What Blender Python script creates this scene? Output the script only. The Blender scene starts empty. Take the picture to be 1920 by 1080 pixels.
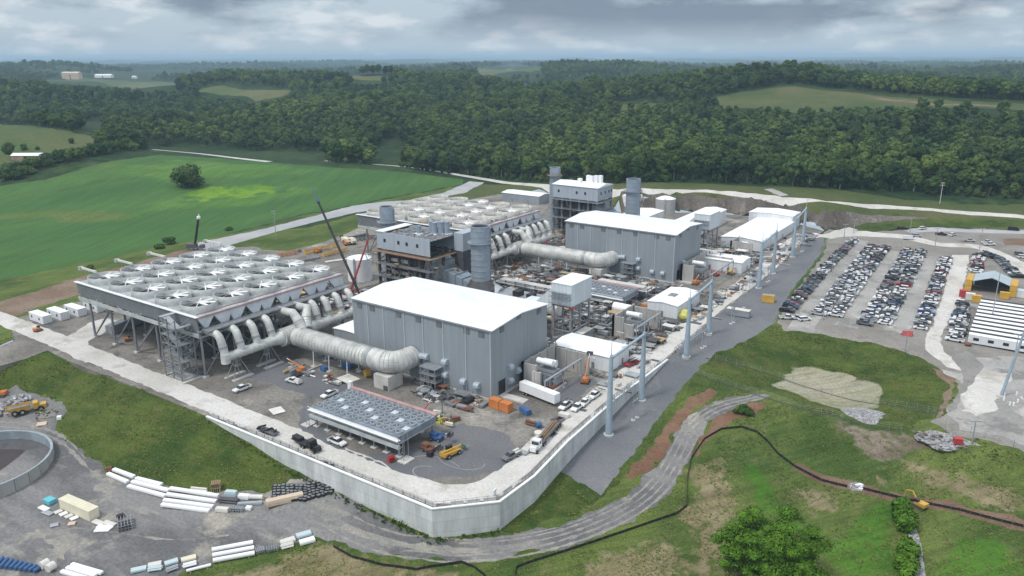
import bpy, bmesh, math, random
import numpy as np
from mathutils import Vector, Matrix, geometry, noise
random.seed(7); rng = np.random.default_rng(7)
SC = bpy.context.scene; COL = SC.collection
# ------------------------------------------------------------------ camera
F = 1450.; CX = 960.; CY = 540.; PITCH = math.atan(434/1450.); ROLL = math.radians(-.22)
H = 100.; YAW = math.radians(34.6); OX, OY = 126.897, -173.05
def ray(px, py):
    u = (px-CX)/F; v = -(py-CY)/F; c, s = math.cos(ROLL), math.sin(ROLL)
    u, v = u*c-v*s, u*s+v*c
    cp, sp = math.cos(PITCH), math.sin(PITCH)
    x, y, z = u, cp+v*sp, -sp+v*cp
    c, s = math.cos(YAW), math.sin(YAW)
    return x*c-y*s, x*s+y*c, z
def un(px, py, z=0.):
    r = ray(px, py); t = (z-H)/r[2]
    return r[0]*t+OX, r[1]*t+OY
def atr(px, py, dist):                       # point on the sight line at a horizontal distance
    r = ray(px, py); t = dist/math.hypot(r[0], r[1])
    return r[0]*t+OX, r[1]*t+OY, H+r[2]*t
cd = bpy.data.cameras.new('camera'); cam = bpy.data.objects.new('camera', cd); COL.objects.link(cam)
cd.sensor_width = 36; cd.lens = F/1920*36; cd.clip_start = 1; cd.clip_end = 90000
R_ = Vector((math.cos(YAW), math.sin(YAW), 0)); Fh = Vector((-math.sin(YAW), math.cos(YAW), 0))
fw = Fh*math.cos(PITCH)-Vector((0, 0, math.sin(PITCH))); up = Fh*math.sin(PITCH)+Vector((0, 0, math.cos(PITCH)))
cr, sr = math.cos(ROLL), math.sin(ROLL)
rt = R_*cr+up*sr; u2 = -R_*sr+up*cr
M4 = Matrix((rt, u2, -fw)).transposed().to_4x4(); M4.translation = (OX, OY, H)
cam.matrix_world = M4; SC.camera = cam
# ------------------------------------------------------------------ materials
def nodes(m):
    m.use_nodes = True; nt = m.node_tree; nt.nodes.clear()
    o = nt.nodes.new('ShaderNodeOutputMaterial'); b = nt.nodes.new('ShaderNodeBsdfPrincipled')
    nt.links.new(b.outputs[0], o.inputs[0]); return nt, b
def nz(nt, scale, vec, detail=4, rough=.55, stretch=None):
    if stretch:
        mp = nt.nodes.new('ShaderNodeMapping'); mp.inputs['Scale'].default_value = stretch[:3]
        if len(stretch) > 3: mp.inputs['Rotation'].default_value = (0, 0, stretch[3])
        nt.links.new(vec, mp.inputs[0]); vec = mp.outputs[0]
    n = nt.nodes.new('ShaderNodeTexNoise'); n.inputs['Scale'].default_value = scale
    n.inputs['Detail'].default_value = detail; n.inputs['Roughness'].default_value = rough
    nt.links.new(vec, n.inputs['Vector']); return n.outputs[0]
def ramp(nt, fac, a, b, p0=.38, p1=.62):
    r = nt.nodes.new('ShaderNodeValToRGB'); r.color_ramp.elements[0].position = p0; r.color_ramp.elements[1].position = p1
    r.color_ramp.elements[0].color = (*a, 1) if len(a) == 3 else a; r.color_ramp.elements[1].color = (*b, 1) if len(b) == 3 else b
    nt.links.new(fac, r.inputs[0]); return r.outputs[0]
def mix(nt, fac, a, b, mode='MIX'):
    m = nt.nodes.new('ShaderNodeMix'); m.data_type = 'RGBA'; m.blend_type = mode
    if isinstance(fac, (int, float)): m.inputs[0].default_value = fac
    else: nt.links.new(fac, m.inputs[0])
    for k, s in ((6, a), (7, b)):
        if isinstance(s, tuple): m.inputs[k].default_value = (*s, 1) if len(s) == 3 else s
        else: nt.links.new(s, m.inputs[k])
    return m.outputs[2]
def coord(nt, kind='Object'):
    t = nt.nodes.new('ShaderNodeTexCoord'); return t.outputs[kind]
def bump(nt, b, h, s=.3, d=.1):
    n = nt.nodes.new('ShaderNodeBump'); n.inputs['Strength'].default_value = s; n.inputs['Distance'].default_value = d
    nt.links.new(h, n.inputs['Height']); nt.links.new(n.outputs[0], b.inputs['Normal'])
G3 = lambda v: (v, v, v)
def mat(name, col, rough=.6, metal=0., var=.18, sc=.35, dirt=None, streak=False):
    m = bpy.data.materials.new(name); nt, b = nodes(m); v = coord(nt)
    n = nz(nt, sc, v, 5)
    c = mix(nt, 1., tuple(col), ramp(nt, n, G3(1-var), G3(1+var*.4), .3, .7), 'MULTIPLY')
    if dirt:
        d = nz(nt, sc*2.3, v, 6, .65, (1, 1, .15) if streak else None)
        c = mix(nt, ramp(nt, d, G3(0), G3(.75), .5, .72), c, tuple(dirt))
    nt.links.new(c, b.inputs['Base Color']); b.inputs['Roughness'].default_value = rough; b.inputs['Metallic'].default_value = metal
    return m
def clad(name, col, pitch=1.1, axis=None, ribs=True, seam=.93):   # ribbed metal cladding with panel tone changes
    m = bpy.data.materials.new(name); nt, b = nodes(m); v = coord(nt)
    sx = nt.nodes.new('ShaderNodeSeparateXYZ'); nt.links.new(v, sx.inputs[0])
    ad = nt.nodes.new('ShaderNodeMath'); ad.operation = 'ADD'; nt.links.new(sx.outputs[0], ad.inputs[0]); nt.links.new(sx.outputs[1], ad.inputs[1])
    dv = nt.nodes.new('ShaderNodeMath'); dv.operation = 'DIVIDE'; dv.inputs[1].default_value = pitch; nt.links.new(ad.outputs[0], dv.inputs[0])
    fr = nt.nodes.new('ShaderNodeMath'); fr.operation = 'FRACT'; nt.links.new(dv.outputs[0], fr.inputs[0])
    fl = nt.nodes.new('ShaderNodeMath'); fl.operation = 'FLOOR'; nt.links.new(dv.outputs[0], fl.inputs[0])
    wn = nt.nodes.new('ShaderNodeTexWhiteNoise'); wn.noise_dimensions = '1D'; nt.links.new(fl.outputs[0], wn.inputs['W'])
    c = mix(nt, 1., tuple(col), ramp(nt, wn.outputs[0], G3(.95), G3(1.04), 0, 1), 'MULTIPLY')
    c = mix(nt, 1., c, ramp(nt, fr.outputs[0], G3(seam), G3(1), .06, .1), 'MULTIPLY')
    c = mix(nt, 1., c, ramp(nt, nz(nt, .12, v, 5, .6, (1, 1, .35)), G3(.88), G3(1.05), .3, .7), 'MULTIPLY')
    nt.links.new(c, b.inputs['Base Color']); b.inputs['Roughness'].default_value = .5
    if ribs: bump(nt, b, fr.outputs[0], .25, .05)
    return m
def ground(name, a, b_, c_=None, sc=(.03, .25, 1.6), fine=.3, rough=.95, p=(.4, .6), p2=(.55, .7), stretch=None, bmp=.0, d_=None, streak=None):
    m = bpy.data.materials.new(name); nt, b = nodes(m); v = coord(nt)
    n1 = nz(nt, sc[0], v, 6, .6, stretch); c = ramp(nt, n1, a, b_, *p)
    if c_: c = mix(nt, ramp(nt, nz(nt, sc[1], v, 5, .62, stretch), G3(0), G3(.9), *p2), c, tuple(c_))
    if d_: c = mix(nt, ramp(nt, nz(nt, sc[1]*.37, v, 7, .7), G3(0), G3(.9), .56, .66), c, tuple(d_))
    if streak: c = streaks(nt, v, c, *streak)
    f = nz(nt, sc[2], v, 3, .7); c = mix(nt, 1., c, ramp(nt, f, G3(1-fine), G3(1+fine), .25, .75), 'MULTIPLY')
    nt.links.new(c, b.inputs['Base Color']); b.inputs['Roughness'].default_value = rough; b.inputs['Specular IOR Level'].default_value = .15
    if bmp: bump(nt, b, f, .6, bmp)
    return m
def streaks(nt, v, c, ang, k, sc=.5):
    mp = nt.nodes.new('ShaderNodeMapping'); mp.vector_type = 'TEXTURE'; mp.inputs['Rotation'].default_value = (0, 0, ang); mp.inputs['Scale'].default_value = (14, 1, 1); nt.links.new(v, mp.inputs[0])
    return mix(nt, 1., c, ramp(nt, nz(nt, sc, mp.outputs[0], 4, .6), G3(1-k), G3(1+k), .32, .68), 'MULTIPLY')
def leafmat(name, a, b_, amp=.5):
    m = bpy.data.materials.new(name); nt, b = nodes(m)
    oi = nt.nodes.new('ShaderNodeObjectInfo'); c = ramp(nt, oi.outputs['Random'], a, b_, 0, 1)
    v = coord(nt); n = nz(nt, .55, v, 4, .6)
    c = mix(nt, 1., c, ramp(nt, n, G3(1-amp), G3(1+amp*.8), .3, .7), 'MULTIPLY')
    g = nt.nodes.new('ShaderNodeNewGeometry'); c = mix(nt, 1., c, ramp(nt, nz(nt, .006, g.outputs['Position'], 4, .6), (.66, .72, .8), (1.42, 1.3, 1.1), .36, .64), 'MULTIPLY')
    nt.links.new(c, b.inputs['Base Color']); b.inputs['Roughness'].default_value = .75; b.inputs['Specular IOR Level'].default_value = .1
    return m
def concrete(name, col, pw=6., ph=3.):
    m = bpy.data.materials.new(name); nt, b = nodes(m); v = coord(nt)
    sx = nt.nodes.new('ShaderNodeSeparateXYZ'); nt.links.new(v, sx.inputs[0])
    ad = nt.nodes.new('ShaderNodeMath'); ad.operation = 'ADD'; nt.links.new(sx.outputs[0], ad.inputs[0]); nt.links.new(sx.outputs[1], ad.inputs[1])
    cb = nt.nodes.new('ShaderNodeCombineXYZ'); nt.links.new(ad.outputs[0], cb.inputs[0]); nt.links.new(sx.outputs[2], cb.inputs[1])
    br = nt.nodes.new('ShaderNodeTexBrick'); br.inputs['Scale'].default_value = 1; br.inputs['Brick Width'].default_value = pw; br.inputs['Row Height'].default_value = ph
    br.inputs['Mortar Size'].default_value = .05; br.offset = 0.5
    br.inputs['Color1'].default_value = (.93,)*3+(1,); br.inputs['Color2'].default_value = (1.04,)*3+(1,); br.inputs['Mortar'].default_value = (.72,)*3+(1,)
    nt.links.new(cb.outputs[0], br.inputs[0])
    c = mix(nt, 1., tuple(col), br.outputs[0], 'MULTIPLY')
    c = mix(nt, 1., c, ramp(nt, nz(nt, .25, v, 7, .65, (1, 1, .22)), G3(.64), G3(1.1), .3, .68), 'MULTIPLY')
    nt.links.new(c, b.inputs['Base Color']); b.inputs['Roughness'].default_value = .9
    return m
MT = {}
def M(n): return MT[n]
for n, c, r, me, var in (
    ('white', (.82, .83, .84), .5, 0, .07), ('roof_white', (.86, .88, .9), .45, 0, .05), ('offwhite', (.68, .67, .62), .6, 0, .2),
    ('steel', (.34, .36, .38), .5, .3, .25), ('steel_dark', (.12, .125, .135), .6, .2, .35), ('steel_mid', (.25, .265, .285), .55, .2, .3),
    ('galv', (.42, .45, .48), .45, .35, .2), ('gantry_blue', (.36, .45, .53), .5, .1, .15), ('stack_grey', (.34, .40, .46), .5, .25, .15),
    ('black', (.02, .02, .022), .6, 0, .2), ('glass', (.025, .03, .035), .12, 0, .1), ('tyre', (.022, .022, .022), .9, 0, .2),
    ('casing', (.085, .085, .09), .7, 0, .4), ('timber', (.42, .31, .19), .85, 0, .3), ('rust', (.22, .10, .06), .8, .1, .35),
    ('orange', (.60, .21, .06), .5, 0, .2), ('yellow', (.62, .37, .06), .5, 0, .2), ('paleyellow', (.6, .6, .14), .6, 0, .2), ('red', (.45, .05, .05), .5, 0, .2),
    ('blue', (.05, .13, .30), .5, 0, .2), ('turquoise', (.12, .5, .58), .5, 0, .15), ('cream', (.72, .68, .52), .6, 0, .12),
    ('beige_plate', (.62, .5, .38), .8, 0, .15), ('bluegrey_roof', (.42, .5, .55), .5, .1, .12), ('green_dark', (.05, .16, .12), .6, 0, .2),
    ('insul', (.60, .61, .585), .5, .12, .3), ('deckgrey', (.47, .50, .51), .7, .1, .3), ('shroud', (.44, .465, .46), .6, .1, .3), ('shroud_old', (.54, .535, .50), .7, 0, .35),
    ('windwall', (.20, .215, .235), .6, .1, .18), ('truss', (.52, .54, .54), .6, .1, .3), ('finblue', (.27, .32, .37), .5, .3, .35), ('panel_pale', (.52, .63, .66), .5, .1, .1),
    ('pinkpipe', (.45, .28, .27), .6, 0, .25), ('concrete_pad', (.56, .55, .52), .9, 0, .2), ('liner', (.32, .38, .42), .35, 0, .35), ('sediment', (.055, .043, .042), .75, 0, .2),
    ('wood_pole', (.28, .25, .22), .9, 0, .2), ('bark', (.12, .10, .08), .95, 0, .3), ('barkpale', (.3, .28, .25), .95, 0, .3),
    ('crane_blue', (.05, .11, .19), .5, 0, .1)):
    MT[n] = mat(n, c, r, me, var)
MT['wall_blue'] = clad('wall_blue', (.29, .325, .355), 1.05, seam=.965)
MT['hrsg_clad'] = clad('hrsg_clad', (.40, .455, .51), 1.2)
MT['clad_white'] = clad('clad_white', (.72, .75, .77), .9)
MT['ribwhite'] = clad('ribwhite', (.66, .72, .76), 1.6, seam=.7)
MT['roof_sheet'] = clad('roof_sheet', (.80, .83, .855), 2.4, seam=.93)
MT['wall_concrete'] = concrete('wall_concrete', (.64, .66, .66), 6.2, 3.0)
MT['firewall'] = concrete('firewall', (.46, .455, .43), 3.2, 30)
MT['tank_grey'] = mat('tank_grey', (.45, .45, .44), .6, .1, .12)
MT['roof_clutter'] = ground('roof_clutter', (.18, .185, .19), (.34, .34, .34), (.5, .5, .49), (.6, 1.1, 3.), .4)
MT['scaffold'] = mat('scaffold', (.3, .17, .10), .8, 0, .4, 1., (.35, .32, .27))
# ------------------------------------------------------------------ mesh builder
class MB:
    def __init__(s): s.v = []; s.f = []; s.m = []
    def add(s, vs, fs, m=0):
        k = len(s.v); s.v += [tuple(p) for p in vs]; s.f += [tuple(i+k for i in f) for f in fs]; s.m += [m]*len(fs); return s
    def box(s, x0, x1, y0, y1, z0, z1, m=0, rz=0., piv=None):
        vs = [(x, y, z) for z in (z0, z1) for x, y in ((x0, y0), (x1, y0), (x1, y1), (x0, y1))]
        if rz:
            px, py = piv or ((x0+x1)/2, (y0+y1)/2); c, q = math.cos(rz), math.sin(rz)
            vs = [(px+(x-px)*c-(y-py)*q, py+(x-px)*q+(y-py)*c, z) for x, y, z in vs]
        return s.add(vs, [(3, 2, 1, 0), (4, 5, 6, 7), (0, 1, 5, 4), (1, 2, 6, 5), (2, 3, 7, 6), (3, 0, 4, 7)], m)
    def cb(s, c, d, m=0, rz=0.):
        return s.box(c[0]-d[0]/2, c[0]+d[0]/2, c[1]-d[1]/2, c[1]+d[1]/2, c[2]-d[2]/2, c[2]+d[2]/2, m, rz)
    def frus(s, b, t, z0, z1, m=0, mt=None):   # rectangles (x0,x1,y0,y1)
        vs = [(x, y, z0) for x, y in ((b[0], b[2]), (b[1], b[2]), (b[1], b[3]), (b[0], b[3]))]+[(x, y, z1) for x, y in ((t[0], t[2]), (t[1], t[2]), (t[1], t[3]), (t[0], t[3]))]
        s.add(vs, [(0, 1, 5, 4), (1, 2, 6, 5), (2, 3, 7, 6), (3, 0, 4, 7)], m)
        return s.add(vs, [(4, 5, 6, 7)], m if mt is None else mt)
    def prism(s, poly, z0, z1, m=0, mt=None):
        n = len(poly)
        vs = [(x, y, z0) for x, y in poly]+[(x, y, z1) for x, y in poly]
        s.add(vs, [(i, (i+1) % n, n+(i+1) % n, n+i) for i in range(n)], m)
        s.add(vs, [tuple(range(n, 2*n))], m if mt is None else mt); return s.add(vs, [tuple(range(n-1, -1, -1))], m)
    def prof(s, pts, y0, y1, m=0, ax='y'):     # x-z profile extruded across y (or y-z across x)
        n = len(pts)
        mk = (lambda p, t: (p[0], t, p[1])) if ax == 'y' else (lambda p, t: (t, p[0], p[1]))
        vs = [mk(p, y0) for p in pts]+[mk(p, y1) for p in pts]
        return s.add(vs, [(i, (i+1) % n, n+(i+1) % n, n+i) for i in range(n)]+[tuple(range(n-1, -1, -1)), tuple(range(n, 2*n))], m)
    def cyl(s, p, q, r0, r1=None, n=8, m=0, cap=True):
        r1 = r0 if r1 is None else r1; p = Vector(p); q = Vector(q); d = (q-p)
        if d.length < 1e-6: return s
        d.normalize(); a = d.orthogonal().normalized(); b = d.cross(a)
        if abs(d.z) > .99: a, b = Vector((1, 0, 0)), Vector((0, 1 if d.z > 0 else -1, 0))
        vs = [c+(a*math.cos(t)+b*math.sin(t))*r for c, r in ((p, r0), (q, r1)) for t in [2*math.pi*i/n for i in range(n)]]
        fs = [(i, (i+1) % n, n+(i+1) % n, n+i) for i in range(n)]
        if cap: fs += [tuple(range(n-1, -1, -1)), tuple(range(n, 2*n))]
        return s.add(vs, fs, m)
    def bar(s, p, q, w=.3, m=0): return s.cyl(p, q, w*.7, None, 4, m)
    def tube(s, pts, r, n=16, m=0, cap=True):
        pts = [Vector(p) for p in pts]; k = len(pts); rs = r if isinstance(r, (list, tuple)) else [r]*k
        ref = None; vs = []
        for i, p in enumerate(pts):
            t = (pts[min(i+1, k-1)]-pts[max(i-1, 0)]).normalized()
            if ref is None: ref = Vector((0, 0, 1)) if abs(t.z) < .9 else Vector((1, 0, 0))
            a = (ref-t*ref.dot(t)).normalized(); b = t.cross(a); ref = a
            vs += [p+(a*math.cos(2*math.pi*j/n)+b*math.sin(2*math.pi*j/n))*rs[i] for j in range(n)]
        fs = [(i*n+j, i*n+(j+1) % n, (i+1)*n+(j+1) % n, (i+1)*n+j) for i in range(k-1) for j in range(n)]
        if cap: fs += [tuple(range(n-1, -1, -1)), tuple(range((k-1)*n, k*n))]
        return s.add(vs, fs, m)
    def ring(s, c, r, z0, z1, t=.25, n=28, m=0, flare=0.):
        prof_ = [(r+flare, z0), (r, z0+(z1-z0)*.35), (r, z1), (r-t, z1), (r-t, z0)]; vs = []; fs = []; k = len(prof_)
        for j in range(n):
            a = 2*math.pi*j/n
            vs += [(c[0]+q*math.cos(a), c[1]+q*math.sin(a), z) for q, z in prof_]
        for j in range(n):
            for i in range(k-1):
                j2 = (j+1) % n; fs.append((j*k+i, j2*k+i, j2*k+i+1, j*k+i+1))
        return s.add(vs, fs, m)
    def blob(s, c, r, m=0, sub=2, amp=.25, fr=.6, sq=(1, 1, 1)):
        bm = bmesh.new(); bmesh.ops.create_icosphere(bm, subdivisions=sub, radius=1)
        o = Vector((random.random()*50, random.random()*50, 0)); vs = []
        for v in bm.verts:
            k = r*(1+amp*noise.noise(v.co*fr*3+o)*2); vs.append((c[0]+v.co.x*k*sq[0], c[1]+v.co.y*k*sq[1], c[2]+v.co.z*k*sq[2]))
        fs = [tuple(w.index for w in f.verts) for f in bm.faces]; bm.free(); return s.add(vs, fs, m)
    def mesh(s, name, mats, smooth=False):
        me = bpy.data.meshes.new(name); me.from_pydata(s.v, [], s.f)
        for k in mats: me.materials.append(MT[k] if isinstance(k, str) else k)
        if len(mats) > 1: me.polygons.foreach_set('material_index', s.m)
        if smooth: me.polygons.foreach_set('use_smooth', [True]*len(s.f))
        me.update(); return me
    def build(s, name, mats, parent=None, loc=None, rz=0., smooth=False):
        if isinstance(mats, str): mats = [mats]
        o = bpy.data.objects.new(name, s.mesh(name, mats, smooth)); COL.objects.link(o)
        if parent: o.parent = parent
        if loc: o.location = loc
        if rz: o.rotation_euler = (0, 0, rz)
        return o
def tag(o, label=None, cat=None, group=None, kind=None):
    for k, v in (('label', label), ('category', cat), ('group', group), ('kind', kind)):
        if v: o[k] = v
    return o
def thing(name, label, cat, loc=(0, 0, 0), rz=0., group=None):
    o = bpy.data.objects.new(name, None); COL.objects.link(o); o.location = loc; o.rotation_euler = (0, 0, rz); o.empty_display_size = .5
    return tag(o, label, cat, group)
def link(me, name, parent, loc=(0, 0, 0), rz=0.):
    o = bpy.data.objects.new(name, me); COL.objects.link(o); o.parent = parent; o.location = loc; o.rotation_euler = (0, 0, rz); return o
KIDS = {}
def dup(o, loc, rz=0., label=None, group=None, parent=None):
    c = o.copy(); COL.objects.link(c)
    if parent: c.parent = parent
    if loc is not None: c.location = loc; c.rotation_euler = (0, 0, rz)
    for k in KIDS.setdefault(o.name, list(o.children)): dup(k, None, 0, None, None, c)
    if label: c['label'] = label
    if group: c['group'] = group
    return c
# ------------------------------------------------------------------ terrain heights
PADW = [(-60, -54.8), (23, -54.8), (33.6, -44), (34, -30), (31.6, -9.8), (30, 21), (30, 59)]       # top line of the front retaining wall
RB = [(1165, 399), (1240, 400), (1300, 398), (1380, 403), (1440, 411), (1500, 421), (1545, 433)]     # foot of the rock cut
RTOP = [(1165, 358, 13), (1240, 361, 13), (1300, 363, 13), (1380, 368, 13), (1440, 374, 12.5), (1500, 383, 12), (1545, 391, 11), (1600, 397.5, 8), (1650, 402, 5), (1744, 408.5, 1.5)]
rbw = [un(*p) for p in RB]
PAD = PADW+[(27.5, 120), (26.5, 200), (23, 260)]+[rbw[-1]]+rbw[-2::-1]+[un(1090, 372), un(1010, 362), un(935, 364), un(880, 374), un(800, 372), un(690, 396), un(690, 420), un(640, 440), un(600, 455), un(540, 470), un(470, 462), un(365, 470), un(230, 530), un(170, 560), un(120, 572), un(20, 600), un(25, 640), un(-100, 690), un(-100, 712), un(0, 686), un(90, 661), un(160, 689), un(300, 744), un(400, 785)]
def inpoly(x, y, poly):
    x = np.asarray(x, float); y = np.asarray(y, float); ins = np.zeros(x.shape, bool); n = len(poly); j = n-1
    for i in range(n):
        xi, yi = poly[i]; xj, yj = poly[j]
        if yi != yj:
            k = ((yi > y) != (yj > y)) & (x < (xj-xi)*(y-yi)/(yj-yi)+xi); ins ^= k
        j = i
    return ins
CTL = []
for p in ((-100, 745, -8), (0, 742, -8), (70, 740, -7.5), (125, 755, -7.5), (105, 800, -9), (205, 888, -9), (330, 918, -9), (495, 925, -8), (545, 897, -6), (-100, 1000, -9.5), (0, 900, -9),
          (250, 1000, -9.2), (450, 990, -8.8), (600, 960, -8.2), (0, 1070, -9.5), (300, 1075, -9.5), (590, 1000, -9), (640, 1020, -9.5), (840, 1050, -9.5), (1080, 1015, -9), (1250, 900, -7.5), (1300, 830, -6), (1400, 745, -3.5), (1440, 742, -3),
          (1100, 855, -5.8), (1141, 815, -5), (1202, 760, -3.3), (1240, 690, -.6), (1150, 857, -5.6), (1250, 742, -3), (1300, 690, -1.5), (1340, 660, -.8), (1420, 562, 0), (1480, 480, 0), (1455, 600, -.4), (1530, 470, 0),
          (-100, 1085, -11), (300, 1100, -11), (700, 1078, -10.5), (1100, 1078, -11), (1400, 1078, -11), (1700, 1078, -11.5), (1900, 1078, -11), (1300, 920, -9), (1440, 830, -6.5), (1560, 880, -9), (1600, 910, -9.5), (1750, 960, -10), (1900, 1000, -10), (1900, 900, -8), (1700, 850, -7),
          (1440, 624, -1), (1540, 632, -1), (1640, 644, -1), (1780, 710, -1.5), (1760, 785, -3), (1555, 700, -6), (1640, 728, -6.2), (1600, 762, -6.2), (1475, 700, -6), (1560, 655, -3), (1320, 692, -2), (1440, 735, -2.7), (1560, 773, -3.7), (1700, 805, -4),
          (1560, 440, 0), (1700, 442, 0), (1920, 444, .5), (1720, 560, -.3), (1900, 640, -.8), (1700, 655, -.8), (1850, 750, -1.5), (1900, 840, -2.5), (1800, 822, -3), (2100, 500, 0), (2100, 800, -2),
          (2100, 417, 6), (1100, 343, 9), (1300, 341, 14), (1450, 347, 14), (1600, 356, 13), (1750, 368, 10.5), (1900, 382, 8.5), (2100, 398, 8), (1800, 425, .6), (1880, 428, .8), (1990, 432, 1), (0, 600, 0), (0, 530, -1), (150, 500, 0), (0, 347, 0), (-150, 347, 0), (-150, 560, -1), (300, 290, 0), (560, 308, 0), (612, 310, 0), (430, 425, 0), (560, 400, 0), (800, 358, .5), (280, 380, 1.5)):
    CTL.append((*un(p[0], p[1], p[2]), p[2]))
RBX = RB+[(1600, 426), (1650, 418), (1742, 409)]; RBZ = [0]*len(RB)+[.8, 2.4, 4.6]; RB3 = [(*un(p[0], p[1], z), z) for p, z in zip(RBX, RBZ)]
def _rt(px, py):
    yb = float(np.interp(px, [p[0] for p in RBX], [p[1] for p in RBX])); bx, by = un(px, yb, float(np.interp(px, [p[0] for p in RBX], RBZ))); r = math.hypot(bx-OX, by-OY)+4.5
    q = ray(px, py); return un(px, py, H+q[2]/math.hypot(q[0], q[1])*r)+(H+q[2]/math.hypot(q[0], q[1])*r,)
RT3 = [_rt(p[0], p[1]) for p in RTOP]
def dense(pl, st=9.):
    for a, b in zip(pl, pl[1:]):
        a = np.array(a, float); b = np.array(b, float); k = max(1, int(np.hypot(*(b-a)[:2])/st))
        for j in range(k): CTL.append(tuple((a+(b-a)*j/k).tolist()))
dense(RT3); dense(RB3)
for (x, y), z in (((-60, -55.6), -.2), ((-42, -55.6), -2.2), ((-23, -55.6), -4.5), ((-7, -55.6), -5.8), (((12, -55.6)), -6.7), ((23.5, -55.6), -7), ((34.3, -44.3), -7), ((34.7, -30), -6.8), ((32.3, -9.8), -6.2), ((30.7, 21), -4.2), ((30.7, 40), -2.6), ((30.7, 58), -.3)): CTL.append((x, y, z))
n = len(PAD)
for i in range(6, n):
    a = Vector(PAD[i]); b = Vector(PAD[(i+1) % n]); k = max(1, int((b-a).length/18))
    for j in range(k):
        q = a.lerp(b, (j+.5)/k); CTL.append((q.x, q.y, 0))
for p in ((60, 300, 760), (150, 252, 900), (20, 240, 950), (-150, 260, 900), (170, 300, 780)): CTL.append(atr(*p))
T_ = 15.                                       # tree height hides the ground by this much on the wooded crests
for px, py, d, t in ((200, 205, 1300, T_), (0, 170, 1500, T_), (200, 157, 1700, T_), (370, 200, 1350, T_), (-250, 200, 1400, T_), (440, 166, 1950, 0), (360, 172, 1850, 0), (530, 172, 2000, 0), (100, 146, 2300, 0), (250, 152, 2300, 0), (600, 150, 2800, T_),
                     (300, 131, 5000, T_), (300, 121, 10000, T_), (100, 115.5, 22000, 0), (650, 305, 735, 0), (760, 317, 690, 0), (560, 240, 1000, T_), (700, 205, 1200, T_), (900, 170, 1700, T_), (800, 250, 920, T_), (1000, 230, 950, T_), (1000, 140, 3000, T_), (950, 129, 5000, 0), (800, 116, 12000, 0),
                     (950, 112, 24000, 0), (1300, 240, 850, T_), (1600, 225, 850, T_), (1900, 235, 800, T_), (1300, 195, 1050, T_), (1500, 198, 950, T_), (1490, 160, 1180, 0), (1800, 196, 980, 0), (1350, 181, 1120, 0), (1650, 178, 1200, 0), (1900, 198, 1000, 0), (1640, 150, 1400, T_),
                     (1450, 147, 1500, T_), (1900, 160, 1300, T_), (1600, 137, 2800, T_), (1250, 140, 2600, T_), (1800, 122, 8000, T_), (1800, 108.5, 24000, 0), (1300, 110, 24000, 0), (2300, 250, 800, T_), (2300, 130, 3500, T_), (-400, 130, 4000, T_), (2400, 107, 24000, 0), (-500, 117, 24000, 0)):
    x, y, z = atr(px, py, d); CTL.append((x, y, z-t))
BRD = [(610, 311, 0), (740, 317, 0), (870, 333, 1), (950, 343, 2.5), (1080, 352, 7.5), (1200, 354.5, 12.6), (1300, 358, 12.8), (1400, 364.5, 12.8), (1500, 373.5, 12.4), (1600, 382.5, 10.5), (1700, 389.5, 8), (1800, 397, 6.5), (1960, 407, 6)]
def _rd(p):
    if not 1190 < p[0] < 1690: return p
    yb = float(np.interp(p[0], [q[0] for q in RBX], [q[1] for q in RBX])); bx, by = un(p[0], yb, float(np.interp(p[0], [q[0] for q in RBX], RBZ))); q = ray(p[0], p[1])
    return p[0], p[1], H+q[2]/math.hypot(q[0], q[1])*(math.hypot(bx-OX, by-OY)+9.5+max(0, p[0]-1500)*.06)
BRD = [_rd(p) for p in BRD]
dense([(*un(*p), p[2]) for p in BRD], 14)
for off, dz_, st in ((4.5, 0, 12), (10, .1, 14), (24, .3, 22)):
    q_ = []
    for p in BRD[4:]:
        x, y = un(*p); r = math.hypot(x-OX, y-OY); q_.append((OX+(x-OX)*(r+off)/r, OY+(y-OY)*(r+off)/r, p[2]+dz_))
    dense(q_, st)
CTL = np.array(CTL)
def polar(x, y):
    dx = np.asarray(x, float)-OX; dy = np.asarray(y, float)-OY
    f = dx*Fh.x+dy*Fh.y; r = dx*R_.x+dy*R_.y
    return np.arctan2(r, f), np.log(np.maximum(np.hypot(f, r), 1.))
def unpolar(t, l):
    r = np.exp(l); f = r*np.cos(t); s = r*np.sin(t)
    return OX+f*Fh.x+s*R_.x, OY+f*Fh.y+s*R_.y
ct, cl = polar(CTL[:, 0], CTL[:, 1]); CP = np.stack([ct, cl], 1)
K = np.hypot(CP[:, None, 0]-CP[None, :, 0], CP[:, None, 1]-CP[None, :, 1]); nC = len(CP)
A_ = np.zeros((nC+1, nC+1)); A_[:nC, :nC] = K+np.eye(nC)*-1e-5; A_[:nC, nC] = 1; A_[nC, :nC] = 1
W_ = np.linalg.lstsq(A_, np.append(CTL[:, 2], 0), rcond=None)[0]
_w = np.random.default_rng(3); WV = [(_w.uniform(0, 6.28), _w.uniform(0, 6.28), k) for k in np.geomspace(1/2600., 1/90., 16)]
WS = [(.3, 1., 640), (1.5, 2.2, 820), (2.4, 4., 560), (.95, .4, 1050), (2.9, 3.1, 910)]
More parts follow.
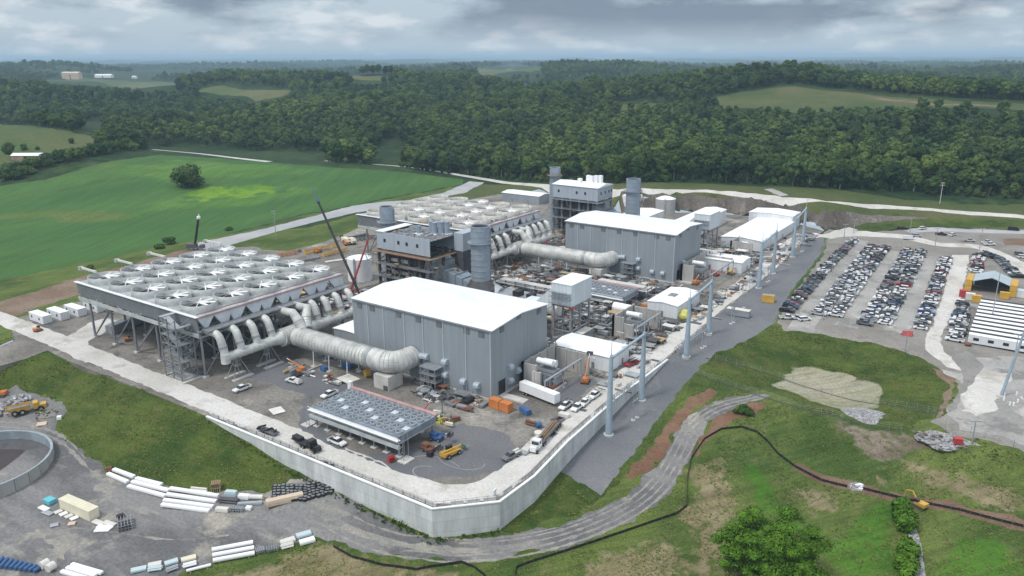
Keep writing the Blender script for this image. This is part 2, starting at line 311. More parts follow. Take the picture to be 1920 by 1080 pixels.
def hout(x, y):
    x = np.atleast_1d(np.asarray(x, float)); y = np.atleast_1d(np.asarray(y, float)); z = np.empty(x.shape)
    for i in range(0, len(x), 20000):
        t, l = polar(x[i:i+20000], y[i:i+20000])
        z[i:i+20000] = np.hypot(t[:, None]-CP[None, :, 0], l[:, None]-CP[None, :, 1]) @ W_[:nC]+W_[nC]
    r = np.hypot(x-OX, y-OY); w = np.clip((r-620)/1200, 0, 1)
    s = sum(np.sin((x*math.cos(a)+y*math.sin(a))*k*6.28+ph)*(1/k)**.85 for a, ph, k in WV)
    w2 = np.clip((r-700)/500, 0, 1)*np.interp(r, [3000, 9000], [1, .5]); s2 = sum(np.sin((x*math.cos(a)+y*math.sin(a))*6.28/L+ph) for a, ph, L in WS)
    return z+w2*s2*3.6+w*s*.024*np.interp(r, [1800, 4000, 9000, 25000], [1, .6, .55, 1.1])
def hz(x, y):
    x = np.atleast_1d(np.asarray(x, float)); y = np.atleast_1d(np.asarray(y, float))
    return np.where(inpoly(x, y, PAD), 0., hout(x, y))
def P(px, py):                                   # where the sight line of a pixel meets the ground
    r = ray(px, py); hl = math.hypot(r[0], r[1]); d = np.geomspace(100, 6000, 500)
    x = OX+r[0]/hl*d; y = OY+r[1]/hl*d; z = H+r[2]/hl*d; g = z-hz(x, y); k = np.nonzero(g < 0)[0]
    if not len(k): return *un(px, py, 0), 0.
    i = max(int(k[0]), 1); lo, hi = d[i-1], d[i]
    for _ in range(14):
        m = (lo+hi)/2
        if H+r[2]/hl*m > hz(OX+r[0]/hl*m, OY+r[1]/hl*m)[0]: lo = m
        else: hi = m
    x, y = OX+r[0]/hl*hi, OY+r[1]/hl*hi
    return x, y, float(hz(x, y)[0])
def P2(px, py): return P(px, py)[:2]
# ------------------------------------------------------------------ ground materials
MT['grass'] = ground('grass', (.050, .086, .020), (.108, .142, .036), (.16, .145, .065), (.045, .16, 2.2), .5, p2=(.56, .78), bmp=.25, stretch=(1, .55, 1, .7), streak=(.95, .2, .6))
MT['grass_slope'] = ground('grass_slope', (.036, .066, .014), (.080, .110, .023), (.10, .092, .04), (.07, .28, 2.4), .55, p2=(.54, .74), bmp=.3, streak=(.1, .14, .7))
MT['grass_back'] = ground('grass_back', (.06, .088, .028), (.105, .108, .045), (.045, .08, .022), (.012, .06, .6), .3)
MT['pasture'] = ground('pasture', (.07, .105, .035), (.115, .12, .05), (.06, .10, .028), (.008, .03, .25), .25)
MT['crop'] = ground('crop', (.044, .112, .030), (.064, .138, .036), (.050, .098, .028), (.012, .05, .9), .22, stretch=(1, .25, 1, .25), streak=(2.1, .13, .25))
MT['forest_floor'] = ground('forest_floor', (.016, .036, .013), (.032, .058, .02), (.045, .07, .028), (.012, .03, .12), .45)
MT['soil'] = ground('soil', (.17, .115, .08), (.225, .17, .13), (.11, .10, .05), (.04, .2, 1.), .25)
MT['yard_gravel'] = ground('yard_gravel', (.125, .125, .128), (.215, .212, .21), (.32, .305, .275), (.05, .12, 1.3), .28, p2=(.6, .75), stretch=(.5, 1.6, 1, -.35), d_=(.36, .335, .28))
MT['track_pale'] = ground('track_pale', (.30, .285, .25), (.20, .197, .192), (.25, .24, .215), (.12, .4, 1.6), .3, stretch=(.4, 1.8, 1, .3), p=(.36, .62))
MT['pad'] = ground('pad', (.16, .15, .135), (.255, .24, .215), (.10, .098, .095), (.035, .11, 1.0), .34, p2=(.52, .66), d_=(.37, .35, .31))
MT['pad_busy'] = ground('pad_busy', (.095, .088, .082), (.20, .19, .178), (.045, .044, .042), (.09, .22, .9), .5, p2=(.5, .58), d_=(.42, .41, .39))
MT['gravel_blue'] = ground('gravel_blue', (.125, .13, .14), (.16, .163, .17), (.23, .225, .215), (.03, .1, 1.6), .22, p2=(.62, .76))
MT['strip'] = ground('strip', (.135, .142, .155), (.175, .18, .19), (.215, .215, .22), (.03, .1, 1.7), .2, p2=(.6, .75))
MT['road_pale'] = ground('road_pale', (.50, .485, .45), (.58, .57, .545), (.42, .40, .36), (.05, .16, 1.2), .18, p2=(.54, .7), d_=(.37, .345, .305))
MT['track_faint'] = ground('track_faint', (.24, .245, .255), (.29, .29, .295), None, (.05, .2, 1.6), .15)
MT['road_grey'] = ground('road_grey', (.33, .34, .355), (.40, .405, .41), (.46, .45, .43), (.03, .1, 1.), .14)
MT['lot'] = ground('lot', (.21, .198, .18), (.26, .245, .225), (.165, .158, .148), (.04, .11, .9), .2)
MT['lot_grey'] = ground('lot_grey', (.27, .262, .25), (.36, .352, .335), (.2, .196, .188), (.03, .09, .9), .2, p2=(.55, .64), d_=(.55, .53, .5))
MT['wet'] = ground('wet', (.215, .21, .2), (.26, .25, .235), (.17, .165, .155), (.06, .2, 1.), .18)
MT['riprap'] = ground('riprap', (.30, .30, .31), (.42, .42, .43), (.16, .16, .165), (.3, 1.2, 2.2), .5, p2=(.48, .56), bmp=.4)
MT['rock'] = ground('rock', (.115, .10, .085), (.17, .15, .13), (.25, .235, .21), (.06, .14, .8), .4, p2=(.58, .66), stretch=(1, 1, .12))
MT['trench'] = ground('trench', (.13, .085, .055), (.19, .13, .09), (.09, .085, .04), (.1, .4, 1.6), .35)
def ground_soft(name, base, patch, hard=1.):
    m = bpy.data.materials.new(name); nt, b = nodes(m); v = coord(nt); cs = []
    for a, b_, c_, sc, p2, st in (base, patch):
        n1 = nz(nt, sc[0], v, 6, .6, st); c = ramp(nt, n1, a, b_, .4, .6)
        c = mix(nt, ramp(nt, nz(nt, sc[1], v, 5, .62, st), G3(0), G3(.9), *p2), c, tuple(c_)); cs.append(c)
    at = nt.nodes.new('ShaderNodeAttribute'); at.attribute_name = 'edge'
    k = nz(nt, patch[3][0]*2.2, v, 7, .68)
    q = nt.nodes.new('ShaderNodeMath'); q.operation = 'MULTIPLY_ADD'; nt.links.new(k, q.inputs[0]); q.inputs[1].default_value = 1.7*hard; q.inputs[2].default_value = -.85*hard
    ad = nt.nodes.new('ShaderNodeMath'); ad.operation = 'ADD'; nt.links.new(q.outputs[0], ad.inputs[0]); nt.links.new(at.outputs['Fac'], ad.inputs[1])
    c = mix(nt, ramp(nt, ad.outputs[0], G3(0), G3(1), .05, .55), cs[0], cs[1])
    c = streaks(nt, v, c, .95 if patch[3][2] > 1.5 else 2.1, .2 if patch[3][2] > 1.5 else .13, .6 if patch[3][2] > 1.5 else .25)
    f = nz(nt, patch[3][2], v, 3, .7); c = mix(nt, 1., c, ramp(nt, f, G3(.6), G3(1.4), .25, .75), 'MULTIPLY')
    nt.links.new(c, b.inputs['Base Color']); b.inputs['Roughness'].default_value = .95; b.inputs['Specular IOR Level'].default_value = .15
    if patch[3][2] > 1.5: bump(nt, b, f, .6, .2)
    return m
GB = ((.050, .086, .020), (.108, .142, .036), (.16, .145, .065), (.045, .16, 2.2), (.56, .78), (1, .55, 1, .7))
CB = ((.044, .112, .030), (.064, .138, .036), (.050, .098, .028), (.012, .05, .9), (.55, .7), (1, .25, 1, .25))
FB = ((.016, .036, .013), (.032, .058, .02), (.045, .07, .028), (.012, .03, .12), (.55, .7), None)
MT['straw'] = ground_soft('straw', GB, ((.23, .195, .115), (.165, .145, .075), (.09, .105, .036), (.14, .35, 2.6), (.55, .7), (1, .35, 1, .9)), 1.9)
MT['grass_lush'] = ground_soft('grass_lush', GB, ((.045, .125, .014), (.07, .15, .02), (.035, .08, .014), (.06, .3, 2.5), (.55, .7), None))
MT['mud'] = ground_soft('mud', GB, ((.14, .115, .085), (.205, .175, .135), (.09, .095, .04), (.1, .5, 1.8), (.5, .62), None))
MT['red_soil'] = ground('red_soil', (.155, .08, .052), (.20, .12, .08), (.10, .09, .042), (.08, .25, 1.6), .3, p2=(.52, .7))
MT['pond'] = ground_soft('pond', ((.034, .062, .016), (.062, .092, .022), (.088, .08, .04), (.05, .3, 2.6), (.6, .78), None), ((.33, .31, .235), (.27, .265, .185), (.19, .20, .10), (.06, .2, 1.6), (.56, .7), None), .5)
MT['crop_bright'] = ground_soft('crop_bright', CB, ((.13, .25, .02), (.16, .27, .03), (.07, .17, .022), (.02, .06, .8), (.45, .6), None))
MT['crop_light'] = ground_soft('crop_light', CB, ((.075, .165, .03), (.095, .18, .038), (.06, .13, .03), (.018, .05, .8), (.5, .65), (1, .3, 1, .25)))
MT['crop_dry'] = ground_soft('crop_dry', CB, ((.115, .14, .045), (.085, .14, .03), (.06, .13, .025), (.02, .06, .8), (.55, .7), None))
SOFT = {'straw': 5., 'grass_lush': 5., 'mud': 2.5, 'pond': 1.3, 'crop_bright': 18., 'crop_light': 25., 'crop_dry': 14.}
# ------------------------------------------------------------------ ground regions (later ones lie on top of earlier ones)
REG = []
def reg(name, material, pts, jit=.5, world=False, seg=None):
    REG.append((name, material, [tuple(p[:2]) for p in pts] if world else [P2(*p) for p in pts], jit, seg))
def ribbon(name, material, pts, w, jit=.3, world=False, w2=None):
    c = [Vector(p[:2]) if world else Vector(P2(*p)) for p in pts]
    f = []                                       # smooth the centre line
    for i in range(len(c)-1):
        p0, p1, p2, p3 = c[max(i-1, 0)], c[i], c[i+1], c[min(i+2, len(c)-1)]
        for k in range(4):
            t = k/4; f.append(.5*((2*p1)+(p2-p0)*t+(2*p0-5*p1+4*p2-p3)*t*t+(3*p1-p0-3*p2+p3)*t**3))
    f.append(c[-1]); L = []; Rr = []
    for i, p in enumerate(f):
        d = (f[min(i+1, len(f)-1)]-f[max(i-1, 0)]).normalized(); nrm = Vector((-d.y, d.x))
        ww = w if w2 is None else w+(w2-w)*i/(len(f)-1)
        L.append(p+nrm*ww/2); Rr.append(p-nrm*ww/2)
    reg(name, material, L+Rr[::-1], jit, True)
def pol_ring(a0, a1, r0, r1, k=40):
    t = np.linspace(a0, a1, k); x, y = unpolar(t, np.full(k, math.log(r0))); x2, y2 = unpolar(t[::-1], np.full(k, math.log(r1)))
    return list(zip(x, y))+list(zip(x2, y2))
reg('meadow', 'grass', pol_ring(-1.5, 1.5, 25, 480), 0, True)
reg('pasture', 'pasture', [(-200, 240), (0, 232), (60, 236), (140, 250), (185, 260), (178, 283), (120, 308), (40, 330), (-60, 345), (-200, 350)], 3)
reg('hay_field', 'pasture', [(352, 172), (420, 160), (548, 170), (528, 181), (480, 190), (430, 178)], 3)
reg('hay_field', 'pasture', [(50, 150), (140, 144), (340, 155), (330, 165), (200, 157)], 3)
reg('hay_field', 'pasture', [(890, 131), (960, 126), (1015, 130), (1000, 136), (900, 138)], 10)
reg('hay_field', 'pasture', [(600, 146), (680, 143), (760, 146), (700, 151), (620, 151)], 10)
reg('hill_meadow', 'grass_back', [(1335, 184), (1430, 168), (1490, 161), (1600, 174), (1700, 184), (1800, 190), (1960, 197), (1960, 210), (1700, 206), (1500, 212), (1400, 203), (1100, 205), (1180, 195)], 2)
reg('crop_field', 'crop', [(-250, 350), (0, 349), (110, 335), (190, 306), (300, 290), (420, 297), (505, 304), (560, 309), (612, 313), (700, 319), (800, 328), (868, 336), (868, 345), (800, 358), (700, 376), (640, 390), (560, 403), (470, 428), (365, 452), (300, 462), (170, 490), (0, 526), (-250, 575)], 1.5)
reg('crop_field', 'crop_dry', [(-100, 412), (0, 402), (100, 392), (190, 393), (255, 400), (270, 409), (230, 417), (140, 418), (60, 408), (-100, 425)], 2.5)
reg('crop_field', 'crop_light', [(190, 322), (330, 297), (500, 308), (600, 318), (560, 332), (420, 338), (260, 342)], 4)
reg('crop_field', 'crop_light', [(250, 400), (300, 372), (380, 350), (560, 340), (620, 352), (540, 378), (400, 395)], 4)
reg('crop_field', 'crop_dry', [(395, 345), (470, 343), (500, 348), (430, 353)], 2)
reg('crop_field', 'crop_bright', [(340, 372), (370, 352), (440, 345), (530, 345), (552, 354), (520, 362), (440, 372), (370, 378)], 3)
reg('crop_field', 'crop_dry', [(110, 330), (190, 306), (230, 300), (255, 309), (200, 318), (140, 333), (60, 345)], 2)
reg('verge', 'grass', [(-250, 578), (0, 528), (170, 492), (300, 464), (365, 454), (470, 430), (560, 405), (640, 392), (700, 378), (800, 360), (868, 347), (880, 350), (830, 364), (700, 392), (560, 414), (470, 436), (365, 468), (330, 480), (170, 552), (0, 622), (-250, 700)], 1)
reg('dirt_strip', 'soil', [(-250, 625), (0, 566), (80, 542), (150, 519), (230, 500), (330, 471), (365, 463), (380, 470), (330, 486), (230, 525), (165, 548), (60, 580), (0, 606), (-250, 665)], 1)
reg('back_grass', 'grass_back', [P2(*p) for p in ((860, 358), (890, 345), (960, 346), (1100, 347), (1190, 344), (1300, 343), (1440, 350), (1600, 360), (1960, 384), (1960, 436))]+[un(*p) for p in ((1760, 425), (1640, 431), (1600, 432), (1545, 433), (1500, 421), (1440, 411), (1380, 403), (1300, 398), (1240, 400), (1165, 399), (1100, 374), (1010, 362), (935, 366), (880, 374), (830, 370))], 1, True)
reg('rock_face', 'rock', [p[:2] for p in RB3]+[p[:2] for p in RT3[::-1]], .6, True)
ribbon('back_road', 'road_pale', [un(*p) for p in BRD], 6.5, .3, True)
ribbon('back_road', 'road_pale', [(285, 280), (330, 284), (400, 291), (505, 303)], 9)
ribbon('back_road', 'lot_grey', [(1440, 354), (1455, 360), (1470, 367)], 6)
ribbon('hill_track', 'soil', [(1640, 184), (1700, 190), (1755, 196), (1800, 196), (1890, 200)], 7)
reg('left_road', 'road_grey', [(355, 468), (370, 455), (430, 443), (500, 428), (560, 412), (600, 402), (660, 386), (720, 378), (760, 376), (830, 362), (880, 340), (908, 342), (870, 362), (800, 374), (740, 383), (690, 395), (660, 400), (600, 414), (520, 434), (450, 454), (400, 470)], .6)
reg('plant_pad', 'pad', PAD, 0, True)
reg('grass_wedge', 'grass', [(475, 459), (560, 432), (680, 399), (690, 421), (640, 441), (600, 456), (540, 471), (490, 468)], .8)
# the lower land
reg('lower_yard', 'yard_gravel', [(-250, 1080), (-250, 760), (-100, 748), (0, 742), (30, 722), (75, 742), (118, 752), (128, 770), (105, 800), (130, 830), (205, 888), (330, 918), (495, 925), (545, 897), (602, 906), (660, 936), (740, 982), (800, 1009), (860, 1012), (960, 1005), (1080, 975), (1180, 925), (1240, 865), (1270, 800), (1320, 762), (1380, 742), (1445, 741), (1395, 757), (1335, 787), (1302, 832), (1285, 882), (1250, 930), (1180, 980), (1080, 1020), (960, 1045), (840, 1052), (720, 1042), (640, 1018), (590, 1006), (400, 1052), (330, 1082), (300, 1110), (-250, 1180)], .7)
reg('grass_slope', 'grass_slope', [(-250, 740), (-100, 712), (0, 686), (90, 661), (160, 689), (300, 744), (400, 785), (480, 830), (560, 888), (545, 897), (495, 922), (400, 923), (330, 916), (205, 886), (130, 828), (105, 798), (128, 768), (118, 750), (75, 740), (30, 720), (-100, 746), (-250, 758)], .6)
reg('grass_slope', 'grass_slope', [(745, 984), (808, 1003), (830, 1004), (927, 990), (1000, 942), (1062, 866), (1090, 875), (1150, 862), (1175, 880), (1165, 905), (1080, 965), (960, 998), (860, 1004), (800, 1002)], .8)
RC = [Vector(P2(*p)) for p in [(600, 962), (680, 1003), (760, 1026), (860, 1035), (960, 1027), (1080, 999), (1180, 954), (1238, 905), (1272, 850), (1300, 800), (1350, 765), (1425, 744)]]
for off, w, m0, m1 in ((-2.6, .6, 0, 9), (-.9, .6, 2, 12), (.7, .45, 0, 11), (2.3, .55, 3, 12), (3.3, .4, 0, 6)):
    q_ = []
    for i in range(m0, min(m1+1, len(RC))): d = (RC[min(i+1, len(RC)-1)]-RC[max(i-1, 0)]).normalized(); q_.append(RC[i]+Vector((-d.y, d.x))*off)
    ribbon('wheel_tracks', 'track_pale', q_, w, .25, True)
for pts, w in (([(640, 985), (690, 1004), (760, 1022), (850, 1033), (960, 1025), (1010, 1015)], 1.6), ([(0, 800), (60, 806), (110, 826), (150, 862), (190, 900)], .6), ([(0, 790), (70, 797), (120, 820), (160, 860)], .5), ([(60, 1010), (140, 990), (230, 1000), (320, 1012), (430, 1003)], .6)):
    ribbon('wheel_tracks', 'track_pale', pts, w, .5)
for c in ((600, 950, 3), (628, 962, 3.5), (196, 912, 3), (205, 920, 2.2), (80, 1000, 3), (115, 1015, 4), (125, 1005, 2.5), (100, 1040, 3.5), (330, 950, 1.6), (90, 1050, 3)):
    q = P2(c[0], c[1]); reg('pale_patch', 'track_pale', [(q[0]+c[2]*(1+.4*math.sin(5*a+c[0]))*math.cos(a)*.9, q[1]+c[2]*.7*(1+.4*math.sin(3*a+c[1]))*math.sin(a)) for a in np.linspace(0, 6.2, 16)], .3, True)
reg('gantry_strip', 'strip', [(33.2, -14.5), (31.9, -9.8), (30.2, 21), (30.2, 59), (27.5, 120), (26.5, 200), (23, 262), un(1545, 437), un(1545, 455), un(1536, 480), un(1482, 547), un(1452, 605), un(1420, 622), un(1345, 658), un(1305, 690), un(1252, 742), un(1206, 794), un(1152, 854), un(1128, 880), un(1105, 868)], .4, True)
reg('red_bank', 'red_soil', [(1168, 892), (1205, 855), (1250, 795), (1290, 745), (1330, 728), (1345, 735), (1300, 770), (1265, 810), (1238, 865), (1185, 905)], .8)
reg('red_bank', 'red_soil', [(1298, 850), (1310, 820), (1340, 787), (1400, 757), (1450, 752), (1420, 770), (1370, 795), (1330, 822), (1308, 856)], .8)
reg('red_bank', 'grass_slope', [(1240, 790), (1290, 728), (1320, 708), (1330, 722), (1290, 742), (1250, 795), (1205, 850), (1190, 865)], .8)
reg('parking_lot', 'lot', [(1545, 436), (1600, 434), (1700, 430), (1800, 428), (1920, 430), (1980, 450), (2060, 600), (2100, 900), (1960, 862), (1860, 828), (1800, 818), (1745, 792), (1790, 760), (1797, 720), (1760, 690), (1700, 662), (1640, 643), (1540, 631), (1470, 620), (1458, 606), (1490, 548), (1542, 482), (1550, 455)], .7)
reg('basin_grass', 'grass_slope', [(1442, 621), (1500, 621), (1560, 632), (1640, 644), (1720, 668), (1772, 695), (1785, 722), (1768, 780), (1700, 800), (1640, 790), (1560, 768), (1440, 734), (1310, 692), (1345, 660), (1400, 636)], .8)
reg('pond_bed', 'pond', [(1482, 688), (1510, 687), (1600, 703), (1648, 718), (1655, 732), (1640, 766), (1588, 772), (1530, 754), (1448, 724)], 1.)
reg('riprap', 'riprap', [(1575, 769), (1600, 764), (1640, 768), (1662, 776), (1640, 797), (1610, 790)], .6)
reg('riprap', 'riprap', [(1700, 818), (1745, 806), (1790, 812), (1840, 836), (1800, 838), (1740, 836)], .6)
reg('mud_patch', 'mud', [(1545, 778), (1600, 795), (1690, 808), (1770, 824), (1800, 840), (1720, 846), (1660, 872), (1630, 862), (1600, 826)], 1.5)
reg('mud_patch', 'soil', [(1748, 690), (1785, 700), (1790, 725), (1770, 775), (1755, 785), (1768, 745), (1778, 720)], .7)
reg('straw_patch', 'straw', [(1296, 868), (1348, 855), (1385, 900), (1412, 960), (1440, 1060), (1370, 1095), (1290, 1060), (1272, 975)], 2)
reg('straw_patch', 'straw', [(1488, 912), (1540, 910), (1572, 935), (1568, 962), (1520, 975), (1492, 945)], 1.5)
reg('straw_patch', 'straw', [(400, 1085), (520, 1040), (610, 1018), (700, 1052), (860, 1068), (960, 1100), (700, 1140), (400, 1140)], 2)
reg('straw_patch', 'straw', [(1250, 1040), (1330, 1040), (1350, 1090), (1200, 1100)], 2)
reg('lush_patch', 'grass_lush', [(1372, 862), (1410, 862), (1450, 905), (1490, 960), (1520, 1000), (1450, 1000), (1410, 940)], 1.5)
reg('straw_patch', 'straw', [(1120, 1050), (1250, 1000), (1290, 1010), (1280, 1090), (1100, 1100)], 2)
reg('straw_patch', 'straw', [(1690, 860), (1800, 880), (1900, 905), (1960, 960), (1900, 960), (1760, 920), (1660, 890)], 2)
reg('lush_patch', 'grass_lush', [(1590, 960), (1680, 945), (1685, 1090), (1560, 1100), (1550, 1010)], 2)
reg('lush_patch', 'grass_lush', [(1780, 1000), (1880, 1010), (1960, 1080), (1800, 1120), (1720, 1060)], 2)
ribbon('trench', 'trench', [(1490, 872), (1540, 897), (1600, 911), (1640, 921), (1700, 938), (1800, 955), (1960, 996), (2150, 1046)], 4.6, 1.2)
ribbon('stone_drain', 'riprap', [(1708, 990), (1718, 1020), (1722, 1050), (1728, 1090)], 2.2, .5)
reg('fabric_patch', 'riprap', [(1590, 908), (1604, 903), (1620, 910), (1616, 920), (1598, 920)], .5)
ribbon('footpath_wear', 'straw', [(1655, 870), (1652, 895), (1660, 925)], 2.5, .6)
# right-hand yard
reg('pale_road', 'road_pale', [(1786, 478), (1818, 478), (1810, 520), (1800, 560), (1780, 600), (1762, 640), (1770, 660), (1820, 690), (1815, 700), (1775, 688), (1735, 655), (1735, 638), (1752, 600), (1772, 540), (1780, 500)], .5)
ribbon('pale_road', 'road_pale', [(1545, 445), (1600, 437), (1680, 442), (1760, 458), (1830, 462), (1890, 485), (1960, 530)], 9, .5)
ribbon('pale_road', 'road_grey', [(1700, 434), (1800, 432), (1960, 437)], 7, .5)
reg('stone_yard', 'lot_grey', [(1760, 690), (1800, 700), (1830, 670), (1900, 668), (2100, 690), (2100, 860), (1960, 850), (1860, 815), (1800, 806), (1775, 770), (1800, 720)], .8)
reg('stone_yard', 'road_pale', [(1840, 690), (1900, 700), (1885, 740), (1830, 780), (1800, 770), (1810, 730)], 1.5)
reg('wet_track', 'wet', [(1795, 650), (1825, 665), (1845, 690), (1830, 705), (1815, 725), (1795, 760), (1780, 775), (1778, 760), (1800, 720), (1800, 690), (1785, 668)], .8)
reg('back_grass', 'grass_slope', [un(*p) for p in ((1600, 430, .3), (1650, 420, 2.2), (1745, 411, 4), (1800, 406, 5), (1960, 416, 4), (1960, 428, 1), (1800, 427, .6), (1700, 429, .3))], .6, True)
reg('dirt_strip', 'soil', [(1880, 448), (1960, 448), (1960, 462), (1885, 460)], 1)
for a, b in (((1500, 620), (1612, 450)), ((1585, 612), (1672, 470)), ((1680, 622), (1742, 480))):
    ribbon('parking_aisle', 'lot_grey', [a, ((a[0]+b[0])/2, (a[1]+b[1])/2), b], 9, .8)
# the plant platform
pr_ = [(-260, -47), (-158, -47.5), (-60, -49), (-20, -49.5), (14, -49.5), (22, -47.5), (28, -41), (28.8, -30), (27, -8), (25.6, 21), (25, 60), (22.5, 120), (21.5, 200), (17, 270), (25, 292)]
ribbon('plant_road', 'road_pale', pr_, 8.4, .35, True)
reg('plant_road', 'road_pale', [un(p[0], p[1]) for p in ((100, 650), (165, 606), (200, 596), (230, 604), (165, 640), (160, 655), (190, 675), (160, 680))], .5, True)
reg('block_yard', 'pad_busy', [(-84, 34), (20, 34), (20, 145), (-60, 146), (-84, 110)], 1.2, True)
reg('block_yard', 'pad_busy', [(-120, 50), (-84, 50), (-84, 110), (-120, 105)], 1.2, True)
reg('block_yard', 'pad_busy', [(-125, 183), (10, 185), (10, 250), (-70, 262), (-125, 255)], 1.2, True)
reg('gravel_apron', 'gravel_blue', [un(p[0], p[1]) for p in ((735, 880), (790, 895), (880, 893), (940, 878), (975, 845), (950, 815), (900, 800), (850, 795), (800, 830), (755, 845), (690, 850))], .6, True)
reg('gravel_apron', 'gravel_blue', [un(p[0], p[1]) for p in ((590, 790), (650, 845), (735, 880), (700, 862), (620, 835), (560, 800), (560, 770), (600, 690), (560, 700))], .6, True)
reg('gravel_apron', 'gravel_blue', [(-80, -30), (-42, -28), (-42, -14), (-84, -12)], .8, True)
reg('gravel_apron', 'gravel_blue', [(8, 12), (20, 8), (20, 30), (14, 34), (8, 26)], .5, True)
for cx_, cy_, rr in ((12, -43, 5), (11, -40, 8), (14, -33, 7)):
    a0 = random.random()*6
    ribbon('wheel_tracks', 'track_faint', [(cx_+rr*math.cos(a0+t), cy_+rr*.6*math.sin(a0+t)) for t in np.linspace(0, 2.8, 9)], .28, .06, True)
reg('pale_patch', 'road_pale', [un(p[0], p[1]) for p in ((730, 905), (800, 920), (900, 915), (960, 890), (940, 905), (860, 930), (780, 935))], .6, True)
# ------------------------------------------------------------------ one partition of the ground
V2 = []; E2 = []
def addpoly(xy, jit, seg=None):
    out = []; n = len(xy)
    for i in range(n):
        a = np.array(xy[i]); b = np.array(xy[(i+1) % n]); L = float(np.hypot(*(b-a)))
        r = math.hypot(a[0]-OX, a[1]-OY); sg = seg or max(1.3, r*.008); k = max(1, min(200, int(L/sg)))
        nn = np.array((-(b-a)[1], (b-a)[0]))/max(L, 1e-6)
        for j in range(k):
            q = a+(b-a)*j/k
            if jit and j: q = q+nn*jit*2.2*noise.noise(Vector((q[0]/(jit*5), q[1]/(jit*5), .5)))
            elif jit: q = q+nn*jit*.6*noise.noise(Vector((q[0]/(jit*5), q[1]/(jit*5), .5)))
            out.append((float(q[0]), float(q[1])))
    return out
PO = []
for nm, mm, xy, jit, seg in REG:
    ring_ = addpoly(xy, jit, seg); t, l = polar([p[0] for p in ring_], [p[1] for p in ring_]); k0 = len(V2)
    pp = list(zip(t.tolist(), l.tolist())); PO.append(pp); V2 += pp; n = len(pp); E2 += [(k0+i, k0+(i+1) % n) for i in range(n)]
tt = np.concatenate([np.linspace(-1.55, -.72, 26), np.arange(-.70, .701, .0115), np.linspace(.72, 1.55, 26)])
ll = np.concatenate([np.linspace(math.log(22), math.log(110), 12), np.arange(math.log(115), math.log(900), .022), np.arange(math.log(905), math.log(46000), .034)])
gt, gl = np.meshgrid(tt, ll); gt = gt+rng.uniform(-.003, .003, gt.shape)*(np.abs(gt) < .7); V2 += list(zip(gt.ravel().tolist(), gl.ravel().tolist()))
vo, eo, fo, *_ = geometry.delaunay_2d_cdt([Vector(v) for v in V2], E2, [], 0, 1e-7, False)
vo = np.array([(v.x, v.y) for v in vo]); fo = np.array([f for f in fo if len(f) == 3])
cen = vo[fo].mean(1); rid = np.full(len(fo), -1); inpad = np.zeros(len(fo), bool)
for i, pp in enumerate(PO):
    a = np.array(pp); bb = (cen[:, 0] >= a[:, 0].min()) & (cen[:, 0] <= a[:, 0].max()) & (cen[:, 1] >= a[:, 1].min()) & (cen[:, 1] <= a[:, 1].max())
    ix = np.nonzero(bb)[0]; k = inpoly(cen[ix, 0], cen[ix, 1], pp); rid[ix[k]] = i
    if REG[i][0] == 'plant_pad': inpad[ix[k]] = True
wx, wy = unpolar(vo[:, 0], vo[:, 1]); zo = hout(wx, wy)
def dens(pl, st=2.):
    o = []
    for a, b in zip(pl, pl[1:]):
        a = np.array(a, float); b = np.array(b, float); k = max(1, int(np.hypot(*(b-a)[:2])/st)); o += [a+(b-a)*j/k for j in range(k)]
    return np.array(o+[np.array(pl[-1], float)])
bl_ = dens(RB3); tl_ = dens(RT3)
rk = np.unique(fo[np.isin(rid, [i for i, q in enumerate(REG) if q[0] == 'rock_face'])])
db = np.sqrt((wx[rk][:, None]-bl_[None, :, 0])**2+(wy[rk][:, None]-bl_[None, :, 1])**2).min(1); dq = np.sqrt((wx[rk][:, None]-tl_[None, :, 0])**2+(wy[rk][:, None]-tl_[None, :, 1])**2)
zt_ = tl_[dq.argmin(1), 2]; dt_ = dq.min(1); zb_ = bl_[np.sqrt((wx[rk][:, None]-bl_[None, :, 0])**2+(wy[rk][:, None]-bl_[None, :, 1])**2).argmin(1), 2]; zo[rk] = zb_+(zt_-zb_)*db/np.maximum(db+dt_, .01)
groups = {}
for i, r in enumerate(REG): groups.setdefault(r[0], []).append(i)
groups['hills'] = [-1]
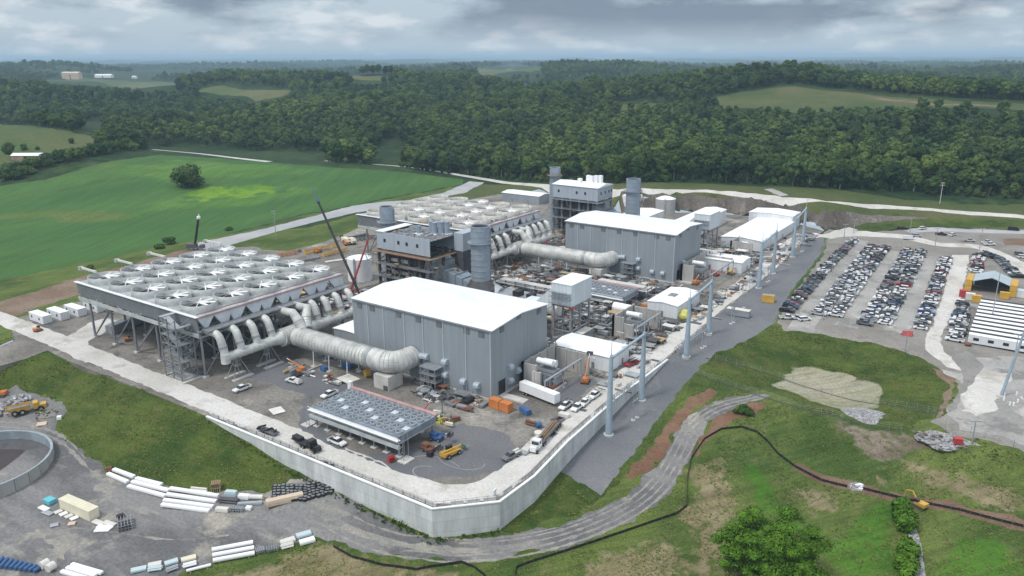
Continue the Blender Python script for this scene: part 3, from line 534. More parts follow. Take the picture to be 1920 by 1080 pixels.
for nm, ids in groups.items():
    sel = np.isin(rid, ids)
    for pad_ in (False, True):
        fs = fo[sel & (inpad == pad_)]
        if not len(fs): continue
        rr = rid[sel & (inpad == pad_)]; uq, inv = np.unique(fs, return_inverse=True); inv = inv.reshape(fs.shape)
        z = np.zeros(len(uq)) if pad_ else zo[uq]
        vv = np.stack([wx[uq], wy[uq], z], 1)
        a, b, c = vv[inv[:, 0]], vv[inv[:, 1]], vv[inv[:, 2]]
        flip = ((b-a)[:, 0]*(c-a)[:, 1]-(b-a)[:, 1]*(c-a)[:, 0]) < 0; inv[flip] = inv[flip][:, ::-1]
        me = bpy.data.meshes.new(nm); me.from_pydata(vv.tolist(), [], inv.tolist())
        mats = sorted({REG[i][1] if i >= 0 else 'forest_floor' for i in ids}); [me.materials.append(MT[m]) for m in mats]
        mi = {i: mats.index(REG[i][1] if i >= 0 else 'forest_floor') for i in ids}
        me.polygons.foreach_set('material_index', [mi[i] for i in rr.tolist()]); me.polygons.foreach_set('use_smooth', [True]*len(rr))
        if any(m in SOFT for m in mats):
            ed = np.full(len(uq), 0.)
            for i in ids:
                if i < 0 or REG[i][1] not in SOFT: continue
                px_, py_ = unpolar(np.array([p[0] for p in PO[i]]), np.array([p[1] for p in PO[i]]))
                ln, lp = unpolar(vo[uq][:, 0], vo[uq][:, 1])
                dd = np.sqrt((ln[:, None]-px_[None])**2+(lp[:, None]-py_[None])**2).min(1)/SOFT[REG[i][1]]
                ed = np.where(inpoly(ln, lp, list(zip(px_, py_))), np.minimum(dd, 1.5), ed)
            at = me.attributes.new('edge', 'FLOAT', 'POINT'); at.data.foreach_set('value', ed.tolist())
        me.update()
        o = bpy.data.objects.new(nm, me); COL.objects.link(o); tag(o, kind='structure')
# the earth face that closes the small step round the platform
mb = MB(); pb = addpoly(PAD, 0, 3)
for i in range(len(pb)):
    a, b = pb[i], pb[(i+1) % len(pb)]; mb.add([(*a, -.004), (*b, -.004), (*b, -9.5), (*a, -9.5)], [(0, 3, 2, 1)])
tag(mb.build('earth_bank', ['pad']), kind='structure')
MT['frame_brown'] = mat('frame_brown', (.13, .10, .085), .8, .1, .4)
MT['end_white'] = mat('end_white', (.60, .64, .67), .6)
MT['bluegrey_pale'] = mat('bluegrey_pale', (.55, .6, .64), .5)
# ------------------------------------------------------------------ turbine halls
def rect(x0, x1, y0, y1): return [(x0, y0), (x1, y0), (x1, y1), (x0, y1)]
DY, DX = 149., -5.5                               # offset of the second power block
def turbine_hall(ox, oy, label):
    L, W, h, rg = 57.6, 31., 22.7, 1.4; t = thing('turbine_hall', label, 'industrial building', (ox, oy, 0))
    mb = MB(); prf = [(0, .6), (W, .6), (W, h-.3), (W/2, h+rg-.3), (0, h-.3)]; mb.prof(prf, -L, 0, 0, 'x'); mb.build('wall', ['wall_blue'], t)
    mb = MB(); mb.box(-L-.35, .35, -.35, W+.35, 0, .62); mb.build('plinth', ['concrete_pad'], t)
    mb = MB(); k = .45
    mb.prof([(-k, h-.25), (W/2, h+rg-.25), (W+k, h-.25), (W+k, h+.02), (W/2, h+rg+.05), (-k, h+.02)], -L-k, k, 0, 'x'); rf = mb.build('roof', ['roof_sheet'], t)
    mb = MB(); mb.box(-L-k, k, -k-.2, -k-.003, h-.32, h+.1); mb.build('gutter', ['galv'], rf)
    lv = MB(); lv.box(-1.1, 1.1, -.12, .1, -.85, .85, 0)
    for i in range(5): lv.box(-1.02, 1.02, -.16, -.118, -.7+i*.32, -.55+i*.32, 1)
    lm = lv.mesh('louver', ['steel_dark', 'steel_mid']); lm2 = None
    for x in (-54.2, -48.4, -36.8, -28.4, -20, -9.2, -3.6): link(lm, 'louver', t, (x, 0, h-2))
    for y in (5.5, 14.5, 26): link(lm, 'louver', t, (0, y, h-1.6+(2 if 10 < y < 20 else .4)), math.pi/2)
    dp = MB(); dp.box(-.1, .1, -.25, 0, .6, h-.3); dm = dp.mesh('downpipe', ['bluegrey_pale'])
    for x in (-50.6, -43.5, -34.5, -26.6, -18.4, -9.6, -.3): link(dm, 'downpipe', t, (x, 0, 0))
    hd = MB(); hd.prof([(0, -.9), (0, 1.1), (-.9, 1.1), (-1.5, .5), (-1.5, -.3)], -.95, .95, 0, 'x'); hm_ = hd.mesh('vent_hood', ['hrsg_clad'])
    for x, z in ((-27.4, 8.6), (-25.4, 8.8), (-17.6, 8.8), (-17.6, 4.4), (-10.4, 3.9), (-5.2, 3.9)): link(hm_, 'vent_hood', t, (x, 0, z))
    for y, z in ((9, 8), (9, 3.4), (13.5, 5.3), (20, 6)): link(hm_, 'vent_hood', t, (0, y, z), math.pi/2)
    mb = MB(); mb.box(-.15, .03, 3.2, 7, .1, 5.2, 0); mb.box(-.1, .16, 2.95, 3.2, .1, 5.4, 1); mb.box(-.1, .16, 7, 7.25, .1, 5.4, 1); mb.box(-.1, .16, 2.95, 7.25, 5.4, 5.7, 1); mb.build('loading_door', ['black', 'wall_blue'], t)
    mb = MB(); mb.box(.35, 9, 3.5, 6.5, 0, .5); mb.build('ramp', ['concrete_pad'], t)
    # stair and pipe platform on the long face
    mb = MB()
    for x in (-24.6, -21.5, -18.8):
        for y in (-.9, -4.2): mb.bar((x, y, 0), (x, y, 7.2), .22)
    for z in (2.6, 4.9, 7.1):
        mb.box(-25, -18.4, -4.5, -.45, z, z+.16); mb.box(-25, -18.4, -4.55, -4.45, z+.9, z+1.); 
    mb.bar((-24.6, -4.2, 0), (-21.5, -4.2, 4.9), .16); mb.bar((-21.5, -4.2, 0), (-18.8, -4.2, 4.9), .16); mb.cyl((-23, -2.5, 0), (-23, -2.5, 6.4), .7, None, 10); mb.build('pipe_platform', ['steel'], t)
    return t
hall1 = turbine_hall(0, 0, 'blue grey turbine hall with white roof in front, beside the fan cooler yard')
hall2 = turbine_hall(DX, DY, 'blue grey turbine hall with white roof in the farther block, beyond the steam duct')
def annex(x0, x1, y0, y1, h, label, ridge=.7, m='clad_white', axis='x', nm='plant_shed', doors=2, parapet=False, rm='roof_white', cat='building'):
    cx, cy = (x0+x1)/2, (y0+y1)/2; t = thing(nm, label, cat, (cx, cy, 0)); a, b = (x1-x0)/2, (y1-y0)/2
    mb = MB()
    if axis == 'x': mb.prof([(-b, 0), (b, 0), (b, h-.2), (0, h+ridge-.2), (-b, h-.2)], -a, a, 0, 'x')
    else: mb.prof([(-a, 0), (a, 0), (a, h-.2), (0, h+ridge-.2), (-a, h-.2)], -b, b, 0, 'y')
    mb.build('wall', [m], t); mb = MB(); k = .3
    if axis == 'x': mb.prof([(-b-k, h-.15), (0, h+ridge-.15), (b+k, h-.15), (b+k, h+.05), (0, h+ridge+.08), (-b-k, h+.05)], -a-k, a+k, 0, 'x')
    else: mb.prof([(-a-k, h-.15), (0, h+ridge-.15), (a+k, h-.15), (a+k, h+.05), (0, h+ridge+.08), (-a-k, h+.05)], -b-k, b+k, 0, 'y')
    mb.build('roof', [rm], t)
    dm = MB().box(-.55, .55, -.07, .05, 0, 2.2).mesh('door', ['steel_mid'])
    for i in range(doors): link(dm, 'door', t, (-a+(i+.7)*2*a/(doors+.4), -b, 0)); 
    link(dm, 'door', t, (a, b*.3, 0), math.pi/2)
    return t
an1 = annex(-3.2, 19.2, 40, 53.4, 5.2, 'long low white switchgear building behind the firewall bay near the tall hall')
lm = MB(); lm.box(-.5, .5, -.12, 0, -.35, .35); lm = lm.mesh('wall_vent', ['white'])
for x in (-6, -3, 0.5, 5): link(lm, 'wall_vent', an1, (x, -6.7, 3.6))
an2 = annex(3, 15.8, 103, 126.6, 5.3, 'white building with open roof hatch beside the middle gantry', axis='y', doors=1)
mb = MB(); mb.box(-3, 1.6, -4.4, -4.1, 5.75, 6.4); mb.box(-2, -1.7, -3, 1.5, 5.8, 6.3); mb.box(-1.7, 1.3, -2.8, 1.2, 5.8, 6.25, 1); mb.build('roof_hatch', ['white', 'steel_mid'], an2)
annex(-7.4, 14.8, 182.5, 195.5, 5.3, 'long low white switchgear building in the farther block beside the concrete firewalls')
an4 = annex(-13, 9, 231, 292, 5.6, 'wide white warehouse beside the far end of the gantry row', axis='y', ridge=1., doors=2)
annex(-18, 8, 292.3, 309, 8.6, 'taller white end block joined to the wide warehouse', axis='y', ridge=.9, doors=1)
annex(-46, -32.5, 238, 293, 8.5, 'long white shed against the rock cut behind the farther hall', axis='y', ridge=.9)
annex(-87.5, -70.5, 260.5, 285, 5., 'low white building at the foot of the farther tall stack', axis='y', ridge=.8)
annex(-195, -163, 281, 296, 5.8, 'pale blue shed with white roof behind the farther condenser', axis='x', ridge=.9, m='wall_blue')
annex(-71, -58.2, 3, 16, 8.6, 'small blue grey lean-to with flat white roof at the back end of the nearer hall', axis='y', ridge=.3, m='wall_blue')
annex(-76, -63.9, 152, 166, 4.6, 'low annex with flat white roof at the back end of the farther hall', axis='y', ridge=.3, m='wall_blue')
# ------------------------------------------------------------------ boiler houses and stacks
def stack(x, y, z0, z1, r, label, rings=True, plat=False):
    t = thing('exhaust_stack', label, 'chimney', (x, y, 0)); mb = MB()
    mb.tube([(0, 0, z0), (0, 0, z1-.6), (0, 0, z1)], [r, r, r+.12], 28, 0, False); mb.tube([(0, 0, z1), (0, 0, z1-6)], [r-.25, r-.25], 28, 1, False)
    mb.ring((0, 0), r+.12, z1-.5, z1, .4, 28); mb.build('shell', ['stack_grey', 'steel_dark'], t, smooth=False)
    mb = MB()
    z = z0+2.2
    while z < z1-1:
        mb.ring((0, 0), r+.16, z, z+.28, .25, 28); z += 2.4
    mb.build('stiffener_ring', ['stack_grey'], t)
    mb = MB(); zp = z1-7 if not plat else z1-5
    mb.ring((0, 0), r+1.5, zp, zp+.2, 1.35, 24); 
    for a in np.linspace(0, 6.28, 17): mb.bar(((r+1.45)*math.cos(a), (r+1.45)*math.sin(a), zp), ((r+1.45)*math.cos(a), (r+1.45)*math.sin(a), zp+1.2), .08)
    mb.ring((0, 0), r+1.5, zp+1.1, zp+1.2, .08, 24); mb.build('service_platform', ['scaffold' if plat else 'steel'], t)
    mb = MB(); mb.box(r+.05, r+.5, -.3, .3, z0, z1-1); mb.build('ladder_cage', ['steel'], t, rz=.6)
    return t
def plenum(t):
    mb = MB(); R0 = 7.2
    o8 = [(R0*math.cos(a), R0*math.sin(a)*.9) for a in np.linspace(math.pi/8, 2*math.pi+math.pi/8, 9)[:8]]; i8 = [(4.1*math.cos(a), 4.1*math.sin(a)) for a in np.linspace(math.pi/8, 2*math.pi+math.pi/8, 9)[:8]]
    mb.prism(o8, 2.4, 7.5); vs = [(*p, 7.5) for p in o8]+[(*p, 11.) for p in i8]; mb.add(vs, [(i, (i+1) % 8, 8+(i+1) % 8, 8+i) for i in range(8)])
    for z in (3.4, 4.8, 6.2): mb.prism([(x*1.03, y*1.03) for x, y in o8], z, z+.3)
    for i in range(8): mb.bar((*o8[i], 0), (*o8[i], 2.4), .4)
    mb.build('plenum', ['casing'], t)
s1 = stack(-60, 75, 10.5, 33.8, 3.9, 'wide grey exhaust stack on dark octagonal base behind the nearer hall'); plenum(s1)
s2 = stack(-60+DX+2, 75+DY, 10.5, 33.8, 3.9, 'wide grey exhaust stack rising behind the farther hall roof'); plenum(s2)
stack(-112, 75, 0, 36.4, 3.05, 'grey boiler stack between the nearer boiler house and the farther condenser', plat=False)
stack(-112+DX+2, 75+DY, 0, 36.4, 3.05, 'grey boiler stack with scaffolded platform behind the white roofed boiler house', plat=True)
def boiler(ox, oy, label, done):
    t = thing('boiler_house', label, 'industrial building', (ox, oy, 0)); X0, X1, Y0, Y1 = -104, -74.5, 60, 78
    zc0, zc1 = 21.6, 28.9
    mb = MB(); mb.box(X0, X1, Y0, Y0+.3, zc0, zc1); mb.box(X0, X0+.3, Y0+.302, Y1, zc0, zc1); mb.box(X0+.302, X1, Y1-.3, Y1-.002, zc0, zc1)
    if done: mb.box(X1-.3, X1-.002, Y0+.302, Y1-.302, zc0, zc1)
    mb.build('wall', ['hrsg_clad'], t)
    if not done:
        mb = MB(); mb.box(-73.8, -69, 75, 86, 21.6, 29.2); mb.build('stair_enclosure', ['hrsg_clad'], t)
        mb = MB(); mb.box(-73.7, -69.1, 75.1, 85.9, 0, 21.55, 0); mb.build('stair_frame', ['casing'], t)
    mb = MB()
    if done:
        mb.prof([(Y0-.4, zc1), (Y1+.4, zc1), (Y1+.4, zc1+.25), ((Y0+Y1)/2, zc1+1.6), (Y0-.4, zc1+.25)], X0-.4, X1+.4, 0, 'x')
    else:
        mb.box(X0+.31, X1-.2, Y0+.31, Y1-.31, zc1-1.2, zc1-.9, 1); mb.box(X0-.3, X0+4.2, Y0-.3, Y1+.3, zc1, zc1+.3, 0)
        for i in range(70): x = random.uniform(X0+5, X1-2); y = random.uniform(Y0+1, Y1-1); mb.cb((x, y, zc1-.6), (random.uniform(.4, 2.6), random.uniform(.3, 1.2), random.uniform(.4, 1.3)), random.choice((1, 2, 2)), random.choice((0, 0, 1.57)))
        for i in range(9): mb.box(X0+5, X1-.5, Y0+1.2+i*1.9, Y0+1.4+i*1.9, zc1-.9, zc1-.45, 2)
    rf = mb.build('roof', ['roof_white' if done else 'white', 'roof_clutter', 'steel'], t)
    wm = MB(); wm.box(-.62, .62, -.06, .06, -.75, .75); wm = wm.mesh('window', ['black'])
    for x in ((-99.5, -91.6, -87, -81.2) if not done else (-100, -88, -82.5)): link(wm, 'window', t, (x, Y0, 25.4))
    if done:
        for y in (64, 69, 73.5, 76.5): link(wm, 'window', t, (X1, y, 25.6), math.pi/2)
    for x, y, hh, r in ((-81.4, 71.5, 4.4, 1.25), (-79.3, 73.2, 4.6, 1.25), (-77.3, 74.8, 4.6, 1.2), (-84.2, 73, 4.4, 1.2), (-87, 68, 2.9, 1.)):
        if not done: mb = MB(); mb.cyl((x, y, zc1-.5), (x, y, zc1+hh), r, None, 18); mb.ring((x, y), r+.14, zc1+hh-.3, zc1+hh, .3, 18); mb.box(x-1.7, x+1.7, y-1.6, y+1.6, zc1-.9, zc1-.3, 1); mb.build('roof_silencer', ['stack_grey', 'white'], t)
        else: mb = MB(); mb.cb((x-3, y-1, zc1+.9+hh*.5), (2.1, 2.1, hh*.9)); mb.cb((x-3, y-1, zc1+.8), (3, 3, .8)); mb.build('roof_silencer', ['white'], t)
    fr = MB(); xs = np.linspace(X0+.4, X1-.4, 6); ys = (Y0+.5, (Y0+Y1)/2, Y1-.5)
    col = MB().box(-.45, .45, -.45, .45, 0, zc0).mesh('column', ['steel' if done else 'frame_brown'])
    for x in xs:
        for y in ys: link(col, 'column', t, (x, y, 0))
    for z in (5.2, 10.4, 15.8, 21.2):
        for y in ys: fr.box(X0, X1, y-.22, y+.22, z-.6, z-.05, 0)
        for x in xs: fr.box(x-.2, x+.2, Y0+.3, Y1-.3, z-.55, z-.1, 0)
    for i in range(5):
        for k, (z0, z1) in enumerate(((0, 5), (5.2, 10), (10.4, 15.4), (15.8, 21))):
            if (i+k) % 2: fr.bar((xs[i], Y0+.5, z0), (xs[i+1], Y0+.5, z1), .2, 0)
    fr.build('steel_frame', ['steel_dark'], t)
    mb = MB(); mb.box(X0+2.5, X1-6, Y0+2.5, Y1-2.5, 2.5, 20.5)
    for i in range(9): mb.box(X0+2.5+i*2.5, X0+2.8+i*2.5, Y0+2.2, Y1-2.2, 2.5, 20.6)
    for z in (6, 10, 14, 18): mb.box(X0+2.2, X1-5.8, Y0+2.25, Y1-2.25, z, z+.35)
    mb.build('boiler_casing', ['casing'], t)
    if not done:
        mb = MB()
        for k in range(5): mb.box(X0+6, X0+17, Y0+1.4, Y0+2.4, 6+k*2.6, 7.2+k*2.6)
        mb.build('tube_module', ['offwhite'], t)
    for k, z in enumerate((20.6, 15.4, 10)):
        mb = MB(); mb.box(X0-1.6, X1+1.6, Y0-2.3, Y0-.1, z, z+.22); mb.box(X1+.1, X1+2, Y0, Y1, z, z+.2)
        for x in np.arange(X0-1.5, X1+1.6, 2.6): mb.bar((x, Y0-2.2, z), (x, Y0-2.2, z+1.15), .07)
        mb.box(X0-1.6, X1+1.6, Y0-2.25, Y0-2.15, z+1.05, z+1.15); mb.build('walkway', ['scaffold' if (k == 0 and not done) else 'steel_mid'], t)
    mb = MB(); rs = random.Random(3+int(done))
    for i in range(170 if not done else 60):
        x = rs.uniform(X0-3, X1+5); y = Y0-rs.uniform(.2, 4) if rs.random() < .6 else rs.uniform(Y0, Y1); x = X1+rs.uniform(0, 4) if y > Y0 else x
        z = rs.uniform(0, 18); mb.bar((x, y, z), (x+rs.uniform(-3, 3), y+rs.uniform(-.5, .5), z+rs.uniform(0, 5)), rs.uniform(.06, .22), rs.choice((0, 0, 1, 2)))
        if i % 4 == 0: mb.box(x, x+2.4, y, y+1, z, z+.15, rs.choice((1, 2)))
    mb.build('scaffold', ['steel_mid', 'timber', 'frame_brown'], t)
    # tapering inlet duct towards the stack
    mb = MB(); mb.add([(X1-5, 63, 3), (X1-5, 77, 3), (X1-5, 77, 19), (X1-5, 63, 19), (-64, 72, 3), (-64, 78, 3), (-64, 78, 9.5), (-64, 72, 9.5)], [(0, 1, 2, 3), (4, 7, 6, 5), (0, 3, 7, 4), (1, 5, 6, 2), (3, 2, 6, 7), (0, 4, 5, 1)])
    for k in range(6):
        q = k/6; a = (X1-5)*(1-q)-64*q; y0 = 63*(1-q)+72*q-.2; y1 = 77*(1-q)+78*q+.2; zt = 19*(1-q)+9.5*q+.2
        mb.box(a, a+.35, y0-.1, y0+.2, 3, zt); mb.box(a, a+.35, y0, y1, zt-.2, zt+.1)
    mb.build('inlet_duct', ['stack_grey'], t)
    return t
boiler(0, 0, 'unfinished boiler house with open clutter roof and scaffolded brown frame', False)
boiler(DX+2, DY, 'boiler house with finished white roof on dark steel legs', True)
# ------------------------------------------------------------------ air-cooled condensers
def acc(ox, oy, label, finished):
    t = thing('air_cooled_condenser', label, 'cooling plant', (ox, oy, 0)); X0, X1, Y0, Y1 = -161, -87.3, -38.5, 24.; zb, zd = 13.7, 20.6
    FX = [-152.2+14.3*i for i in range(5)]; FY = [-32.4+12.35*j for j in range(5)]
    mb = MB(); mb.box(X0, X1, Y0, Y1, zd, zd+.35); mb.build('fan_deck', ['deckgrey'], t)
    mb = MB(); pts = [(Y0, zd-.01)]
    for j in range(5):
        c = FY[j]; pts += [(c-(3.4 if j == 0 else 5.), 16.2), (c-2.9, 16.2), (c, 20.2), (c+2.9, 16.2)]
        if j < 4: pts += [(c+5.0, 16.2), (c+6.2, 18.9), (c+6.25, 18.9)]
        else: pts += [(Y1, 16.2)]
    pts += [(Y1, zd-.01)]; mb.prof(pts, X1-1.2, X1-.1, 0, 'x'); mb.build('end_wall', ['end_white'], t)
    bd = MB().prof([(-5.6, 20.5), (5.6, 20.5), (.25, 16.3), (-.25, 16.3)], X0+1, X1-1.4, 0, 'x').mesh('tube_bundle', ['steel_mid'])
    for y in FY: link(bd, 'tube_bundle', t, (0, y+6.1, 0)) if y < 10 else None
    mb = MB(); mb.add([(X0, Y0-.4, 20.5), (X1-.2, Y0-.4, 20.5), (X1-.2, Y0+.2, 15.7), (X0, Y0+.2, 15.7), (X0, Y0, 20.5), (X1-.2, Y0, 20.5), (X1-.2, Y0+.5, 15.7), (X0, Y0+.5, 15.7)], [(0, 3, 2, 1), (4, 5, 6, 7), (0, 1, 5, 4), (2, 3, 7, 6), (0, 4, 7, 3), (1, 2, 6, 5)])
    mb.box(X0-.3, X0, Y0, Y1, 16.4, 20.5); mb.build('wind_wall', ['windwall'], t)
    mb = MB(); mb.box(X0-.6, X1+.4, Y0-.9, Y0+.4, 20.95, 21.2); mb.build('deck_lip', ['white'], t)
    mb = MB()
    for y in [Y0+.6]+[(Y0+Y1)/2-24.5+12.3*i for i in range(5)]+[Y1-.6]:
        mb.box(X0, X1, y-.25, y+.25, zb, zb+.5); mb.box(X0, X1, y-.25, y+.25, 15.7, 16.2)
        for i in range(26): x = X0+(X1-X0)*i/26; mb.bar((x, y, zb+.3), (x+(X1-X0)/52, y, 15.9), .16); mb.bar((x+(X1-X0)/52, y, 15.9), (x+(X1-X0)/26, y, zb+.3), .16)
    for x in [X0+.5]+[-149+14.3*i for i in range(5)]+[X1-.6]: mb.box(x-.25, x+.25, Y0, Y1, zb+.02, zb+.52); mb.box(x-.25, x+.25, Y0, Y1, 15.68, 16.18)
    mb.box(X0-.1, X1, Y0-.35, Y0-.02, zb+.35, zb+1.7); mb.build('truss_deck', ['truss'], t)
    mb = MB(); mb.box(X1, X1+3.9, Y0+1, Y1, 16.5, 16.85)
    for y in np.arange(Y0, Y1, 2.6): mb.bar((X1+3.8, y+1, 16.85), (X1+3.8, y+1, 17.9), .06)
    mb.box(X1+3.75, X1+3.85, Y0+1, Y1, 17.85, 17.95)
    for y in np.arange(Y0+2, Y1, 6.15): mb.bar((X1, y, 14.2), (X1+3.7, y, 16.5), .12)
    mb.build('walkway', ['steel_mid'], t)
    cm = MB().cyl((0, 0, .5), (0, 0, zb), .42, None, 10).box(-.9, .9, -.9, .9, 0, .55, 1).mesh('column', ['steel_mid', 'concrete_pad'])
    CXs = (-156, -142, -128, -113.5, -100, -88.2); CYs = (-37.5, -25.5, -13.2, -1, 11.3, 23.2)
    for x in CXs:
        for y in CYs: link(cm, 'column', t, (x, y, 0))
    bl = (Vector((14, 0, zb-1))).length; 
    mb = MB()
    for j, y in enumerate(CYs):
        for i in range(5):
            if (i+j) % 2 == 0 or j == 0: mb.cyl((CXs[i], y, .6), (CXs[i+1], y, zb), .24, None, 6)
    for i, x in enumerate(CXs):
        for j in range(5):
            if (i+j) % 2 == 0 or i == 5: mb.cyl((x, CYs[j], .6), (x, CYs[j+1], zb), .24, None, 6); mb.cyl((x, CYs[j+1], .6), (x, CYs[j], zb), .2, None, 6) if i == 5 else None
    mb.build('bracing', ['steel_mid'], t)
    sh = MB(); sh.ring((0, 0), 5.8, 0, 2.5, .22, 32, 0, .22); sh = sh.mesh('fan_shroud', ['shroud' if finished else 'shroud_old'], True)
    fb = MB(); fb.cyl((0, 0, 0), (0, 0, .55), .75, .5, 12, 0)
    for k in range(8):
        a = 2*math.pi*k/8+.2; c, s_ = math.cos(a), math.sin(a); w0, w1 = .24, .16
        pts = [(.6, -w0, .18), (5.4, -w1, .12), (5.4, w1, .34), (.6, w0, .62)]
        vs = [(x*c-y*s_, x*s_+y*c, z) for x, y, z in pts]; vs += [(x, y, z+.12) for x, y, z in vs]
        fb.add(vs, [(3, 2, 1, 0), (4, 5, 6, 7), (0, 1, 5, 4), (1, 2, 6, 5), (2, 3, 7, 6), (3, 0, 4, 7)])
    fb = fb.mesh('fan', ['white']); db = MB(); db.box(-5.6, 5.6, -.3, .3, -.2, .05); db.cyl((0, 0, -1.), (0, 0, -.1), 1., None, 12, 1); 
    db.cyl((0, 0, -1.45), (0, 0, -1.35), 5.7, None, 24, 1); db = db.mesh('motor_bridge', ['steel_mid', 'black'])  # bridge and motor, plus a black disc painting the shade inside the shroud
    rs = random.Random(5)
    for x in FX:
        for y in FY:
            z = zd+.35; o = link(sh, 'fan_shroud', t, (x, y, z))
            if finished or rs.random() < .45: link(fb, 'fan', o, (0, 0, 1.75), rs.random()*.8)
            link(db, 'motor_bridge', o, (0, 0, 1.5))
    rl = MB()
    for y in (Y0+.2, Y1-.2):
        for x in np.arange(X0+.3, X1, 3.): rl.bar((x, y, zd+.3), (x, y, zd+1.5), .06)
        rl.box(X0, X1, y-.05, y+.05, zd+1.4, zd+1.5); rl.box(X0, X1, y-.05, y+.05, zd+.85, zd+.93)
    for y in np.arange(Y0+.3, Y1, 3.): rl.bar((X1-.3, y, zd+.3), (X1-.3, y, zd+1.5), .06, 1)
    rl.box(X1-.42, X1-.18, Y0, Y1, zd+1.15, zd+1.5, 1); rl.box(X1-.05, X1+.12, Y0, Y1, zd-.25, zd+.3, 1); rl.build('deck_railing', ['galv', 'pinkpipe'], t)
    return t
acc(0, 0, 'nearer air-cooled condenser, white bladed fans on a raised deck', True)
acc(DX, DY-.5, 'farther air-cooled condenser with crowded beige deck still under assembly', False)
def deck_clutter(ox, oy, n, z0, seed, label, mats, sz=1.):
    rs = random.Random(seed); mb = MB()
    for i in range(n):
        x = ox+rs.uniform(-158, -90); y = oy+rs.uniform(-37, 23); k = rs.random()
        if k < .55: mb.cb((x, y, z0+.5), (rs.uniform(.5, 3)*sz, rs.uniform(.4, 1.6)*sz, rs.uniform(.4, 1.4)), rs.randrange(len(mats)), rs.choice((0, 1.57, .4)))
        elif k < .8: mb.cyl((x, y, z0+.3), (x+rs.uniform(-3, 3), y+rs.uniform(-3, 3), z0+.4), .15, None, 5, rs.randrange(len(mats)))
        else: mb.bar((x, y, z0), (x, y, z0+rs.uniform(1.5, 3.4)), .1, rs.randrange(len(mats)))
    tag(mb.build('construction_clutter', mats), label, 'building material', kind='stuff')
deck_clutter(0, 0, 140, 20.95, 11, 'loose boards, ducts and tools strewn between the nearer condenser fans', ['galv', 'deckgrey', 'white', 'timber', 'offwhite', 'steel_dark'])
deck_clutter(DX, DY-.5, 620, 20.95, 12, 'dense pale material strewn between the farther condenser fans', ['offwhite', 'white', 'shroud_old', 'offwhite', 'steel_dark', 'timber'], 1.3)
# lifting beams standing out beyond the back edge
cr_ = MB(); cr_.box(0, 11, -.3, .3, 3.4, 4.1); cr_.box(-.5, 1, -.8, .8, 2.9, 4.2, 1)
for x in (3.2, 5.6): cr_.bar((x, 0, 0), (x, 0, 3.4), .12, 2)
cr_ = cr_.mesh('lifting_beam', ['offwhite', 'deckgrey', 'steel'])
for k, (y, w_) in enumerate(((-33.5, 'nearest the wind wall corner'), (-19.5, 'second from the wind wall corner'), (-6, 'third from the wind wall corner'), (20, 'farthest from the wind wall corner'))):
    o = bpy.data.objects.new('lifting_beam', cr_); COL.objects.link(o); o.location = (-167, y, 20.6); tag(o, 'beige lifting beam over the far edge of the nearer condenser, '+w_, 'lifting beam', 'lifting beams along the condenser edge')
# stair towers
def stair_tower(x, y, label):
    t = thing('stair_tower', label, 'stair tower', (x, y, 0)); w = 2.9; L = 4.4; hh = 21
    MB().box(-6, 6, -3.6, 3.6, 0, .35).build('base_slab', ['concrete_pad'], t)
    cm = MB().box(-.16, .16, -.16, .16, .35, hh).mesh('post', ['steel_mid'])
    for a in (-L, 0, L):
        for b in (-w, w): link(cm, 'post', t, (a, b, 0))
    mb = MB(); k = 7; dz = (hh-.6)/k
    for i in range(k):
        z = .5+i*dz
        for b in (-w, w):
            for a in (-L, 0): mb.bar((a, b, z), (a+L, b, z+dz), .11); mb.bar((a+L, b, z), (a, b, z+dz), .11)
            mb.box(-L, L, b-.1, b+.1, z-.1, z+.1)
        for a in (-L, L): mb.bar((a, -w, z), (a, w, z+dz), .11); mb.box(a-.1, a+.1, -w, w, z-.1, z+.1)
    mb.build('lattice', ['steel'], t)
    mb = MB()
    for i in range(k):
        z = .5+i*dz; s_ = 1 if i % 2 else -1
        mb.add([(-3*s_, -1.2+s_*1.2, z), (3*s_, -1.2+s_*1.2, z+dz), (3*s_, s_*1.2+1.0, z+dz), (-3*s_, s_*1.2+1.0, z)], [(0, 1, 2, 3)]); mb.box(2.6 if s_ > 0 else -L, L if s_ > 0 else -2.6, -w, w, z+dz-.08, z+dz)
    mb.build('flight', ['galv'], t)
stair_tower(-95, -41.5, 'lattice stair tower at the near corner of the nearer condenser')
stair_tower(-95+DX, 128, 'lattice stair tower at the corner of the farther condenser')
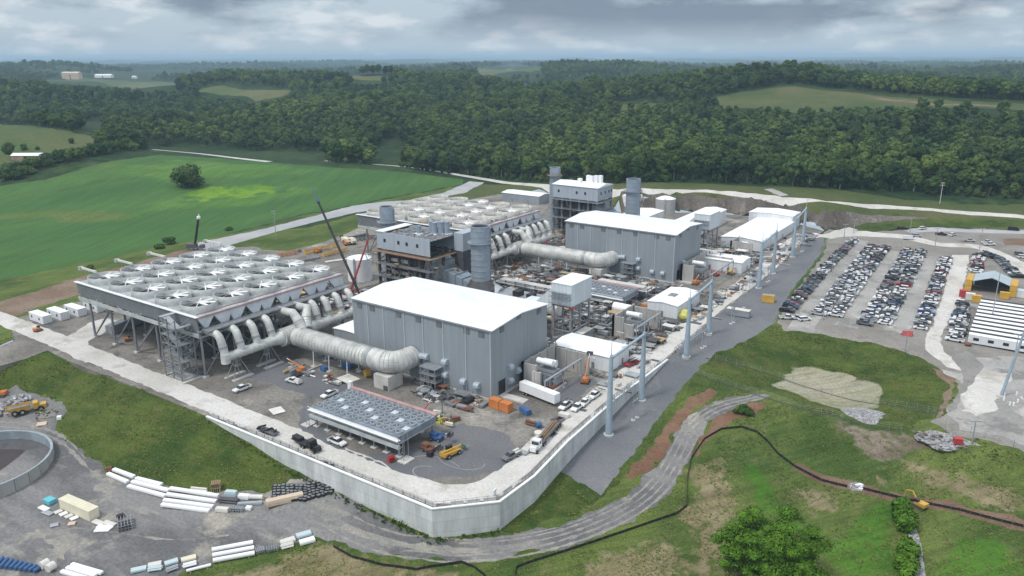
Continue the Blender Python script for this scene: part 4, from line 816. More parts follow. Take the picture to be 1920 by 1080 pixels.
# ------------------------------------------------------------------ steam ducts
def arc(c, r, a0, a1, ax, n=9):
    return [(c[0]+r*(math.cos(t) if ax != 'yz' else 0), c[1]+r*(math.sin(t) if ax == 'xy' else (math.cos(t) if ax == 'yz' else 0)), c[2]+r*(math.sin(t) if ax != 'xy' else 0)) for t in np.linspace(a0, a1, n)]
def ribs(mb, p, q, r, step, m=0, w=.22, pr=.14, n=22):
    p = Vector(p); q = Vector(q); L = (q-p).length; k = int(L/step)
    for i in range(k+1):
        c = p.lerp(q, (i+.5)/(k+1)); d = (q-p).normalized()*w/2; mb.tube([c-d, c+d], r+pr, n, m, False); mb.cyl(c-d, c-d*.98, r+pr, None, n, m)
def steam_duct(ox, oy, label):
    t = thing('steam_duct', label, 'steam duct', (ox, oy, 0)); z, y, R = 8.0, -8.8, 3.4; m = ['insul', 'steel']
    mb = MB(); mb.tube([(-76, y, z), (-37, y, z)], R, 26); ribs(mb, (-74, y, z), (-41.5, y, z), R, 1.6, 0, .34, .2, 26); mb.build('main_duct', m, t, smooth=False)
    mb = MB(); mb.tube([(-41.6, y, z), (-40.2, y, z)], R+.12, 26); mb.build('expansion_joint', ['steel'], t)
    mb = MB(); el = [(-37.5, y, z)]+arc((-35.5, y+4.6, z), 4.6, -math.pi/2, 0, 'xy', 9)+[(-30.9, -.6, z)]; mb.tube(el, [R]*len(el), 26)
    for i in range(1, len(el)-1, 1):
        a, b = Vector(el[i]), Vector(el[i+1]); d = (b-a).normalized()*.13; c = (a+b)/2; mb.tube([c-d, c+d], R+.17, 26)
    mb.build('elbow', m, t)
    MB().box(-37.2, -31, -12.2, -5.6, 0, 4.5).box(-33, -31.3, -12.4, -12.2, 0, 1.6, 1).build('pedestal', ['concrete_pad', 'steel_dark'], t)
    mb = MB(); Xh = -79.6
    hd = [(Xh, -36.2, 8), (Xh, -22, 8.), (Xh, -17, 8), (Xh, -14, 8), (Xh, -9, 8), (Xh, -4, 8), (Xh, 0, 8), (Xh, 8, 8), (Xh, 22, 8)]
    mb.tube(hd, [1.35, 1.55, 1.75, 2.3, 3.1, 2.9, 2.2, 1.75, 1.35], 22)
    for p, q, r in (((Xh, -34, 8), (Xh, -22, 8), 1.5), ((Xh, -21.5, 8), (Xh, -15.5, 8), 1.75), ((Xh, 2, 8), (Xh, 21, 8), 1.7)): ribs(mb, p, q, r, 2.6, 0, .22, .12, 20)
    ribs(mb, (Xh, -13.5, 8), (Xh, -5, 8), 2.95, 1.2, 0, .25, .2, 24); mb.build('header', m, t)
    for yr in (-35.2, -28.9, -22.6, -16.4, 4.0, 9.6, 15.2, 21.3):
        mb = MB(); r = 1.25; p = [(Xh, yr, 8), (Xh-.5, yr, 10.6), (Xh-1.6, yr, 13.6), (Xh-2., yr, 14.4), (Xh-2.7, yr, 15.1), (Xh-3.6, yr, 15.45), (Xh-5, yr, 15.5), (X_ACC, yr, 15.5)]
        mb.tube(p, r, 18); ribs(mb, (Xh-.4, yr, 10), (Xh-1.5, yr, 13.3), r, 1.3, 0, .16, .1, 18)
        if yr in (-35.2,): mb.cyl((Xh, yr, 6.2), (Xh, yr, 9.4), 1.55, None, 18)
        if abs(yr) < 33: mb.tube([(Xh, yr, 9.2), (Xh, yr+(2.6 if yr < 0 else -2.6), 8.2)], [1.1, 1.3], 14)
        mb.build('riser', m, t)
        MB().cyl((Xh-.62, yr, 10.9), (Xh-.82, yr, 11.5), 1.42, None, 18).build('bellows', ['steel'], t)
    for dy in (-1.5, 3.2):
        p0 = Vector((-74.5, -7.2+dy*.4, 10.4)); p = [p0, p0+Vector((-2.2, .6+dy*.4, 3.2)), p0+Vector((-4.2, 1.2+dy, 5.6)), p0+Vector((-6.4, 1.2+dy, 5.3)), p0+Vector((-13, 1.2+dy, 5.1))]
        mb = MB(); mb.tube(p, [1.9, 1.65, 1.4, 1.35, 1.35], 18); ribs(mb, p[0], p[1], 1.8, 1.2, 0, .2, .12, 18); mb.build('branch_duct', m, t)
    lg = MB()
    for dx, dy in ((1.8, 3.2), (-2.2, 3.2), (1.8, -3.2), (-2.2, -3.2)): lg.bar((dx, dy, .3), (dx*.15, dy*.2, 6.5), .2)
    lg.bar((0, 0, .3), (0, 0, 6.5), .26); lg.box(-2.8, -1.6, -3.8, 3.8, 0, .4, 1); lg.box(1.2, 2.6, -3.8, 3.8, 0, .4, 1); lg = lg.mesh('support', ['steel', 'concrete_pad'])
    for yr in (-31, -18.5, 11): link(lg, 'support', t, (Xh, yr, 0))
    l2 = MB(); l2.bar((0, .3, 0), (0, 0, 5.6), .25); l2.box(-.8, .8, -.5, 1.1, 0, .3, 1); l2 = l2.mesh('leg', ['white', 'concrete_pad'])
    for x in (-66, -58.5, -50): link(l2, 'leg', t, (x, y+2.4, 0)); link(l2, 'leg', t, (x, y-2.4, 0), math.pi)
    return t
X_ACC = -88.5
steam_duct(0, 0, 'ribbed pale steam duct with eight risers feeding the nearer condenser')
steam_duct(DX, DY, 'ribbed pale steam duct with eight risers feeding the farther condenser')
# ------------------------------------------------------------------ fin-fan coolers
def fin_cooler(x0, x1, y0, y1, z, nx, ny, label, white=True):
    t = thing('fin_fan_cooler', label, 'cooler', ((x0+x1)/2, (y0+y1)/2, 0)); a, b = (x1-x0)/2, (y1-y0)/2
    mb = MB(); mb.box(-a, a, -b, b, z-2.2, z-1.9); mb.box(-a, a, -b, -b+.3, z-1.85, z, 1); mb.box(-a, a, b-.3, b, z-1.85, z, 1); mb.box(-a, -a+.3, -b+.3, b-.3, z-1.85, z, 1); mb.box(a-.3, a, -b+.3, b-.3, z-1.85, z, 1); mb.box(-a+.3, a-.3, -b+.3, b-.3, z-.5, z-.1, 2)
    mb.build('frame', ['truss', 'finblue', 'finblue'], t)
    MB().box(-a-.6, a+.6, -b-1.2, -b-.05, z-.9, z-.7).box(-a-.6, a+.6, -b-1.25, -b-1.15, z+.2, z+.3).box(-a-.5, a+.5, -b-.9, -b-.1, z-3.2, z-2.3, 1).build('walkway', ['white', 'deckgrey'], t)
    sx, sy = (2*a-1)/nx, (2*b-1)/ny; r = min(sx, sy)*.44
    fm = MB(); fm.ring((0, 0), r, 0, .5, .22, 16, 2); fm.cyl((0, 0, .25), (0, 0, .5), r*.22, None, 8)
    for k in range(4): c, s_ = math.cos(k*1.571+.3), math.sin(k*1.571+.3); fm.add([(c*.2-s_*.25, s_*.2+c*.25, .42), (c*.2+s_*.25, s_*.2-c*.25, .3), (c*r*.95+s_*.3, s_*r*.95-c*.3, .3), (c*r*.95-s_*.3, s_*r*.95+c*.3, .42)], [(0, 1, 2, 3)])
    fm.cyl((0, 0, -.02), (0, 0, .02), r*.98, None, 16, 1); fm = fm.mesh('fan', ['finblue', 'steel_dark', 'galv'])
    pm = MB().box(-sx*.4, sx*.4, -sy*.33, sy*.33, 0, .12).mesh('cover_plate', ['bluegrey_pale'])
    for i in range(nx):
        for j in range(ny):
            x, y = -a+.5+(i+.5)*sx, -b+.5+(j+.5)*sy
            if white and (i+2*j) % 5 == 0 and j in (1, 2, 3): link(pm, 'cover_plate', t, (x, y, z-.05))
            else: link(fm, 'fan', t, (x, y, z-.05))
    lg = MB().box(-.2, .2, -.2, .2, 0, z-2.2).box(-.9, .9, -.7, .7, 0, .25, 1).mesh('leg', ['steel', 'concrete_pad'])
    for i in range(8):
        for y in (-b+.6, b-.6): link(lg, 'leg', t, (-a+.8+(2*a-1.6)*i/7, y, 0))
    for s_ in (-1, 1):
        mb = MB(); x = s_*(a+.6)
        for y in (-b-.8, -b+1.2): mb.bar((x, y, 0), (x, y, z+1), .12); mb.bar((x+s_*1.4, y, 0), (x+s_*1.4, y, z+1), .12)
        mb.box(min(x, x+s_*2.8), max(x, x+s_*2.8), -b-1.8, -b+2, 0, .3, 1)
        for k in range(4): mb.bar((x, -b-.8, k*1.5), (x+s_*1.4, -b-.8, k*1.5+1.5), .09)
        mb.build('ladder_tower', ['steel', 'concrete_pad'], t)
    MB().box(-a, a, b-.2, b+1.0, z-.3, z+.35).build('header_pipe', ['pinkpipe'], t)
    return t
fin_cooler(-32.2, .6, -41.6, -26.8, 6.2, 14, 5, 'rectangular bank of blue grey cooling fans in front of the nearer hall')
fin_cooler(-31, -7, 100.5, 115.5, 5.5, 11, 5, 'bank of blue grey cooling fans behind the white filter box')
# ------------------------------------------------------------------ inlet filter houses
def filter_house(ox, oy, label):
    t = thing('filter_house', label, 'air filter house', (ox, oy, 0)); X0, X1, Y0, Y1 = -13.2, -4.9, 55.2, 70.
    MB().box(X0, X1, Y0, Y1, 14, 22).build('filter_box', ['ribwhite'], t); MB().box(X0-.2, X1+.2, Y0-.2, Y1+.2, 22.003, 22.25).build('roof', ['roof_white'], t)
    mb = MB(); mb.add([(X0, 57, 13), (X0, 68.5, 13), (X0, 68.5, 20.5), (X0, 57, 20.5), (-23, 58.5, 6.5), (-23, 66.5, 6.5), (-23, 66.5, 11.5), (-23, 58.5, 11.5)], [(0, 1, 2, 3), (4, 7, 6, 5), (0, 3, 7, 4), (1, 5, 6, 2), (3, 2, 6, 7), (0, 4, 5, 1)])
    mb.box(-29, -23, 58.5, 66.5, 2, 11.4); mb.build('inlet_duct', ['ribwhite'], t)
    lg = MB().box(-.3, .3, -.3, .3, 0, 14).mesh('leg', ['steel'])
    for x in (X0+.6, X1-.6):
        for y in (Y0+.6, (Y0+Y1)/2, Y1-.6): link(lg, 'leg', t, (x, y, 0))
    mb = MB()
    for z in (4.5, 9, 13.7): mb.box(X0, X1, Y0+.3, Y0+.8, z-.3, z); mb.box(X0, X1, Y1-.8, Y1-.3, z-.3, z); mb.box(X1-.8, X1-.3, Y0+.8, Y1-.8, z-.3, z)
    for z in (0, 4.5, 9): mb.bar((X0+.6, Y0+.6, z), (X1-.6, Y0+.6, z+4.4), .16); mb.bar((X1-.6, Y0+.6, z), (X1-.6, (Y0+Y1)/2, z+4.4), .16); mb.bar((X1-.6, Y1-.6, z), (X1-.6, (Y0+Y1)/2, z+4.4), .16)
    mb.build('support_frame', ['steel'], t); mb = MB()
    for z in (16.2, 18.6, 20.4):
        mb.box(X0-.2, X1+.2, Y0-1.5, Y0-.05, z-1.5, z-1.38)
        for x in np.arange(X0, X1, 1.4): mb.bar((x, Y0-1.45, z-1.4), (x, Y0-1.45, z-.3), .06)
    for x in (X0+1, X0+4): mb.bar((x, Y0-1.4, 0), (x, Y0-1.4, 19), .12)
    mb.build('access_stair', ['steel'], t); MB().box(X1-.1, X1+.6, Y0-.6, Y0+1.2, 13.2, 13.9).build('lifting_beam', ['red'], t)
    return t
filter_house(0, 0, 'white box filter house on steel legs between the two halls')
filter_house(DX, DY, 'white box filter house on steel legs behind the farther hall')
# ------------------------------------------------------------------ tanks
def tank(x, y, r, h, cone, m, label, roofm='roof_white'):
    t = thing('storage_tank', label, 'tank', (x, y, 0)); mb = MB(); mb.cyl((0, 0, 0), (0, 0, h), r, None, 36, 0); 
    for z in np.arange(2.4, h, 2.4): mb.tube([(0, 0, z), (0, 0, z+.08)], r+.04, 36, 0, False)
    mb.build('shell', [m], t)
    mb = MB(); mb.cyl((0, 0, h+.01), (0, 0, h+cone*.7), r+.05, r*.45, 36, 0, False); mb.cyl((0, 0, h+cone*.7), (0, 0, h+cone), r*.45, .3, 36, 0); mb.build('roof', [roofm], t)
    mb = MB(); mb.box(r, r+.5, -.4, .4, 0, h+.6); mb.ring((0, 0), r+.05, h+.9, h+1.0, .05, 30); 
    for a in np.linspace(0, 6.28, 13): mb.bar((r*math.cos(a), r*math.sin(a), h), (r*math.cos(a), r*math.sin(a), h+1), .05)
    mb.build('ladder', ['galv'], t, rz=-1.2)
tank(-130, 74, 5.6, 10.6, 1.3, 'white', 'white tank beside the crossed crane booms')
tank(-99, 296, 7.4, 11.2, 2.2, 'white', 'white domed tank left of the farther tall stack')
tank(-93, 303, 7., 9.8, 2., 'tank_grey', 'grey tank with pale roof directly behind the farther tall stack')
tank(-77.5, 303, 6.6, 9.6, 1.8, 'tank_grey', 'grey tank with pale roof standing clear against the rock cut')
# ------------------------------------------------------------------ transformer bays
def firewall(x, y, pts, hh, label):
    t = thing('firewall', label, 'concrete wall', (x, y, 0)); mb = MB()
    for a, b, h1 in pts:
        mb.box(min(a[0], b[0])-.25, max(a[0], b[0])+.25, min(a[1], b[1])-.25, max(a[1], b[1])+.25, 0, h1)
        L = max(abs(a[0]-b[0]), abs(a[1]-b[1])); k = max(1, int(L/4))
        for i in range(k+1): q = i/k; cx, cy = a[0]+(b[0]-a[0])*q, a[1]+(b[1]-a[1])*q; mb.box(cx-.42, cx+.42, cy-.42, cy+.42, 0, h1+.15)
    mb.build('panel', ['firewall'], t)
def transformer(x, y, label, s=1.):
    t = thing('power_transformer', label, 'transformer', (x, y, 0)); 
    MB().box(-3.6*s, 3.6*s, -3*s, 3*s, 0, .5).build('base_slab', ['concrete_pad'], t); MB().box(-2.6*s, 2.6*s, -1.4*s, 1.4*s, .5, 4.4*s).box(-2.75*s, 2.75*s, -1.5*s, 1.5*s, 3.9*s, 4.1*s).build('tank', ['steel'], t); MB().box(-3.1*s, 3.1*s, -2.8*s, 2.8*s, .51, 1.1*s).build('oil_bund', ['rust' if s > 1 else 'steel_mid'], t)
    mb = MB()
    for i in range(7): mb.bar((-3*s+i*s, -2.2*s, .5), (-3*s+i*s, -2.2*s, 3.4*s), .1); mb.bar((-3*s+i*s, 2.4*s, .5), (-3*s+i*s+.6, 2.4*s, 4*s), .1)
    mb.box(-3.1*s, 3.1*s, -2.4*s, -2.1*s, 2.2*s, 2.4*s); mb.box(2.7*s, 3.2*s, -1.6*s, 1.4*s, 1.1*s, 3.2*s); mb.build('pipework', ['galv'], t)
    rm = MB()
    for i in range(9): rm.box(-2.4*s+i*.55*s, -2.15*s+i*.55*s, 0, 1.1*s, 0, 3*s)
    rm = rm.mesh('radiator', ['galv']); link(rm, 'radiator', t, (0, 1.5*s, 1)); link(rm, 'radiator', t, (0, -2.6*s, 1))
    MB().cyl((-2.2*s, -1.2*s, 6.4*s), (2.2*s, -1.2*s, 6.4*s), .75*s, None, 14).build('conservator', ['roof_white'], t)
    MB().cyl((-1.5*s, .6*s, 5.6*s), (1.9*s, .8*s, 5.6*s), .9*s, None, 14).build('isophase_duct', ['white'], t)
    bm_ = MB().cyl((0, 0, 0), (.3, .2, 2.2), .16, .08, 8).cyl((0, 0, .5), (0, 0, .6), .3, None, 8).cyl((.1, .1, 1), (.1, .1, 1.1), .28, None, 8).mesh('bushing', ['steel'])
    for i in range(3): link(bm_, 'bushing', t, (-1.6*s+i*1.5*s, 1.1*s, 4.3*s))
firewall(0, 0, (((1.6, 14.5), (1.6, 34), 8.2), ((1.6, 34), (14, 34), 7.2), ((1.6, 14.5), (6.4, 14.5), 8.2), ((6.9, 12.6), (9., 12.6), 7)), 8, 'concrete firewall wrapped round the transformer beside the nearer hall')
transformer(7.4, 20, 'large transformer with white tanks inside the firewall beside the nearer hall', 1.3)
firewall(0, 0, (((3.9, 71.5), (3.9, 88), 8), ((3.9, 88), (14, 88), 7.4), ((3.9, 71.5), (7.7, 71.5), 8), ((8.3, 71.8), (11.5, 72.2), 5.6)), 8, 'concrete firewall in front of the roof hatch building')
transformer(8.8, 79.4, 'transformer with white tanks behind the middle concrete firewall', 1.2)
firewall(0, 0, (((-3.9, 154.5), (-3.9, 184.6), 8.2), ((-3.9, 184.6), (9, 184.6), 6.4), ((-3.9, 154.5), (1.4, 154.5), 8.2)), 8, 'concrete firewall at the corner of the farther hall')
transformer(1.2, 163, 'transformer with white tanks inside the firewall beside the farther hall', 1.25)
firewall(0, 0, (((-3.4, 219.5), (-3.4, 233), 6.6), ((-3.4, 219.5), (7.5, 219.5), 6.6)), 7, 'concrete firewall at the front of the wide warehouse')
transformer(2, 226, 'small transformer behind the firewall at the front of the wide warehouse', .8)
# ------------------------------------------------------------------ gantries
def gantry(p, q, ztop, zb1, zb2, label, mast=4.5):
    t = thing('line_gantry', label, 'steel gantry', (0, 0, 0)); pm = None
    for (x, y), zb in ((p, zb1), (q, zb2)):
        mb = MB(); mb.tube([(x, y, zb), (x, y, (zb+ztop)/2), (x, y, ztop)], [1.05, .8, .5], 12); mb.cyl((x, y, ztop), (x, y, ztop+mast), .16, .05, 6)
        for z in (zb+1, zb+8, zb+15, ztop-.6): mb.tube([(x, y, z), (x, y, z+.3)], 1.12-.03*(z-zb), 12, 0, False)
        mb.build('post', ['gantry_blue'], t); MB().cyl((x, y, zb-.6), (x, y, zb+.5), 1.5, None, 14).build('footing', ['concrete_pad'], t)
    d = (Vector((q[0], q[1], 0))-Vector((p[0], p[1], 0))); mb = MB(); mb.tube([(p[0], p[1], ztop-.7), (q[0], q[1], ztop-.7)], .42, 8); mb.build('crossbeam', ['gantry_blue'], t)
    mb = MB(); n_ = d.normalized(); s_ = Vector((-n_.y, n_.x, 0))
    for k in range(3):
        c = Vector((p[0], p[1], ztop-1))+d*(k+.5)/3
        for s2 in (-1,):
            for i in range(7): e = c+s_*s2*(-.4-i*.28)+Vector((0, 0, -i*.1)); mb.cyl(e, e+Vector((0, 0, .1)), .17, None, 6)
    mb.build('insulator_string', ['steel_dark'], t)
    return t
gantry((34.9, 9.3), (34.1, 32.5), 19.4, -5.2, -3.4, 'pale blue two-post gantry standing nearest, below the retaining wall')
gantry((34.4, 67.5), (32.4, 93.5), 21.2, -.3, 0, 'pale blue two-post gantry second nearest, at the end of the retaining wall')
gantry((29.3, 163), (27.3, 191), 21.2, 0, 0, 'pale blue two-post gantry third along the strip, beside the first parked row')
gantry((26.2, 228.5), (22.5, 262), 20.6, 0, 0, 'pale blue two-post gantry farthest along the strip, beside the wide warehouse')
def dead_end(p, q, z, label):
    t = thing('dead_end_beam', label, 'steel beam', (0, 0, 0)); mb = MB(); mb.tube([(*p, z), (*q, z)], .34, 8); mb.build('beam', ['galv'], t); a = Vector(p); b = Vector(q)
    pm = MB().tube([(0, 0, 0), (0, 0, z)], [.22, .16], 8).cyl((0, 0, 0), (0, 0, .3), .6, None, 10).cyl((0, 0, z), (0, 0, z+3.6), .07, .03, 6).mesh('post', ['galv'])
    for k in (0, .5, 1): c = a.lerp(b, k); link(pm, 'post', t, (c.x, c.y, 0))
    im = MB()
    for i in range(6): im.cyl((0, 0, -.3-i*.28), (0, 0, -.18-i*.28), .2, None, 8)
    im = im.mesh('insulator', ['steel_dark'])
    for k in (.2, .5, .8): c = a.lerp(b, k); link(im, 'insulator', t, (c.x, c.y-.5, z))
dead_end((12.6, 10), (12.6, 32), 6., 'grey dead-end beam on thin posts in front of the nearest transformer'); dead_end((15, 68), (15, 88), 6.5, 'grey dead-end beam on thin posts in front of the middle firewall'); dead_end((11.5, 150), (11.5, 180), 6.5, 'grey dead-end beam on thin posts in front of the farther transformer')
# equipment between gantry legs
sup = MB()
for dx in (-1.1, 1.1): sup.box(dx-.12, dx+.12, -.12, .12, 0, 6.); sup.cyl((dx, 0, -.3), (dx, 0, .25), .7, None, 10, 1)
sup.box(-1.6, 1.6, -.2, .2, 6, 6.3)
for i in range(3): sup.cyl((-1.3+i*1.3, 0, 6.3), (-1.3+i*1.3, 0, 8.2), .16, .1, 8, 2)
supm = sup.mesh('bus_support', ['galv', 'concrete_pad', 'steel'])
for x, y, lb in ((37.4, 21.5, 'galvanised bus support between the legs of the nearest gantry'), (35.8, 80, 'galvanised bus support between the legs of the second gantry'), (35.5, 111, 'galvanised bus support just past the second gantry'), (33, 131, 'galvanised bus support beside the yellow shed on the strip'), (29.8, 176, 'galvanised bus support between the legs of the third gantry'), (27, 244, 'galvanised bus support between the legs of the farthest gantry')):
    o = bpy.data.objects.new('bus_support', supm); COL.objects.link(o); o.location = (x, y, float(hz(x, y)[0])); o.rotation_euler = (0, 0, 1.45); tag(o, lb, 'bus support', 'bus supports under the gantries')
for i, (y0, y1) in enumerate(((12, 30), (66, 92), (160, 192), (226, 260))):
    mb = MB(); rs = random.Random(i); X = 31.3 if i == 0 else (30.5 if i == 1 else 24.5 if i == 2 else 19.8); zz = .6
    for k in range(4):
        for s_ in (0, 1): mb.bar((X+s_*1.6, y0+(y1-y0)*k/3, 0), (X+s_*1.6, y0+(y1-y0)*k/3, 2.6), .1)
    for s_ in (0, .8, 1.6): mb.tube([(X+s_, y0, 2.7), (X+s_, y1, 2.7)], .13, 6)
    for k in range(10): yy = rs.uniform(y0, y1); mb.cyl((X+rs.uniform(0, 1.6), yy, 2.7), (X+rs.uniform(0, 1.6), yy, 4.2), .14, .06, 6); mb.box(X-.2, X+1.8, yy, yy+.18, 2.5, 2.65)
    tag(mb.build('bus_rack', ['galv']), 'galvanised switch rack at the feet of the %s gantry' % ('nearest', 'second nearest', 'third', 'farthest')[i], 'switchgear rack', 'switch racks at the gantries')
# ------------------------------------------------------------------ retaining wall, barrier and fences
t = thing('retaining_wall', 'long pale concrete retaining wall curving round the front of the plant platform', 'retaining wall', (0, 0, 0))
wl = [(-62, -55.1), (23.2, -55.1), (34., -44.1), (34.4, -30), (32, -9.8), (30.4, 21), (30.4, 60)]
def wall_strip(pl, off0, off1, z0, z1):
    mb = MB(); L = []; Rr = []
    for i, p in enumerate(pl):
        p = Vector(p); a = Vector(pl[max(i-1, 0)]); b = Vector(pl[min(i+1, len(pl)-1)]); d = (b-a).normalized(); nn = Vector((d.y, -d.x))
        L.append(p+nn*off0); Rr.append(p+nn*off1)
    for i in range(len(pl)-1):
        q = [L[i], L[i+1], Rr[i+1], Rr[i]]; zz = [(z0(pl[i]) if callable(z0) else z0), (z0(pl[i+1]) if callable(z0) else z0)]
        vs = [(*q[0], zz[0]), (*q[1], zz[1]), (*q[2], zz[1]), (*q[3], zz[0]), (*q[0], z1), (*q[1], z1), (*q[2], z1), (*q[3], z1)]
        f = [(4, 5, 6, 7), (0, 4, 7, 3)][:1]+[(0, 1, 5, 4), (2, 3, 7, 6)]
        if i == 0: f.append((0, 4, 7, 3))
        if i == len(pl)-2: f.append((1, 2, 6, 5))
        mb.add(vs, f)
    return mb
wall_strip(wl, 0, .45, -10, .35).build('panel', ['wall_concrete'], t)
wall_strip(wl, -.12, .6, .36, .62).build('coping', ['white'], t)
fb_ = MB(); pl = [Vector(p) for p in wl[:-1]]+[Vector((30.4, 58))]
for a, b in zip(pl, pl[1:]):
    k = max(2, int((b-a).length/2.4)); d = (b-a).normalized(); nn = Vector((-d.y, d.x))*.35
    for i in range(k): p = a.lerp(b, i/k)+nn; fb_.cyl((*p, 0), (*p, 1.9), .06, None, 5)
    for z in (.7, 1.3, 1.85): fb_.cyl((*(a+nn), z), (*(b+nn), z), .035, None, 4)
tag(fb_.build('safety_fence', ['steel_mid']), 'grey post and rail fence along the top of the front retaining wall', 'fence')
cbm = MB().prof([(-.4, 0), (.4, 0), (.25, .25), (.12, .8), (-.12, .8), (-.25, .25)], -1.5, 1.5, 0, 'x').mesh('concrete_barrier', ['concrete_pad'])
nb = 0
rk_ = random.Random(4)
for a, b in zip(pl[:6], pl[1:6]):
    k = int((b-a).length/3.3); d = (b-a).normalized(); nn = Vector((-d.y, d.x))*1.5
    for i in range(k):
        if rk_.random() < .2: continue
        p = a.lerp(b, (i+.5)/k)+nn; o = bpy.data.objects.new('concrete_barrier', cbm); COL.objects.link(o); o.location = (*p, 0); o.rotation_euler = (0, 0, math.atan2(d.y, d.x)+math.pi/2*0)
        tag(o, 'grey concrete traffic barrier in the line behind the front retaining wall', 'barrier', 'concrete barriers along the perimeter road'); nb += 1
def fence(pts, hgt, label, base=False, nm='chain_link_fence', m='galv', step=3., world=False):
    mb = MB(); c = [p if world else P2(*p) for p in pts]
    for a, b in zip(c, c[1:]):
        a = Vector(a); b = Vector(b); k = max(1, int((b-a).length/step)); q = [a.lerp(b, i/k) for i in range(k+1)]; z = hz([p.x for p in q], [p.y for p in q])
        for i in range(k+1): mb.cyl((*q[i], z[i]-.2), (*q[i], z[i]+hgt), .05, None, 5)
        for i in range(k):
            for h in (.15, .4*hgt, .7*hgt, hgt-.05): mb.cyl((*q[i], z[i]+h), (*q[i+1], z[i+1]+h), .018, None, 4)
            if base: mb.add([(*q[i], z[i]-.3), (*q[i+1], z[i+1]-.3), (*q[i+1], z[i+1]+.28), (*q[i], z[i]+.28)], [(0, 1, 2, 3), (3, 2, 1, 0)], 1)
    tag(mb.build(nm, [m, 'lot']), label, 'fence')
fence([(1448, 604), (1484, 548), (1540, 478), (1552, 450)], 2.4, 'chain link fence between the gantry strip and the first row of parked cars')
fence([(1302, 700), (1360, 722), (1440, 748), (1520, 772), (1600, 792), (1690, 808)], 2.2, 'chain link fence along the bank between the basin and the gravel road', True)
fence([(1322, 672), (1400, 690), (1450, 705), (1540, 735), (1660, 760), (1760, 778)], 2.2, 'chain link fence crossing the pale pond bed of the basin', True)
fence([(1236, 690), (1310, 672)], 2.2, 'short chain link fence crossing the gantry strip')
fence([(1750, 790), (1820, 812), (1900, 838), (1960, 852)], 2.2, 'chain link fence along the lower edge of the stone yard')
def siltfence(pts, label):
    mb = MB(); c = [P(*p) for p in pts]
    for a, b in zip(c, c[1:]):
        a = Vector(a); b = Vector(b); k = max(1, int((b-a).length/2)); q = [a.lerp(b, i/k) for i in range(k+1)]; z = hz([p.x for p in q], [p.y for p in q])
        for i in range(k): 
            p, r = q[i], q[i+1]; mb.add([(p.x, p.y, z[i]-.1), (r.x, r.y, z[i+1]-.1), (r.x, r.y, z[i+1]+.75), (p.x, p.y, z[i]+.75), (p.x+.04, p.y+.05, z[i]-.1), (r.x+.04, r.y+.05, z[i+1]-.1), (r.x+.04, r.y+.05, z[i+1]+.75), (p.x+.04, p.y+.05, z[i]+.75)], [(0, 1, 2, 3), (7, 6, 5, 4), (3, 2, 6, 7)])
            mb.bar((p.x, p.y, z[i]-.2), (p.x, p.y, z[i]+.95), .04, 1)
    tag(mb.build('silt_fence', ['black', 'wood_pole']), label, 'fence')
siltfence([(625, 1026), (660, 1046), (720, 1062), (780, 1070), (840, 1060), (865, 1056), (890, 1066), (910, 1082)], 'black silt fence along the grass below the front gravel road')
siltfence([(965, 1079), (968, 1066), (1000, 1054), (1100, 1022), (1200, 988), (1268, 965), (1288, 950), (1288, 900), (1296, 860), (1320, 825), (1352, 806), (1390, 802), (1420, 812), (1440, 830), (1458, 852), (1490, 876), (1540, 902), (1588, 914)], 'long black silt fence looping over the grass past the gravel road bend')
siltfence([(1618, 918), (1700, 938), (1800, 958), (1960, 998), (2150, 1048)], 'black silt fence beside the trench behind the yellow excavator')
